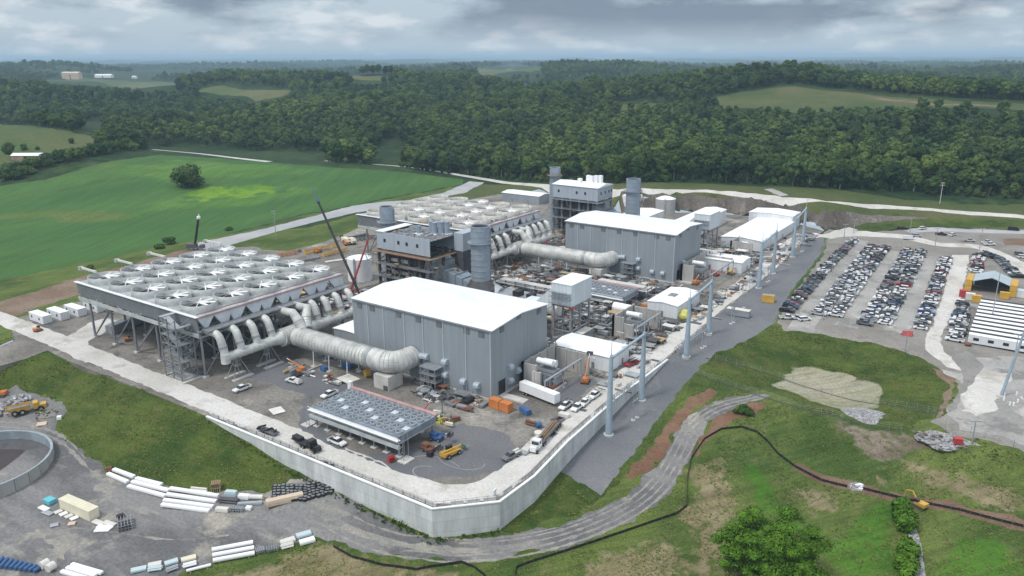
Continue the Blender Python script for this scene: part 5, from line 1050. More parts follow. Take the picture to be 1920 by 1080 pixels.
# rock wall at the back of the platform (stands in front of the cut)
# ------------------------------------------------------------------ vehicles
PAINT = {'white': (.78, .79, .8), 'black': (.018, .019, .022), 'silver': (.46, .48, .5), 'grey': (.15, .16, .175), 'red': (.33, .02, .025), 'blue': (.03, .08, .22), 'dark red': (.14, .015, .02), 'green': (.05, .12, .1)}
for k, c in PAINT.items(): MT['paint '+k] = mat('paint '+k, c, .28, .1, .05)
MT['lamp'] = mat('lamp', (.5, .1, .08), .3)
def car_mb(kind):
    mb = MB(); W = .93
    def cabin(x0, x1, x2, x3, z0, z1, w0=.86, w1=.68):
        mb.add([(x0, -w0, z0), (x1, -w0, z0), (x1, w0, z0), (x0, w0, z0), (x2, -w1, z1), (x3, -w1, z1), (x3, w1, z1), (x2, w1, z1)], [(0, 1, 5, 4), (1, 2, 6, 5), (2, 3, 7, 6), (3, 0, 4, 7)], 1)
        mb.add([(x2-.05, -w1-.03, z1), (x3+.05, -w1-.03, z1), (x3+.05, w1+.03, z1), (x2-.05, w1+.03, z1), (x2, -w1, z1+.06), (x3, -w1, z1+.06), (x3, w1, z1+.06), (x2, w1, z1+.06)], [(0, 1, 5, 4), (1, 2, 6, 5), (2, 3, 7, 6), (3, 0, 4, 7), (4, 5, 6, 7)], 0)
    if kind == 'sedan':
        mb.prof([(-2.35, .32), (2.3, .32), (2.36, .62), (2.2, .74), (1.15, .92), (-1.55, .95), (-2.3, .9), (-2.4, .6)], -W+.03, W-.03); cabin(-1.75, 1.25, -1.05, .35, .93, 1.42); ax = (1.4, -1.4); r = .33
    elif kind == 'suv':
        mb.prof([(-2.35, .4), (2.35, .4), (2.42, .75), (2.3, .95), (1.25, 1.08), (-2.3, 1.1), (-2.42, .7)], -W, W); cabin(-2.3, 1.3, -2.05, .55, 1.08, 1.72); ax = (1.45, -1.45); r = .38
    elif kind == 'van':
        mb.prof([(-2.8, .4), (2.7, .4), (2.8, .8), (2.5, 1.15), (1.9, 1.3), (1.5, 2.15), (-2.75, 2.2), (-2.8, 1)], -.98, .98); cabin(1.2, 2.25, 1.2, 1.75, 1.28, 2., .99, .9); ax = (1.8, -1.8); r = .38
    else:
        mb.prof([(-2.9, .5), (2.85, .5), (2.95, .85), (2.8, 1.05), (1.45, 1.18), (-.75, 1.18), (-.75, .82), (-2.9, .82)], -W-.02, W+.02)
        for y in (-1, 1): mb.box(-2.9, -.76, y*W-.06 if y > 0 else -W-.01, W+.01 if y > 0 else -W+.06, .82, 1.2)
        mb.box(-2.95, -2.86, -W, W, .82, 1.19); mb.box(-2.85, -.77, -W+.08, W-.08, .822, .84, 3); cabin(-.75, 1.5, -.55, .75, 1.18, 1.86); ax = (1.85, -1.75); r = .42
    return mb, ax, r
def wheels(mb, ax, r, w=.95, m=2):
    for x in ax:
        for y in (-1, 1): mb.cyl((x, y*(w-.22), r), (x, y*(w+.01), r), r, None, 10, m)
CARM = {}
def car_mesh(kind, colour):
    if (kind, colour) not in CARM:
        mb, ax, r = car_mb(kind); wheels(mb, ax, r); L = 2.9 if kind in ('pickup', 'van') else 2.38
        for y in (-.65, .65): mb.box(-L-.03, -L+.05, y-.15, y+.15, .62, .8, 4)
        CARM[kind, colour] = mb.mesh('parked_'+kind, ['paint '+colour, 'glass', 'tyre', 'black', 'lamp'])
    return CARM[kind, colour]
def ordinal(i):
    w = ('nearest', 'second', 'third', 'fourth', 'fifth', 'sixth', 'seventh', 'eighth', 'ninth', 'tenth', 'eleventh', 'twelfth', 'thirteenth', 'fourteenth', 'fifteenth', 'sixteenth', 'seventeenth', 'eighteenth', 'nineteenth', 'twentieth')
    if i < 20: return w[i]
    t = {2: 'twenty', 3: 'thirty', 4: 'forty', 5: 'fifty', 6: 'sixty'}[(i+1)//10]
    return {2: 'twentieth', 3: 'thirtieth', 4: 'fortieth', 5: 'fiftieth', 6: 'sixtieth'}[(i+1)//10] if (i+1) % 10 == 0 else t+'-'+('first',)[0:1][0]*0+t*0+(['first', 'second', 'third', 'fourth', 'fifth', 'sixth', 'seventh', 'eighth', 'ninth'][(i+1) % 10-1])
LOT = []
rc = random.Random(21)
def car_row(a, b, name, world=True, step=2.62, face=0, skip=.02, dark=.36):
    a = Vector(a); b = Vector(b); k = int((b-a).length/step); d = (b-a).normalized(); ang = math.atan2(d.y, d.x)
    j = 0
    for i in range(k):
        if rc.random() < skip: continue
        p = a.lerp(b, (i+.5)/k)+Vector((-d.y, d.x))*rc.uniform(-.35, .35); u = rc.random()
        col = 'black' if u < dark*.6 else 'grey' if u < dark else rc.choice(('white', 'white', 'white', 'white', 'white', 'white', 'white', 'white', 'silver', 'silver', 'silver', 'red', 'dark red', 'blue', 'grey', 'black'))
        kind = rc.choice(('sedan', 'sedan', 'suv', 'suv', 'pickup', 'pickup', 'pickup'))
        LOT.append((p, ang+math.pi/2+(math.pi if rc.random() < .5 else 0)+rc.uniform(-.05, .05), kind, col, name, j)); j += 1
car_row((49.5, 135), (43.5, 293), 'row along the switchyard fence', dark=.6)
car_row((61.2, 138), (55.3, 282), 'left half of first double row')
car_row((67.2, 140), (61.3, 283), 'right half of first double row')
car_row((79, 136), (73, 283), 'left half of second double row')
car_row((85, 141), (79, 284), 'right half of second double row')
car_row((97.2, 143), (92, 275), 'single row beside the pale road')
car_row((109.5, 136), (107.3, 191), 'short row beside the site trailers', skip=.02, dark=.25)
car_row(P2(1829, 512), P2(1836, 478), 'short row above the yellow canopy', skip=0, dark=.2)
car_row(P2(1908, 522), P2(1872, 486), 'slanting dark row behind the canopy', skip=0, dark=.8)
car_row(P2(1872, 486), P2(1842, 474), 'slanting dark row behind the canopy road', skip=0, dark=.7)
for px, py, r in ((1719, 444, .3), (1764, 441, .2), (1786, 442, 1.2), (1817, 453, .2), (1704, 449, .3), (1850, 456, .9), (1912, 478, .4), (1918, 484, .4), (1476, 598, .5), (1494, 599, .4), (1508, 601, .8), (1900, 432, .1), (1855, 460, .6), (1692, 430, .2), (1730, 430, 1)):
    LOT.append((Vector(P2(px, py)), r, rc.choice(('suv', 'pickup', 'van')), rc.choice(('white', 'white', 'silver', 'black', 'grey')), 'loose', 0))
LOT.sort(key=lambda q: (q[0].x-OX)**2+(q[0].y-OY)**2)
rest = MB(); rm_ = {}; rmn = []
KN = {'sedan': 'sedan', 'suv': 'SUV', 'pickup': 'pickup', 'van': 'van'}; lse = 0
LSE = ('beside the upper lot road', 'at the mouth of the lot road', 'standing crosswise by the lot road', 'on the far verge of the lot', 'at the top of the second double row', 'near the pole in the upper lot', 'at the right frame edge above the canopy', 'just below another at the right frame edge', 'at the foot of the fence row', 'second at the foot of the fence row', 'third at the foot of the fence row', 'alone on the far cross road', 'between the poles of the upper lot', 'by the far lot entrance', 'crosswise by the far lot entrance')
for i, (p, rz, kind, col, name, j) in enumerate(LOT):
    z = float(hz(p.x, p.y)[0]); me = car_mesh(kind, col); cs_ = rc.uniform(1.0, 1.12)
    if i < 300:
        o = bpy.data.objects.new('parked_'+kind, me); COL.objects.link(o); o.location = (p.x, p.y, z); o.rotation_euler = (0, 0, rz); o.scale = (cs_, 1.03, 1.03)
        if name == 'loose': lb = f'{col} {KN[kind]} parked {LSE[lse % len(LSE)]}'; lse += 1
        else: lb = f'{col} {KN[kind]}, {ordinal(j)} from near end, {name}'
        tag(o, lb, 'car', 'cars in the workers parking lot')
    else:
        mt = Matrix.Translation((p.x, p.y, z)) @ Matrix.Rotation(rz, 4, 'Z') @ Matrix.Diagonal((cs_, 1.03, 1.03, 1))
        key = [('paint '+col), 'glass', 'tyre', 'black', 'lamp']; off = []
        for q in key:
            if q not in rm_: rm_[q] = len(rmn); rmn.append(q)
            off.append(rm_[q])
        k0 = len(rest.v); rest.v += [tuple(mt @ v.co) for v in me.vertices]; rest.f += [tuple(w+k0 for w in f.vertices) for f in me.polygons]; rest.m += [off[f.material_index] for f in me.polygons]
if rest.v: tag(rest.build('distant_parked_cars', rmn), 'mass of parked cars at the far ends of the parking rows', 'car', kind='stuff')
def at2(front, back):
    a = Vector(P2(*front)); b = Vector(P2(*back)); c = (a+b)/2; d = a-b
    return (c.x, c.y, float(hz(c.x, c.y)[0])), math.atan2(d.y, d.x), d.length
def pickup(front, back, colour, label, kind='pickup', load=None):
    c, rz, L = at2(front, back); t = thing('work_'+kind, label, 'pickup truck' if kind == 'pickup' else kind, c, rz)
    mb, ax, r = car_mb(kind); b2 = MB(); g = MB(); k = MB()
    for f, m in zip(mb.f, mb.m):
        (g if m == 1 else k if m == 3 else b2).add([mb.v[i] for i in f], [tuple(range(len(f)))])
    b2.build('body', ['paint '+colour], t); g.build('window', ['glass'], t)
    if k.v: k.build('bed_liner', ['black'], t)
    w = MB().cyl((0, -.14, 0), (0, .14, 0), r, None, 12).cyl((0, -.16, 0), (0, .16, 0), r*.5, None, 10, 1).mesh('wheel', ['tyre', 'galv'])
    for x in ax:
        for y in (-.84, .84): link(w, 'wheel', t, (x, y, r))
    if load: load(t)
    return t
def toolbox(t): MB().box(-2.8, -.8, -.85, .85, 1.0, 1.45).box(-2.7, -1, -.3, .3, 1.45, 1.9).build('tool_box', ['offwhite'], t)
def ladder(t): MB().box(-2.6, 1.2, -.75, -.65, 1.9, 2.05).box(-2.6, 1.2, .65, .75, 1.9, 2.05).build('ladder_rack', ['black'], t)
pickup((651, 840), (614, 825), 'white', 'white pickup with dark bed on the edge of the perimeter road below the fan cooler')
pickup((438, 738), (470, 726), 'white', 'white pickup parked on the open pad in front of the duct supports')
pickup((602, 750), (634, 736), 'white', 'white pickup parked beside the far corner of the fan cooler')
pickup((537, 714), (565, 722), 'white', 'white service truck with tool boxes beside the orange boom lift', load=toolbox)
pickup((1050, 772), (1071, 757), 'white', 'white pickup beside the end of the white semi trailer', load=ladder)
pickup((1074, 774), (1092, 760), 'white', 'white flat nosed pickup second from the semi trailer on the perimeter road')
pickup((1090, 764), (1103, 752), 'white', 'white pickup third in the line beside the perimeter road', load=toolbox)
pickup((1106, 751), (1124, 738), 'white', 'white pickup fourth in the line, farthest up the perimeter road')
pickup((1172, 690), (1197, 680), 'red', 'red pickup with a rack beside the low white switchgear building', load=ladder)
pickup((945, 866), (972, 852), 'grey', 'grey work truck with clutter on its bed at the road bend', load=toolbox)
def bogie(t, xs, r=.5, w=1.1, y0=.35):
    wm = MB().cyl((0, -y0/2, 0), (0, y0/2, 0), r, None, 12).cyl((0, -y0/2-.02, 0), (0, y0/2+.02, 0), r*.5, None, 8, 1).mesh('wheel', ['tyre', 'galv'])
    for x in xs:
        for y in (-w, w): link(wm, 'wheel', t, (x, y, r))
def tractor(t, col, x0):
    MB().box(x0-5.5, x0, -.5, .5, .6, 1.).box(x0, x0+1.7, -.85, .85, .7, 1.9).build('chassis', ['paint '+col], t); mb = MB(); mb.frus((x0-2.1, x0, -1.2, 1.2), (x0-2.1, x0-.45, -1.05, 1.05), 1.0, 3.0); mb.build('cab', ['paint '+col], t)
    MB().box(x0-.4, x0-.02, -.95, .95, 1.95, 2.7).box(x0-1.6, x0-.7, -1.16, 1.16, 2.0, 2.6).build('window', ['glass'], t); bogie(t, (x0+.9, x0-3.6, x0-4.8))
c, rz, L = at2((1000, 850), (1044, 798)); t = thing('flatbed_truck', 'white semi truck pulling a flatbed loaded with brown steel on the perimeter road', 'truck', c, rz)
tractor(t, 'white', 7.6); MB().box(-9.5, 4.5, -1.25, 1.25, 1.15, 1.4).build('flatbed', ['steel_dark'], t); bogie(t, (-6.2, -7.5, -8.8))
mb = MB(); 
for i in range(9): mb.box(-9+rk_.uniform(0, 2), 3.6-rk_.uniform(0, 3), -1.1+i*.25, -.95+i*.25, 1.41, 1.6+rk_.uniform(0, .7), i % 3)
mb.build('load', ['rust', 'timber', 'steel_mid'], t)
c, rz, L = at2((594, 848), (552, 826)); t = thing('flatbed_truck', 'black truck with empty deck at the edge of the perimeter road above the wall', 'truck', c, rz)
tractor(t, 'black', 4.2); MB().box(-4.8, 1.6, -1.2, 1.2, 1.05, 1.25).box(-4.8, -1.5, -.8, .8, 1.25, 2.0).build('flatbed', ['black'], t)
c, rz, L = at2((520, 818), (487, 806)); t = thing('equipment_trailer', 'dark low trailer of scrap on the perimeter road above the grass slope', 'trailer', c, rz)
MB().box(-3.4, 3.4, -1.1, 1.1, .6, .85).bar((3.4, 0, .7), (4.8, 0, .6), .1).build('deck', ['steel_dark'], t); bogie(t, (-1, .2), .35, 1.0); mb = MB()
for i in range(14): mb.cb((rk_.uniform(-3, 3), rk_.uniform(-.8, .8), 1+rk_.uniform(0, .4)), (rk_.uniform(.4, 1.6), .3, .4), i % 2, rk_.uniform(0, 3))
mb.build('load', ['black', 'steel_dark'], t)
c, rz, L = at2((1046, 762), (978, 735)); t = thing('semi_trailer', 'plain white semi trailer parked below the concrete firewall', 'trailer', c, rz)
MB().box(-7.2, 7.2, -1.28, 1.28, 1.1, 3.9).build('box', ['white'], t); MB().box(-7.18, 7.18, -1.26, 1.26, 3.902, 3.96).build('roof', ['roof_white'], t); MB().box(-6.8, 6.9, -.5, .5, .8, 1.09).box(4, 4.3, -1, 1, 0, 1.).build('chassis', ['steel_dark'], t); bogie(t, (-5.6, -4.3))
def boomlift(p, q, col, label, up_=.25, L=9.):
    c, rz, _ = at2(q, p); t = thing('boom_lift', label, 'boom lift', c, rz); MB().box(-1.6, 1.6, -1.1, 1.1, .5, 1.2).box(-1.9, .3, -.8, .8, 1.2, 2.1).build('body', [col], t); bogie(t, (-1.15, 1.15), .5, 1.1)
    mb = MB(); a = Vector((-1.2, 0, 2.)); b = a+Vector((math.cos(up_), 0, math.sin(up_)))*L; mb.bar(a, b, .32); mb.bar(a.lerp(b, .5), b+(b-a)*.25, .22, 1); mb.build('boom', [col, 'offwhite'], t)
    e = b+(b-a)*.25; MB().box(e.x, e.x+1, -1, 1, e.z-.6, e.z-.5).box(e.x, e.x+.08, -1, 1, e.z-.5, e.z+.5).box(e.x+.92, e.x+1, -1, 1, e.z-.5, e.z+.5).build('basket', ['steel_dark'], t)
    return t
boomlift((583, 706), (545, 690), 'orange', 'orange boom lift with lowered boom on the pad below the big duct', .12, 7)
boomlift((1092, 727), (1103, 708), 'orange', 'orange boom lift with raised arm by the firewall bay beside the hall', .75, 7)
boomlift((808, 822), (830, 827), 'blue', 'blue boom lift with orange end at the right end of the fan cooler', .1, 4)
boomlift((795, 842), (812, 850), 'rust', 'rusty red boom lift just below the blue one at the fan cooler', .1, 4)
boomlift((780, 800), (796, 790), 'red', 'dark red boom lift tucked behind the corner of the fan cooler', .5, 6)
boomlift((1330, 514), (1352, 520), 'red', 'red boom lift beside the firewall of the farther hall', .1, 7)
boomlift((1352, 522), (1388, 508), 'yellow', 'yellow boom lift beside the red one near the farther hall', .1, 8)
boomlift((1298, 537), (1310, 530), 'orange', 'small orange lift standing on the gravel near the middle gantry', .4, 4)
boomlift((1062, 412), (1075, 380), 'red', 'red boom lift reaching up at the white roofed boiler house', 1.2, 16)
boomlift((660, 468), (640, 452), 'orange', 'orange boom lift lying low in the equipment park behind the condenser', .1, 9)
boomlift((612, 470), (580, 478), 'orange', 'orange boom lift at the left of the equipment park behind the condenser', .12, 10)
boomlift((1020, 410), (1000, 420), 'red', 'red lift on the edge of the farther condenser', .2, 5)
# telehandler
c, rz, L = at2((862, 846), (829, 862)); t = thing('telehandler', 'yellow telehandler with folded boom on the blue grey gravel apron', 'telehandler', c, rz)
MB().prof([(-3, .7), (2.6, .7), (2.6, 1.3), (.5, 1.5), (-3, 1.8)], -1.1, 1.1).build('body', ['yellow'], t); MB().box(-.9, .8, .25, 1.15, 1.5, 2.9).build('cab', ['glass'], t); bogie(t, (-1.8, 1.8), .65, 1.15, .5)
MB().bar((-2.9, -.3, 2.1), (3.4, -.3, 1.9), .36).bar((3.2, -.3, 1.8), (4.2, -.3, .9), .25).build('boom', ['yellow'], t); MB().box(4.2, 4.4, -1, .5, .4, 1.6).box(4.4, 5.6, -.8, -.6, .4, .5).box(4.4, 5.6, .1, .3, .4, .5).build('fork', ['green_dark'], t)
def excavator(p, q, label, s=1., col='yellow', arm=True):
    c, rz, _ = at2(q, p); t = thing('excavator', label, 'excavator', c, rz); t.scale = (s,)*3
    tr = MB().prof([(-2., .25), (-1.7, 0), (1.7, 0), (2., .25), (2., .7), (1.7, .95), (-1.7, .95), (-2., .7)], -.3, .3).mesh('track', ['steel_dark'])
    for y in (-1.1, 1.1): link(tr, 'track', t, (0, y, 0))
    MB().prof([(-2.3, 1.05), (1.4, 1.05), (1.4, 1.7), (-.2, 2.1), (-2.3, 2.2)], -1.25, 1.25).build('body', [col], t); MB().box(.1, 1.4, .1, 1.2, 1.75, 2.9).build('cab', ['glass'], t)
    if arm:
        MB().bar((1.3, -.3, 1.7), (3.2, -.3, 4.2), .36).bar((3.2, -.3, 4.2), (5.2, -.3, 3.6), .32).build('boom', [col], t); MB().bar((5.2, -.3, 3.6), (5.8, -.3, 1.), .24).build('stick', [col], t)
        MB().prof([(5.4, 1.1), (6.2, 1.1), (6.1, .3), (5.5, .2)], -.8, .2).build('bucket', ['steel_dark'], t)
excavator((1736, 958), (1712, 944), 'yellow excavator with bent arm beside the trench in the right foreground', .78)
excavator((12, 742), (-10, 738), 'orange excavator at the left frame edge above the rock heap', .9, 'orange')
excavator((236, 640), (246, 638), 'small orange excavator under the raised nearer condenser', .6, 'orange', False)
excavator((66, 623), (78, 619), 'small orange excavator beside the white trailers on the left', .7, 'orange', False)
# dump truck
c, rz, L = at2((22, 782), (84, 762)); t = thing('dump_truck', 'yellow articulated dump truck seen from behind the rock heap on the left', 'dump truck', c, rz+math.pi)
mb = MB(); mb.add([(-5, -1.5, 1.5), (.6, -1.5, 1.3), (.6, 1.5, 1.3), (-5, 1.5, 1.5), (-6, -1.75, 2.7), (1., -1.75, 3.1), (1., 1.75, 3.1), (-6, 1.75, 2.7)], [(0, 3, 2, 1), (0, 1, 5, 4), (2, 3, 7, 6), (1, 2, 6, 5), (4, 7, 3, 0)]); mb.add([(-5.4, -1.5, 2.4), (.6, -1.5, 2.3), (.6, 1.5, 2.3), (-5.4, 1.5, 2.4)], [(0, 1, 2, 3)], 1); mb.build('bed', ['yellow', 'steel_mid'], t)
MB().box(1.6, 3, -1.3, 1.3, 1.2, 3.2).box(3, 5.2, -1.2, 1.2, 1., 2.3).build('body', ['yellow'], t); MB().box(1.9, 3.05, -1.2, 1.2, 2.3, 3.1).build('cab', ['glass'], t); bogie(t, (-3.6, -1.5, 3.6), .95, 1.35, .7)
# cranes
def crane(base, tip, ztip, col, label, r0=.62, r1=.32, carrier=True, tipcol=None, rz=.5, jib=None):
    x, y = base; t = thing('mobile_crane', label, 'crane', (x, y, 0)); tx, ty = un(*tip, ztip)
    if carrier:
        b = MB(); b.box(-5, 5, -1.4, 1.4, 1, 1.8); b.box(-4.5, 1, -1.3, 1.3, 1.8, 3.2); b.box(3, 5, -1.3, 1.3, 1.8, 2.9); b.build('carrier', [col if col != 'black' else 'steel_dark'], t, rz=rz); bogie(t, (0,), .6, 1.2)
    a = Vector((0, 0, 3)); e = Vector((tx-x, ty-y, ztip)); mb = MB(); k = 4
    for i in range(k): p = a.lerp(e, i/k*.86); q = a.lerp(e, (i+1)/k*.86); rr = r0+(r1-r0)*i/k; mb.cyl(p, q, rr, rr*.96, 8); mb.cyl(q, q+(e-a).normalized()*.5, rr*1.2, None, 8)
    mb.build('boom', [col], t); mb = MB(); p = a.lerp(e, .86); mb.cyl(p, e, r1*.7, r1*.5, 6); mb.cyl(p, p+(e-a).normalized()*1.2, r1*1.7, None, 8); mb.build('boom_head', [tipcol or col], t)
    mb = MB(); mb.cyl(a+Vector((.8, .4, 0)), a.lerp(e, .28), .22, None, 6); mb.build('lift_ram', ['galv'], t)
crane((-88, 36), (583, 348), 49, 'black', 'tall black telescopic crane with blue boom tip crossing the red boom', .58, .44, True, 'crane_blue')
crane((-113.5, 52), (693, 440), 27, 'red', 'red telescopic boom lift crossing the black crane boom by the white tank', .5, .28, True)
crane((un(367, 468)[0], un(367, 468)[1]), (373, 402), 20, 'black', 'black crane boom standing almost upright beyond the nearer condenser', .7, .55, True, 'white')
# ------------------------------------------------------------------ containers, trailers, sheds
def boxthing(nm, label, cat, c, rz, L, W, h, col, roof=None, group=None, doors=True, corr=True, z=0.):
    t = thing(nm, label, cat, c, rz, group); MB().box(-L/2, L/2, -W/2, W/2, .15+z, h).build('body', [col], t)
    mb = MB(); mb.box(-L/2-.05, L/2+.05, -W/2-.05, W/2+.05, h+.002, h+.12)
    if corr:
        for i in range(int(L/1.2)): mb.box(-L/2+.3+i*1.2, -L/2+.42+i*1.2, -W/2+.1, W/2-.1, h+.122, h+.17)
    mb.build('roof', [roof or col], t)
    if doors: MB().box(L/2+.003, L/2+.06, -W/2+.15, -.05, .3, h-.25).box(L/2+.003, L/2+.06, .05, W/2-.15, .3, h-.25).build('door', [col], t)
    return t
for i, (y, rf, lb) in enumerate(((-40, 'roof_white', 'white site trailer nearest the perimeter road on the left'), (-33.8, 'roof_white', 'white site trailer second from the perimeter road on the left'), (-27.6, 'roof_white', 'white site trailer third from the perimeter road on the left'), (-20.5, 'windwall', 'site trailer with dark roof beside three white ones on the left'))):
    t = boxthing('site_trailer', lb, 'trailer', (-192+i*1.2, y, 0), 0, 11, 3.4, 3.3, 'clad_white', rf, 'site trailers on the left', corr=False)
    MB().box(-4, -3, -1.76, -1.7, 1.4, 2.4).box(2, 3, -1.76, -1.7, 1.4, 2.4).build('window', ['glass'], t)
boxthing('water_tank', 'small white tank on skids beside the dark roofed trailer', 'tank', (-176, -14, 0), .3, 5, 2.6, 2.6, 'white')
boxthing('duct_section', 'long grey duct section lying under the nearer condenser', 'duct', (-156.2, -24.5, 0), math.atan2(17.7, -4.5), 18.3, 3.2, 3.4, 'galv', None, None, False)
for (px, py), r, lb in (((930, 764), .35, 'left one of two orange generator boxes at the corner of the nearer hall'), ((948, 770), .35, 'right one of two orange generator boxes at the corner of the nearer hall')):
    x, y, z = P(px, py); boxthing('generator', lb, 'generator', (x, y, z), -.1, 3.8, 2.4, 2.7, 'orange', None, 'orange generator boxes')
x, y, z = P(150, 972); xb, yb, _ = P(118, 948); xe, ye, _ = P(183, 976); rzc = math.atan2(ye-yb, xe-xb)
boxthing('shipping_container', 'cream shipping container standing in the lower gravel yard', 'container', ((xb+xe)/2, (yb+ye)/2, z), rzc, 12.2, 2.6, 2.9, 'cream', 'cream')
x, y, z = P(94, 943); boxthing('tarp_crate', 'crate under a turquoise tarpaulin at the end of the cream container', 'crate', (x, y, z), rzc, 2.7, 1.9, 1.1, 'turquoise', None, None, False, False)
boxthing('storage_shed', 'yellow ochre shed at the edge of the gantry strip', 'shed', (*P2(1440, 566), 0), .2, 5, 3, 3, 'yellow', 'timber')
boxthing('storage_shed', 'small orange shed behind the roof hatch building', 'shed', (1.2, 105.5, 0), 1.57, 3.6, 2.6, 3.2, 'orange', 'timber')
boxthing('storage_shed', 'flat white shed below the mid gantries on the strip', 'shed', (34.5, 121, 0), 0.05, 9, 3, 2.6, 'steel', 'offwhite')
x, y, z = P(1280, 590); t = thing('spherical_cover', 'pale yellow tarpaulin dome at the corner of the roof hatch building', 'cover', (17.5, 106.5, 0)); MB().blob((0, 0, .8), 2.6, 0, 3, .08, .6, (1, .9, .95)).build('cover', ['paleyellow'], t)
Yt = np.linspace(139, 186, 10)
for i, y in enumerate(Yt):
    z = float(hz(118, y)[0]); t = boxthing('office_trailer', f'long white office trailer, {ordinal(i)} of the stacked rows counting from the front', 'trailer', (126.5, y, z), 0, 26, 2.8, 3.6, 'clad_white', 'roof_white', 'office trailers at the right', True, False, .4)
    MB().box(-13.05, 13.05, 1.46, 3.72, 3.6, 3.73).build('canopy', ['black'], t)  # black sheet at roof level, painting the shaded gap between trailers
    wn = MB().box(-.9, .9, -.05, .02, 0, 1.1).mesh('window', ['glass'])
    for k in range(5): link(wn, 'window', t, (-10.5+k*4.6, -1.405, 1.6))
x, y, z = P(1856, 548); t = thing('canopy_shed', 'gabled blue grey canopy spanning two yellow container stacks', 'canopy', (x, y, z))
mb = MB(); mb.prof([(-7, 4.9), (0, 7.4), (7, 4.9), (7, 5.15), (0, 7.65), (-7, 5.15)], -4, 10, 0, 'y'); mb.build('roof', ['bluegrey_roof'], t)
mb = MB(); mb.prof([(-6.9, .05), (6.9, .05), (6.9, 4.85), (0, 7.3), (-6.9, 4.85)], 9.4, 9.6, 0, 'y'); mb.build('back_wall', ['steel_dark'], t)
for sx_, w_ in ((-8.4, 'left'), (8.4, 'right')):
    for zz, v_ in ((0, 'lower'), (2.6, 'upper')): boxthing('shipping_container', f'yellow container, {v_} one under the {w_} eave of the canopy', 'container', (x+sx_, y+2.5, z+zz), math.pi/2, 12, 2.45, 2.55, 'yellow', None, 'yellow containers under the canopy')
for (px, py), c_, lb in (((1806, 556), 'red', 'red skip at the head of the short car row'), ((1818, 562), 'offwhite', 'beige cabin beside the red skip'), ((1830, 566), 'yellow', 'yellow cabin at the end of the office trailers'), ((1882, 560), 'yellow', 'yellow cabin in the yard in front of the canopy')):
    x, y, z = P(px, py); boxthing('cabin', lb, 'cabin', (x, y, z), .1, 3.4, 2.4, 2.8, c_)
x, y, z = P(1910, 556); boxthing('cabin', 'long pale green roofed cabin at the right frame edge', 'cabin', (x+6, y, z), 0, 16, 4, 3, 'clad_white', 'panel_pale')
x, y, z = P(1795, 832); boxthing('cabin', 'small red cabin by the stone heap at the edge of the stone yard', 'cabin', (x, y, z), .4, 2.1, 1.7, 1.7, 'red')
x, y, z = P(1700, 628); t = thing('red_tarp', 'bright red tarpaulin frame at the end of the parked rows', 'tarpaulin', (x, y, z)); MB().frus((-2., 2., -1.1, 1.1), (-1.2, 1.8, -.4, .4), .1, 1.8).build('cover', ['red'], t)
# farm buildings
def barn(px, py, L, W, h, col, roof, label, rz=0., d=None):
    x, y, z = P(px, py); t = thing('barn', label, 'barn', (x, y, z), rz); MB().prof([(-W/2, 0), (W/2, 0), (W/2, h), (0, h+W*.18), (-W/2, h)], -L/2, L/2, 0, 'x').build('wall', [col], t)
    MB().prof([(-W/2-.4, h), (0, h+W*.18+.05), (W/2+.4, h), (W/2+.4, h+.25), (0, h+W*.18+.3), (-W/2-.4, h+.25)], -L/2-.4, L/2+.4, 0, 'x').build('roof', [roof], t); MB().box(-1.5, 1.5, -W/2-.1, -W/2, 0, h*.8).build('door', ['black'], t)
barn(55, 299, 24, 9, 3.5, 'timber', 'roof_white', 'long white roofed farm shed beside a dark tree on the left', YAW)
barn(196, 146, 60, 24, 9, 'white', 'roof_white', 'white barn on the far left ridge', YAW)
barn(253, 148, 16, 14, 9, 'white', 'roof_white', 'small white house right of the barn on the far left ridge', YAW)
barn(136, 149, 60, 26, 22, 'beige_plate', 'beige_plate', 'tan shed on the far left ridge', YAW)
barn(1386, 148, 12, 8, 4, 'white', 'roof_white', 'small white house among trees on the far right', YAW)
# poles
def pole(px, py, hgt, label, arms=1, m='wood_pole', lamp=False):
    x, y, z = P(px, py); t = thing('light_pole' if lamp else 'utility_pole', label, 'light pole' if lamp else 'utility pole', (x, y, z), YAW)
    MB().cyl((0, 0, -.3), (0, 0, hgt), .22, .13, 7).build('pole', [m], t); mb = MB()
    if lamp: mb.box(-1.2, 1.2, -.12, .12, hgt-.1, hgt+.08); mb.box(-1.5, -.8, -.3, .3, hgt, hgt+.2); mb.box(.8, 1.5, -.3, .3, hgt, hgt+.2); mb.build('lamp_head', ['galv'], t)
    else:
        for k in range(arms): mb.box(-1.3, 1.3, -.1, .1, hgt-.7-k*1.4, hgt-.5-k*1.4); [mb.cyl((q, 0, hgt-.5-k*1.4), (q, 0, hgt-.2-k*1.4), .08, None, 6) for q in (-1.1, 1.1)]
        mb.build('crossarm', [m], t)
pole(518, 449, 17, 'thin grey utility pole on the grass wedge left of the black crane', 2, 'galv')
pole(1762, 382, 14, 'pale utility pole by the far forest road on the right', 2, 'offwhite')
for px, py, hh, lb in ((1582, 450, 9, 'at the top of the fence row of cars'), (1543, 600, 9, 'at the foot of the first double row'), (1560, 512, 9, 'beside the first parking aisle'), (1753, 462, 10, 'at the top of the single car row'), (1836, 470, 12, 'by the upper lot road'), (1858, 606, 22, 'tall, rising in front of the canopy'), (1600, 437, 8, 'by the far lot entrance'), (1706, 436, 9, 'on the far cross road'), (1697, 660, 8, 'at the basin corner below the red tarpaulin'), (1898, 690, 12, 'in front of the office trailers'), (1822, 833, 7, 'by the red cabin at the stone yard')):
    pole(px, py, hh, 'galvanised light pole '+lb, 1, 'galv', True)
t = thing('transmission_pole', 'pair of tall green grey steel poles with white feet in the stone yard', 'pylon', P(1898, 748)); 
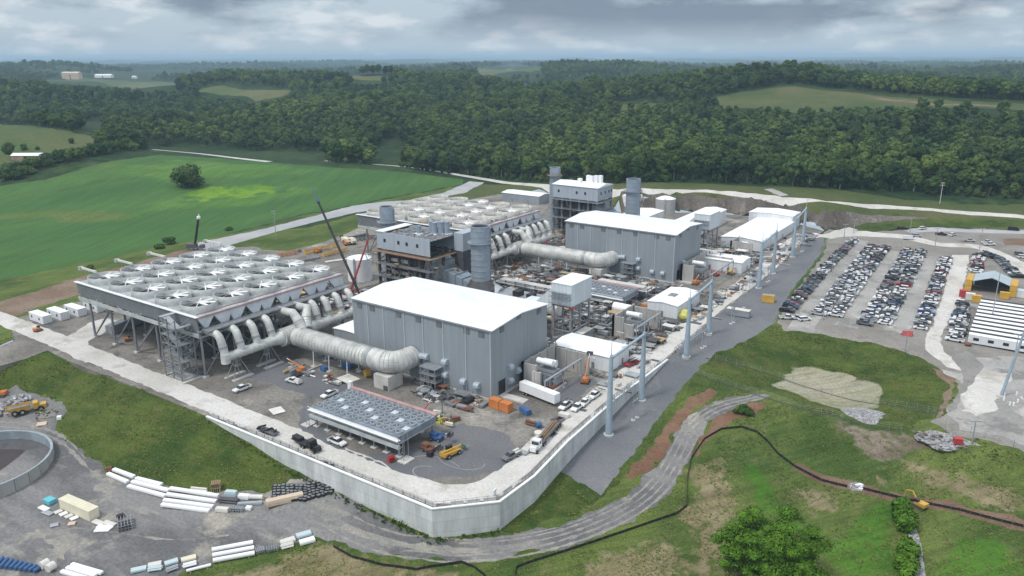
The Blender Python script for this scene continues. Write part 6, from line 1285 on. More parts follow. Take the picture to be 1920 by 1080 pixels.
for k, (dx, dy) in enumerate(((-3, 0), (3, 1.5))): MB().tube([(dx, dy, -.3), (dx*.9+1.2, dy, 12), (dx*.8+2.4, dy, 24)], [.5, .42, .3], 12).build('pole', ['gantry_blue'], t); MB().cyl((dx, dy, -.3), (dx, dy, .5), 1.2, None, 12).build('footing', ['concrete_pad'], t)
bo = MB().cyl((0, 0, 0), (0, 0, 1.1), .28, None, 8).cyl((0, 0, 1.1), (0, 0, 1.2), .2, None, 8).mesh('bollard', ['white'])
for k, (px, py) in enumerate(((1879, 731), (1881, 738), (1882, 744), (1882, 751), (1893, 760), (1900, 761), (1908, 755), (1906, 741))):
    o = bpy.data.objects.new('bollard', bo); COL.objects.link(o); o.location = P(px, py); tag(o, 'white bollard in the ring round the steel poles of the stone yard', 'bollard', 'bollards round the steel poles')
# ------------------------------------------------------------------ lower yard: lined pond and stacked material
x, y, z = P(0, 868); cx_, cy_ = P2(-44, 892); R0 = 18.6
t = thing('settling_pond', 'round lined settling pond ringed by concrete panels at the left', 'pond', (cx_, cy_, z))
npan = 30; pm_ = MB().box(-1.9, 1.9, -.25, .25, 0, 4.1).mesh('panel', ['firewall'])
for i in range(npan):
    a = 2*math.pi*i/npan; o = link(pm_, 'panel', t, (R0*math.cos(a), R0*math.sin(a), 0), a+math.pi/2)
mb = MB(); mb.ring((0, 0), R0-.25, -2.4, 4.05, .12, 90); nn_ = len(mb.v)
mb.v = [(p[0]*(1+.008*noise.noise(Vector((p[0]*.8, p[1]*.8, p[2])))), p[1]*(1+.008*noise.noise(Vector((p[0]*.8, p[1]*.8, 3+p[2])))), p[2]) for p in mb.v]
ln_ = MB(); ln_.ring((0, 0), R0+.3, 3.85, 4.16, .6, 90); ln_.build('liner_edge', ['liner'], t); mb.build('liner', ['liner'], t)
mb = MB(); n_ = 72; mb.add([(0, 0, .35)]+[((R0-.4)*math.cos(a), (R0-.4)*math.sin(a), .35) for a in np.linspace(0, 2*math.pi, n_+1)[:-1]], [(0, 1+i, 1+(i+1) % n_) for i in range(n_)]); mb.build('sludge', ['sediment'], t)
mb = MB(); rr2 = random.Random(2)
for i in range(n_): 
    a = 2*math.pi*i/n_; b = 2*math.pi*(i+1)/n_; h_ = 1.3*max(0, math.cos(a-2.2)); h2 = 1.3*max(0, math.cos(b-2.2)); q = R0-.45
    mb.add([(q*math.cos(a), q*math.sin(a), .3+h_), (q*math.cos(b), q*math.sin(b), .3+h2), ((q-3*h2-.1)*math.cos(b), (q-3*h2-.1)*math.sin(b), .36), ((q-3*h_-.1)*math.cos(a), (q-3*h_-.1)*math.sin(a), .36)], [(0, 1, 2, 3)])
mb.build('sludge_bank', ['casing'], t)
rk2 = random.Random(9)
def stock(nm, label, cat, p0, p1, W, h, col, group, style='beam', z=0., m2='timber'):
    a = Vector(P(*p0)); b = Vector(P(*p1)); c = (a+b)/2; d = b-a; L = Vector((d.x, d.y)).length; zz = float(hz(c.x, c.y)[0]); mb = MB()
    for q in (-.35, .35): mb.box(q*L-.1, q*L+.1, -W/2, W/2, 0, .14, 1)
    if style == 'beam': mb.box(-L/2, L/2, -W/2, W/2, .14, h*.5+.14); mb.prof([(-W/2, h*.5+.141), (W/2, h*.5+.141), (W*.42, h), (-W*.42, h)], -L/2, L/2, 0, 'x')
    elif style == 'pipe': mb.cyl((-L/2, 0, .14+h/2), (L/2, 0, .14+h/2), h/2, None, 12, 0)
    elif style == 'bundle':
        k = max(2, int(W/.45))
        for i in range(k): mb.cyl((-L/2+rk2.uniform(0, .3), -W/2+(i+.5)*W/k, .14+h*.3), (L/2-rk2.uniform(0, .3), -W/2+(i+.5)*W/k, .14+h*.3), W/k*.42, None, 8, 0)
        for i in range(k-1): mb.cyl((-L/2+.2, -W/2+(i+1)*W/k, .14+h*.75), (L/2-.2, -W/2+(i+1)*W/k, .14+h*.75), W/k*.42, None, 8, 0)
    elif style == 'rack':
        for i in range(5): mb.box(-L/2+L*i/5, -L/2+L*i/5+.12, -W/2, W/2, .14, h)
        for k in range(4): mb.box(-L/2, L/2, -W/2+W*k/4, -W/2+W*k/4+.1, h-.12, h+.02); mb.box(-L/2, L/2, -W/2+W*k/4, -W/2+W*k/4+.1, h*.45, h*.5)
    o = mb.build(nm, [col, m2], None, (c.x, c.y, zz+z), math.atan2(d.y, d.x)); tag(o, label, cat, group); return o
for i, (a, b) in enumerate((((214, 884), (252, 896)), ((203, 892), (240, 906)))): stock('wrapped_girder', 'white wrapped girder, %s of the pair at the upper end of the slope row' % ('uphill one', 'downhill one')[i], 'girder', a, b, 1.15, .8, 'white', 'white girders along the slope')
for i, (a, b) in enumerate((((256, 899), (304, 913)), ((248, 905), (318, 925)), ((241, 913), (311, 934)))): stock('wrapped_girder', 'white wrapped girder, %s of three in the middle of the slope row' % ('topmost', 'middle', 'lowest')[i], 'girder', a, b, 1.15, .8, 'white', 'white girders along the slope')
for i, (a, b) in enumerate((((320, 923), (410, 930)), ((314, 933), (406, 941)), ((308, 943), (400, 951)), ((304, 951), (393, 959)))): stock('wrapped_girder', 'long white wrapped girder, %s of four beside the small crates' % ('topmost', 'second from the top', 'third from the top', 'lowest')[i], 'girder', a, b, 1.05, .8, 'roof_white', 'white girders along the slope')
stock('timber_stack', 'low stack of brown timber at the upper end of the girder row', 'timber', (198, 884), (212, 880), 2, 1, 'rust', None, 'bundle')
for i, (a, b, w, h, col, st, lb) in enumerate((((406, 958), (429, 960), 1.3, 1.1, 'offwhite', 'beam', 'low pale crate at the lower left of the crate group'), ((434, 958), (458, 959), 1.3, 1.2, 'galv', 'rack', 'open metal frame second along the lower crate line'), ((462, 955), (472, 956), 1.2, .9, 'white', 'beam', 'small white box third along the lower crate line'),
        ((410, 940), (448, 944), 1.8, 1.2, 'steel_dark', 'bundle', 'dark pipe bundle beside the long girders'), ((424, 929), (444, 931), 1.4, 1.5, 'panel_pale', 'beam', 'pale green crate at the top of the crate group'), ((398, 921), (416, 917), 2.2, 2.4, 'timber', 'rack', 'tall wooden rack against the grass slope'), ((448, 934), (468, 936), 1.4, 1.2, 'white', 'beam', 'white crate in the middle of the crate group'),
        ((466, 936), (494, 937), 1.3, 1.3, 'offwhite', 'pipe', 'pale pipe length reaching towards the rubber heap'), ((446, 949), (492, 945), 1.1, .9, 'galv', 'beam', 'grey beam below the pale pipe'), ((358, 921), (390, 921), 1.2, 1., 'offwhite', 'bundle', 'thin pale pipe bundle behind the long girders'))): stock('crate', lb, 'crate', a, b, w, h, col, 'crates and bundles along the slope', st)
stock('bridge_beam', 'tan topped steel beam lying at the end of the yard row', 'beam', (500, 953), (568, 928), 1.9, 1.6, 'beige_plate', None, 'beam', 0, 'black')
for i, (a, b) in enumerate((((398, 1036), (475, 1021)), ((399, 1046), (477, 1031)), ((400, 1056), (478, 1041)))): stock('wrapped_pipe', 'thick white wrapped pipe, %s of three by the near grass edge' % ('uppermost', 'middle', 'lowest')[i], 'pipe', a, b, 1.25, 1.1, 'white', 'white pipes by the near grass', 'pipe')
for i, (a, b, col, st) in enumerate((((480, 1037), (497, 1032), 'galv', 'rack'), ((500, 1034), (523, 1029), 'steel', 'rack'), ((526, 1022), (553, 1012), 'offwhite', 'beam'), ((526, 1030), (552, 1022), 'offwhite', 'bundle'), ((556, 1010), (583, 1000), 'panel_pale', 'beam'), ((562, 1022), (590, 1012), 'white', 'beam'))): stock('pallet_load', 'grey or pale pallet load, %s along the near grass edge right of the white pipes' % ordinal(i).replace('nearest', 'first'), 'pallet', a, b, 1.7, .85, col, 'pallet loads by the near grass', st)
for i, (a, b, col, st) in enumerate((((246, 1074), (275, 1066), 'panel_pale', 'beam'), ((278, 1064), (303, 1058), 'offwhite', 'beam'), ((276, 1072), (306, 1066), 'panel_pale', 'bundle'), ((309, 1060), (334, 1053), 'panel_pale', 'beam'), ((310, 1072), (336, 1064), 'galv', 'bundle'), ((340, 1053), (368, 1046), 'cream', 'beam'), ((342, 1064), (370, 1057), 'white', 'bundle'), ((350, 1074), (396, 1062), 'white', 'pipe'))): stock('pallet_load', 'flat pale pallet load, %s in the cluster left of the three white pipes' % ordinal(i).replace('nearest', 'first'), 'pallet', a, b, 1.5, .7, col, 'pallet loads in the near cluster', st)
for i, (a, b) in enumerate((((135, 1060), (192, 1078)), ((126, 1066), (180, 1083)), ((116, 1073), (168, 1090)))): stock('wrapped_girder', 'white girder, %s of three cut by the bottom frame edge' % ('uppermost', 'middle', 'lowest')[i], 'girder', a, b, 1., .7, 'roof_white', 'white girders at the bottom edge')
for i in range(9): stock('blue_pipe', 'blue pipe, %s in the blue row at the bottom left' % ordinal(i).replace('nearest', 'first from the left,'), 'pipe', (-8+i*9, 1066+i*1.2), (6+i*9, 1050+i*2), .9, .9, 'blue', 'blue pipes at the bottom left', 'pipe')
for i, (a, b) in enumerate((((78, 1069), (92, 1061)), ((90, 1075), (103, 1066)))): stock('white_drum', 'fat white pipe piece beside the blue pipes, %s one' % ('left', 'right')[i], 'pipe', a, b, 1.8, 1.9, 'offwhite', 'white pipe pieces', 'pipe')
for i, (a, b, col) in enumerate((((76, 951), (90, 958), 'white'), ((82, 960), (98, 966), 'galv'), ((102, 964), (116, 958), 'offwhite'), ((112, 968), (126, 962), 'white'), ((122, 972), (136, 966), 'offwhite'), ((132, 976), (146, 970), 'white'), ((94, 988), (110, 984), 'galv'), ((128, 984), (142, 982), 'beige_plate'), ((176, 978), (194, 984), 'offwhite'), ((196, 980), (216, 986), 'offwhite'), ((178, 996), (206, 994), 'white'), ((184, 988), (210, 992), 'white'))): stock('panel_stack', 'flat stack of pale panels, %s in the group around the cream container' % ordinal(i).replace('nearest', 'first'), 'panel stack', a, b, 1.5, .42, col, 'panel stacks around the container')
stock('frame_stack', 'square stack of grey metal frames right of the cream container', 'frame stack', (222, 990), (252, 982), 5, 1.6, 'steel', None, 'rack'); stock('skip', 'small black skip above the stack of metal frames', 'skip', (220, 974), (233, 969), 1.4, 1, 'black', None)
stock('white_plate', 'flat white plate lying on the pad left of the fan cooler', 'plate', (508, 774), (531, 768), 4.4, .3, 'offwhite', None); stock('white_plate', 'pale tarpaulin sheet on the ground below the big duct', 'plate', (642, 706), (664, 716), 5, .25, 'offwhite', None)
stock('plate', 'tan plate near the edge of the grass behind the settling pond', 'plate', (70, 799), (88, 794), 2.4, .6, 'beige_plate', None); stock('bag', 'white bag with black top on the grass edge by the dump truck', 'bag', (108, 788), (116, 785), 1.4, 1.2, 'white', None, 'beam', 0, 'black')
stock('black_box', 'small black box on the gravel apron beside the telehandler', 'box', (804, 858), (809, 853), 1.4, 1.4, 'black', None); stock('blue_skid', 'blue pump skid in front of the orange generators', 'skid', (978, 770), (992, 779), 1.8, 1.6, 'blue', None)
stock('rust_skid', 'rusty pump with blue end near the flatbed truck', 'skid', (985, 794), (1005, 800), 1.6, 1.4, 'rust', None, 'bundle'); stock('blue_drum', 'pale blue round drum beside the rusty pump', 'drum', (1005, 803), (1014, 801), 1.7, 1.7, 'blue', None, 'pipe')
stock('blue_skid', 'blue skid with white hose left of the fan cooler', 'skid', (599, 785), (607, 788), 1.5, 1.2, 'blue', None); stock('lamp_tower', 'white lighting tower at the far corner of the fan cooler', 'lighting tower', (656, 741), (660, 739), 1.5, 4.5, 'white', None)
stock('yellow_tank', 'yellow tank under the elbow of the nearer steam duct', 'tank', (684, 708), (694, 706), 2.2, 2.6, 'yellow', None, 'pipe'); stock('red_lift', 'red frame at the near corner pad of the fan cooler', 'frame', (728, 868), (740, 864), 1.4, 1.6, 'red', None, 'rack')
stock('blue_compressor', 'dark blue compressor under the big duct', 'compressor', (604, 694), (612, 697), 1.8, 1.6, 'blue', None); stock('blue_compressor', 'blue machine near the pale tarpaulin below the duct', 'compressor', (644, 688), (660, 692), 1.8, 2., 'blue', None)
stock('sign_board', 'white sign board leaning behind the wall corner', 'board', (925, 934), (930, 929), .3, 2., 'white', None, 'beam')
for a, b, w, h, col, st, lb in (((572, 478), (640, 461), 2.2, 2.2, 'yellow', 'rack', 'long yellow crane boom section lying in the equipment park'), ((606, 482), (652, 470), 2., 1.8, 'yellow', 'rack', 'second yellow boom section lying in front of the long one'), ((520, 482), (560, 476), 2., 1.8, 'orange', 'rack', 'orange boom section at the condenser edge of the equipment park'), ((640, 452), (690, 441), 2.6, 1.4, 'steel_dark', 'bundle', 'dark steel load at the back of the equipment park'), ((668, 452), (704, 446), 2.6, 1.8, 'windwall', 'rack', 'dark frame at the back right of the equipment park'), ((560, 492), (600, 484), 2.4, 1., 'steel_mid', 'bundle', 'grey pipe bundle in the equipment park'), ((610, 492), (650, 486), 3, .4, 'concrete_pad', 'beam', 'pale slab on the ground of the equipment park')): stock('boom_section' if 'boom' in lb else 'steel_load', lb, 'building material', a, b, w, h, col, None, st)
c, rz, L = at2((676, 462), (634, 452)); t = thing('haul_truck', 'cream haul truck standing behind the yellow boom sections', 'truck', c, rz)
MB().prof([(-5, 1.2), (5, 1.2), (5, 2.4), (3.4, 3.6), (1, 3.8), (.4, 2.8), (-5, 3.2)], -1.5, 1.5).build('body', ['cream'], t); bogie(t, (-3, 3), .95, 1.4, .7); MB().box(2.2, 3.3, -1.52, 1.52, 2.7, 3.3).build('window', ['glass'], t)
mb = MB()
for i in range(40): mb.cb((rk2.uniform(-4, 4), rk2.uniform(-2.5, 2.5), rk2.uniform(.2, 1.4)), (rk2.uniform(.4, 2.4), rk2.uniform(.2, .8), rk2.uniform(.2, 1.2)), i % 4, rk2.uniform(0, 3))
x, y, z = P(830, 790); mb.bar((0, 0, 0), (0, 0, 7), .2, 1); tag(mb.build('scrap_heap', ['offwhite', 'steel_dark', 'rust', 'paleyellow'], None, (x, y, z)), 'mixed heap of pale and dark scrap behind the fan cooler', 'scrap heap')
# excavated rock heaps and rubber mats
def heap(px, py, nrock, rad, label, m, s0=.4, s1=1.2, nm='rock_heap', flat=.7):
    x, y, z = P(px, py); mb = MB()
    mb.blob((0, 0, -.2), rad*.8, 0, 3, .2, .7, (1, .8, flat*.5))
    for i in range(nrock):
        a = rk2.uniform(0, 6.3); r = rad*math.sqrt(rk2.random()); s = rk2.uniform(s0, s1); mb.blob((r*math.cos(a), r*math.sin(a)*.8, .1+max(0, (1-r/rad))*rad*flat*.5), s, rk2.randrange(len(m)), 1, .25, .8, (1, .8, .6))
    tag(mb.build(nm, m, None, (x, y, z)), label, 'rock heap', kind='stuff')
heap(14, 766, 60, 6, 'grey broken rock heaped behind the dump truck', ['riprap', 'rock', 'steel']); heap(92, 777, 30, 5, 'low pale spoil heap right of the dump truck', ['lot', 'pond'], .3, .8, 'spoil_heap', .4); heap(38, 750, 26, 4.5, 'grey rock heap behind the dump truck bed', ['riprap', 'steel'])
heap(1612, 912, 16, 1.6, 'white stone pile in the middle of the silt fence', ['roof_white', 'riprap'], .3, .7)
heap(1760, 826, 60, 7, 'grey stone dumped at the corner of the stone yard', ['riprap', 'rock'], .3, .8, 'stone_heap', .3)
mb = MB()
for i in range(14):
    for j in range(6):
        a = Vector(P(515+i*8.2+rk2.uniform(-2, 2), 921-i*1.2+j*5-abs(i-7)*1.2+rk2.uniform(-1, 1))); mb.tube([a+Vector((0, 0, .05)), a+Vector((0, 0, .55))], .75, 9, 0); mb.cyl(a+Vector((0, 0, .56)), a+Vector((0, 0, .58)), .5, None, 9, 1)
tag(mb.build('tyre_heap', ['tyre', 'steel_mid']), 'dark heap of old tyres at the foot of the grass slope', 'tyre heap', kind='stuff')
# ------------------------------------------------------------------ construction clutter and pipe racks between the halls
def clutter(x0, x1, y0, y1, n, seed, label, mats, tall=1., group=None):
    rs = random.Random(seed); mb = MB(); nm = len(mats)
    for i in range(n):
        x = rs.uniform(x0, x1); y = rs.uniform(y0, y1); k = rs.random(); m = rs.randrange(nm); rz = rs.choice((0, math.pi/2, 0, math.pi/2, rs.uniform(0, 3)))
        if k < .42: mb.cb((x, y, rs.uniform(.3, .7)), (rs.uniform(.6, 4.5), rs.uniform(.3, 1.8), rs.uniform(.4, 1.4)), m, rz)
        elif k < .6: L = rs.uniform(2, 9); c, s_ = math.cos(rz), math.sin(rz); r = rs.uniform(.1, .35); mb.cyl((x, y, r+.1), (x+L*c, y+L*s_, r+.1), r, None, 7, m)
        elif k < .7: h = rs.uniform(2, 6)*tall; mb.bar((x, y, 0), (x, y, h), .15, m); mb.box(x-1.4, x+1.4, y-.1, y+.1, h-.2, h, m)
        elif k < .8: h = rs.uniform(1, 2.6)*tall; mb.cyl((x, y, 0), (x, y, h), rs.uniform(.5, 1.3), None, 10, m)
        elif k < .9:
            h = rs.uniform(1.4, 3.6)*tall; a, b = rs.uniform(1, 2.6), rs.uniform(1, 2.2); mb.cb((x, y, h), (a*2, b*2, .15), m)
            for u in (-1, 1):
                for v in (-1, 1): mb.bar((x+a*u, y+b*v, 0), (x+a*u, y+b*v, h+1), .09, m)
        else: mb.cb((x, y, .08), (rs.uniform(2, 6), rs.uniform(1, 4), .16), m, rz)
    tag(mb.build('construction_clutter', mats), label, 'building material', kind='stuff')
cm_ = ['steel_mid', 'steel_dark', 'galv', 'steel_mid', 'offwhite', 'steel', 'galv', 'rust', 'timber', 'black', 'casing', 'concrete_pad', 'steel', 'steel_dark', 'truss']
clutter(-70, -30, 84, 138, 640, 31, 'dense building material on the ground between the grey stack and the farther duct', cm_)
clutter(-46, 0, 70, 99, 400, 32, 'building material around the white filter box legs', cm_)
clutter(-30, 2, 117, 139, 150, 33, 'building material in front of the farther hall', cm_)
clutter(-74, -2, 33, 57, 460, 34, 'pipes and material behind the nearer hall', cm_)
clutter(-120, -80, 36, 57, 380, 35, 'material and red frames below the unfinished boiler house', cm_+['red', 'rust'])
clutter(-84, -60, 90, 140, 200, 36, 'material under the farther steam duct', cm_)
clutter(4, 22, 56, 98, 110, 37, 'material beside the middle firewall', cm_, .7)
clutter(-60, 0, 185, 230, 420, 38, 'material behind the farther hall', cm_)
clutter(-16, 14, 198, 218, 190, 39, 'white trucks and material before the warehouse', cm_+['white', 'white'])
clutter(-130, -70, 185, 205, 160, 40, 'material below the white roofed boiler house', cm_+['red'])
clutter(-72, -2, -4, -1.2, 60, 41, 'odds and ends along the front wall of the nearer hall', cm_, .5)
clutter(-24, 0, -10, -4, 46, 42, 'boards and rubbish in front of the nearer hall', cm_, .3)
clutter(-60, 0, 142, 147, 60, 43, 'odds and ends along the front wall of the farther hall', cm_+['rust'], .5)
clutter(-72, -48, -20, -14, 30, 44, 'material on the pad below the steam duct', cm_, .4)
clutter(18, 24, 100, 190, 90, 45, 'pallets and crates between the plant road and the buildings', cm_, .4)
clutter(-156, -96, 26, 50, 160, 46, 'equipment park behind the nearer condenser', cm_+['orange', 'yellow', 'cream'], .5)
clutter(-200, -176, -20, 6, 40, 47, 'material stored beside the site trailers', cm_, .4)
clutter(-155, -95, -30, 18, 70, 48, 'material stored under the nearer condenser', cm_, .3)
clutter(-160, -100, 112, 165, 120, 49, 'material stored under the farther condenser', cm_, .3)
clutter(22, 27, -30, 58, 30, 50, 'small items along the inner edge of the plant road', cm_, .25)
clutter(10, 24, 200, 290, 90, 51, 'pallets along the far end of the plant road', cm_+['white'], .4)
clutter(108, 114, 132, 190, 16, 52, 'small items by the office trailers', cm_, .3)
def pipe_rack(x0, x1, y, z, label, n=6):
    mb = MB(); ax_ = np.linspace(x0, x1, int(abs(x1-x0)/6)+2)
    for x in ax_:
        for s_ in (-2, 2): mb.bar((x, y+s_, 0), (x, y+s_, z+1.8), .2)
        for q in (z, z+1.6): mb.box(x-.2, x+.2, y-2.3, y+2.3, q-.35, q-.02)
    for k in range(n): mb.tube([(x0, y-1.8+k*3.6/(n-1), z+.2), (x1, y-1.8+k*3.6/(n-1), z+.2)], .14+.1*(k % 3), 8, 1+k % 2); mb.tube([(x0+2, y-1.6+k*3.2/(n-1), z+1.85), (x1-2, y-1.6+k*3.2/(n-1), z+1.85)], .12+.12*((k+1) % 2), 8, 1+(k+1) % 2)
    tag(mb.build('pipe_rack', ['steel_dark', 'galv', 'offwhite']), label, 'pipe rack')
pipe_rack(-70, -2, 38, 5.5, 'long dark pipe rack running behind the nearer hall'); pipe_rack(-64, 2, 190, 5.5, 'long dark pipe rack running behind the farther hall'); pipe_rack(-30, -4, 120, 3.6, 'brown pipe rack beside the second fan bank'); pipe_rack(-66, -30, 96, 4, 'pipe rack between the grey stack and the filter box')
def turbine_unit(ox, oy, label):
    t = thing('gas_turbine', label, 'gas turbine', (ox, oy, 0)); MB().box(-52, -30, 70, 80, 0, 6.2).build('enclosure', ['casing'], t); MB().box(-52.3, -29.7, 69.7, 80.3, 6.21, 6.5).build('roof', ['steel'], t)
    MB().cyl((-30, 75, 4), (-23, 75, 4), 3, None, 18).build('generator', ['offwhite'], t); MB().box(-44, -41, 72, 76, 6.51, 8.6).box(-38, -35.5, 73, 77, 6.51, 8).build('roof_vent', ['black'], t); MB().cyl((-57, 75, 6), (-52, 75, 5), 3.6, 3, 16).build('exhaust_diffuser', ['galv'], t)
turbine_unit(0, 3, 'dark gas turbine enclosure right of the nearer wide stack'); turbine_unit(DX, DY+3, 'dark gas turbine enclosure behind the farther hall')
for i, (x, y, w_) in enumerate(((0, 62, 'beside the filter house legs'), (1, 44, 'behind the switchgear building'))): t = boxthing('control_cabin', 'grey flat roofed cabin '+w_, 'cabin', (x-3.5, y+.5, 0), 1.57, 8, 3.4, 3.4, 'steel', 'offwhite')
t = thing('rotor_cover', 'long white covered generator beside the white filter box', 'generator', (3.2, 94.5, 0), -.03); MB().cyl((-11, 0, 3.2), (4, 0, 3.2), 1.9, None, 18).build('cover', ['roof_white'], t); MB().box(-11, 4, -1.7, 1.7, .2, 2.8).build('base', ['steel_mid'], t); MB().box(4.01, 8, -2, 2, .2, 4.6).build('end_box', ['bluegrey_roof'], t)
# ------------------------------------------------------------------ vegetation
MT['leaf'] = leafmat('leaf', (.022, .055, .019), (.105, .165, .042)); MT['leaf_far'] = leafmat('leaf_far', (.021, .053, .021), (.10, .158, .044), .42)
MT['leaf_big'] = leafmat('leaf_big', (.075, .165, .018), (.075, .165, .018), .7); MT['leaf_bush'] = leafmat('leaf_bush', (.035, .085, .018), (.06, .12, .025))
def crown(mb, c, R, hgt, lobes, leaf, n, rs, flat=.75):
    L = []
    for i in range(lobes):
        a = rs.uniform(0, 6.28); e = rs.uniform(-.8, 1.); q = R*rs.uniform(.35, .72); ce = math.cos(e*1.3)
        L.append((Vector((c[0]+q*ce*math.cos(a), c[1]+q*ce*math.sin(a), c[2]+hgt*.42*math.sin(e*1.35))), R*rs.uniform(.32, .5)))
    L.append((Vector(c), R*.62))
    for p, r in L: mb.blob(p, r*.78, 0, 1, .16, .6, (1, 1, flat))
    per = n//len(L)
    for p, r in L:
        for j in range(per):
            d = Vector((rs.gauss(0, 1), rs.gauss(0, 1), rs.gauss(.25, 1))).normalized(); k = r*rs.uniform(.72, 1.26); o = p+Vector((d.x*k, d.y*k, d.z*k*flat))
            nrm = (d+Vector((rs.uniform(-.5, .5), rs.uniform(-.5, .5), rs.uniform(-.25, .6)))).normalized(); t1 = nrm.orthogonal().normalized(); t1.rotate(Matrix.Rotation(rs.uniform(0, 6.28), 3, nrm)); t2 = nrm.cross(t1); s = leaf*rs.uniform(.6, 1.4)
            mb.add([o-t1*s-t2*s*.6, o+t1*s-t2*s*.7, o+t1*s*.8+t2*s*.7+nrm*s*.3, o-t1*s*.9+t2*s*.6], [(0, 1, 2, 3)])
def trunk(mb, h, r, rs, n=4, R=3., m=0):
    mb.tube([(0, 0, -.6), (rs.uniform(-.2, .2), rs.uniform(-.2, .2), h*.5), (0, 0, h)], [r*1.25, r*.85, r*.45], 7, m)
    for i in range(n): a = rs.uniform(0, 6.28); z = h*rs.uniform(.45, .8); mb.tube([(0, 0, z), (math.cos(a)*R*.4, math.sin(a)*R*.4, z+R*.35), (math.cos(a)*R*.7, math.sin(a)*R*.7, z+R*.8)], [r*.45, r*.3, r*.12], 5, m)
PROTO = []; FARP = []
for i in range(5):
    rs = random.Random(100+i); mb = MB(); R = rs.uniform(4.6, 6.); crown(mb, (0, 0, 9.2), R, rs.uniform(9, 11), 13, .5, 1500, rs); cm = mb.mesh('crown', ['leaf']); mb = MB(); trunk(mb, 11, .34, rs, 4, 4); tm = mb.mesh('trunk', ['barkpale' if i % 2 else 'bark']); PROTO.append((cm, tm))
    mb = MB(); rs = random.Random(200+i); crown(mb, (0, 0, 8.6), rs.uniform(4.8, 6.2), 10, 11, .62, 800, rs); mb.tube([(0, 0, -.5), (0, 0, 8)], [.35, .25], 5); FARP.append(mb.mesh('far_tree', ['leaf_far']))
# where the woods stand: open ground of the hills region
FREE = [i for i, r in enumerate(REG) if r[0] not in ('meadow',)]
EXC = [PO[i] for i in FREE]
def sample(n, t0, t1, l0, l1):
    t = rng.uniform(t0, t1, n); r = np.sqrt(rng.uniform(math.exp(2*l0), math.exp(2*l1), n)); l = np.log(r); x, y = unpolar(t, l)
    ok = np.ones(n, bool)
    for pp in EXC:
        a = np.array(pp); bb = (t >= a[:, 0].min()) & (t <= a[:, 0].max()) & (l >= a[:, 1].min()) & (l <= a[:, 1].max()); ix = np.nonzero(bb & ok)[0]
        if len(ix): ok[ix] &= ~inpoly(t[ix], l[ix], pp)
    return x[ok], y[ok], t[ok], l[ok]
def thin(x, y, d):
    seen = {}; keep = []
    for i in range(len(x)):
        k = (int(x[i]//d), int(y[i]//d)); bad = False
        for u in (-1, 0, 1):
            for v in (-1, 0, 1):
                for j in seen.get((k[0]+u, k[1]+v), ()):
                    if (x[i]-x[j])**2+(y[i]-y[j])**2 < d*d: bad = True; break
        if not bad: seen.setdefault(k, []).append(i); keep.append(i)
    return np.array(keep)
WOOD = []
def wood_poly(pts): WOOD.append([P2(*p) for p in pts])
# clearings inside the woods (px outlines on the ground)
CLEAR = [[P2(*p) for p in q] for q in ([(150, 232), (190, 222), (200, 236), (160, 246)], [(690, 312), (705, 280), (735, 262), (760, 278), (752, 312)], [(700, 300), (740, 285), (770, 315), (700, 316)], [(330, 276), (370, 268), (480, 292), (620, 296), (620, 312), (500, 302), (380, 286)], [(1290, 346), (1960, 384), (1960, 392), (1290, 356)])]
xs_, ys_, ts_, ls_ = sample(60000, -.70, .70, math.log(470), math.log(1500))
kp = thin(xs_, ys_, 8.6); X_, Y_ = xs_[kp], ys_[kp]
ok = np.ones(len(X_), bool)
for q in CLEAR: ok &= ~inpoly(X_, Y_, q)
X_, Y_ = X_[ok], Y_[ok]; Z_ = hz(X_, Y_); D_ = np.hypot(X_-OX, Y_-OY)
def vis(x, y, z):                                 # picture position, to keep the woods out of nothing but the fields
    dx, dy, dz = x-OX, y-OY, z-H; f = dx*fw.x+dy*fw.y+dz*fw.z; return CX+F*(dx*rt.x+dy*rt.y+dz*rt.z)/f, CY-F*(dx*u2.x+dy*u2.y+dz*u2.z)/f
U_, V_ = vis(X_, Y_, Z_)
EDGE = np.array([(-400, 300), (0, 262), (150, 283), (200, 284), (290, 274), (400, 276), (480, 283), (604, 285), (616, 305), (750, 313), (760, 316), (900, 334), (1000, 342), (1190, 345), (1300, 341), (1440, 347), (1600, 357), (1760, 367), (2300, 400)], float)
OPEN = [[(1325, 184), (1430, 166), (1490, 157), (1600, 170), (1700, 180), (1960, 190), (1960, 200), (1700, 194), (1500, 197), (1400, 196)], [(1090, 208), (1180, 190), (1240, 184), (1250, 188), (1180, 198)], [(352, 174), (420, 157), (550, 168), (528, 181), (480, 191), (440, 181)], [(50, 152), (140, 143), (345, 155), (330, 166), (200, 160)], [(885, 131), (960, 122), (1025, 128), (1005, 137), (900, 138)], [(595, 147), (680, 141), (765, 144), (700, 152)],
        [(-60, 234), (60, 236), (140, 250), (186, 260), (178, 284), (120, 300), (-60, 318)], [(690, 315), (705, 290), (735, 270), (752, 276), (748, 315)], [(150, 232), (190, 222), (205, 236), (160, 246)], [(930, 155), (1040, 151), (1040, 157), (950, 160)]]
def keepmask(x, y, z, sc, h=15.):
    u, v = vis(x, y, z); u1, v1 = vis(x, y, z+h*sc); k = v < np.interp(u, EDGE[:, 0], EDGE[:, 1])
    for q in OPEN: k &= ~(inpoly(u, v, q) | inpoly(u, v1, q) | inpoly(u, (v+v1)/2, q))
    return k
S_ = rng.uniform(.66, 1.0, len(X_))*rng.uniform(.85, 1.55, len(X_)); front = keepmask(X_, Y_, Z_, S_)
X_, Y_, Z_, D_, U_, V_, S_ = (q[front] for q in (X_, Y_, Z_, D_, U_, V_, S_))
order = np.argsort(D_); near = [i for i in order if -60 < U_[i] < 1980][:270]; ns = set(near); protos = []
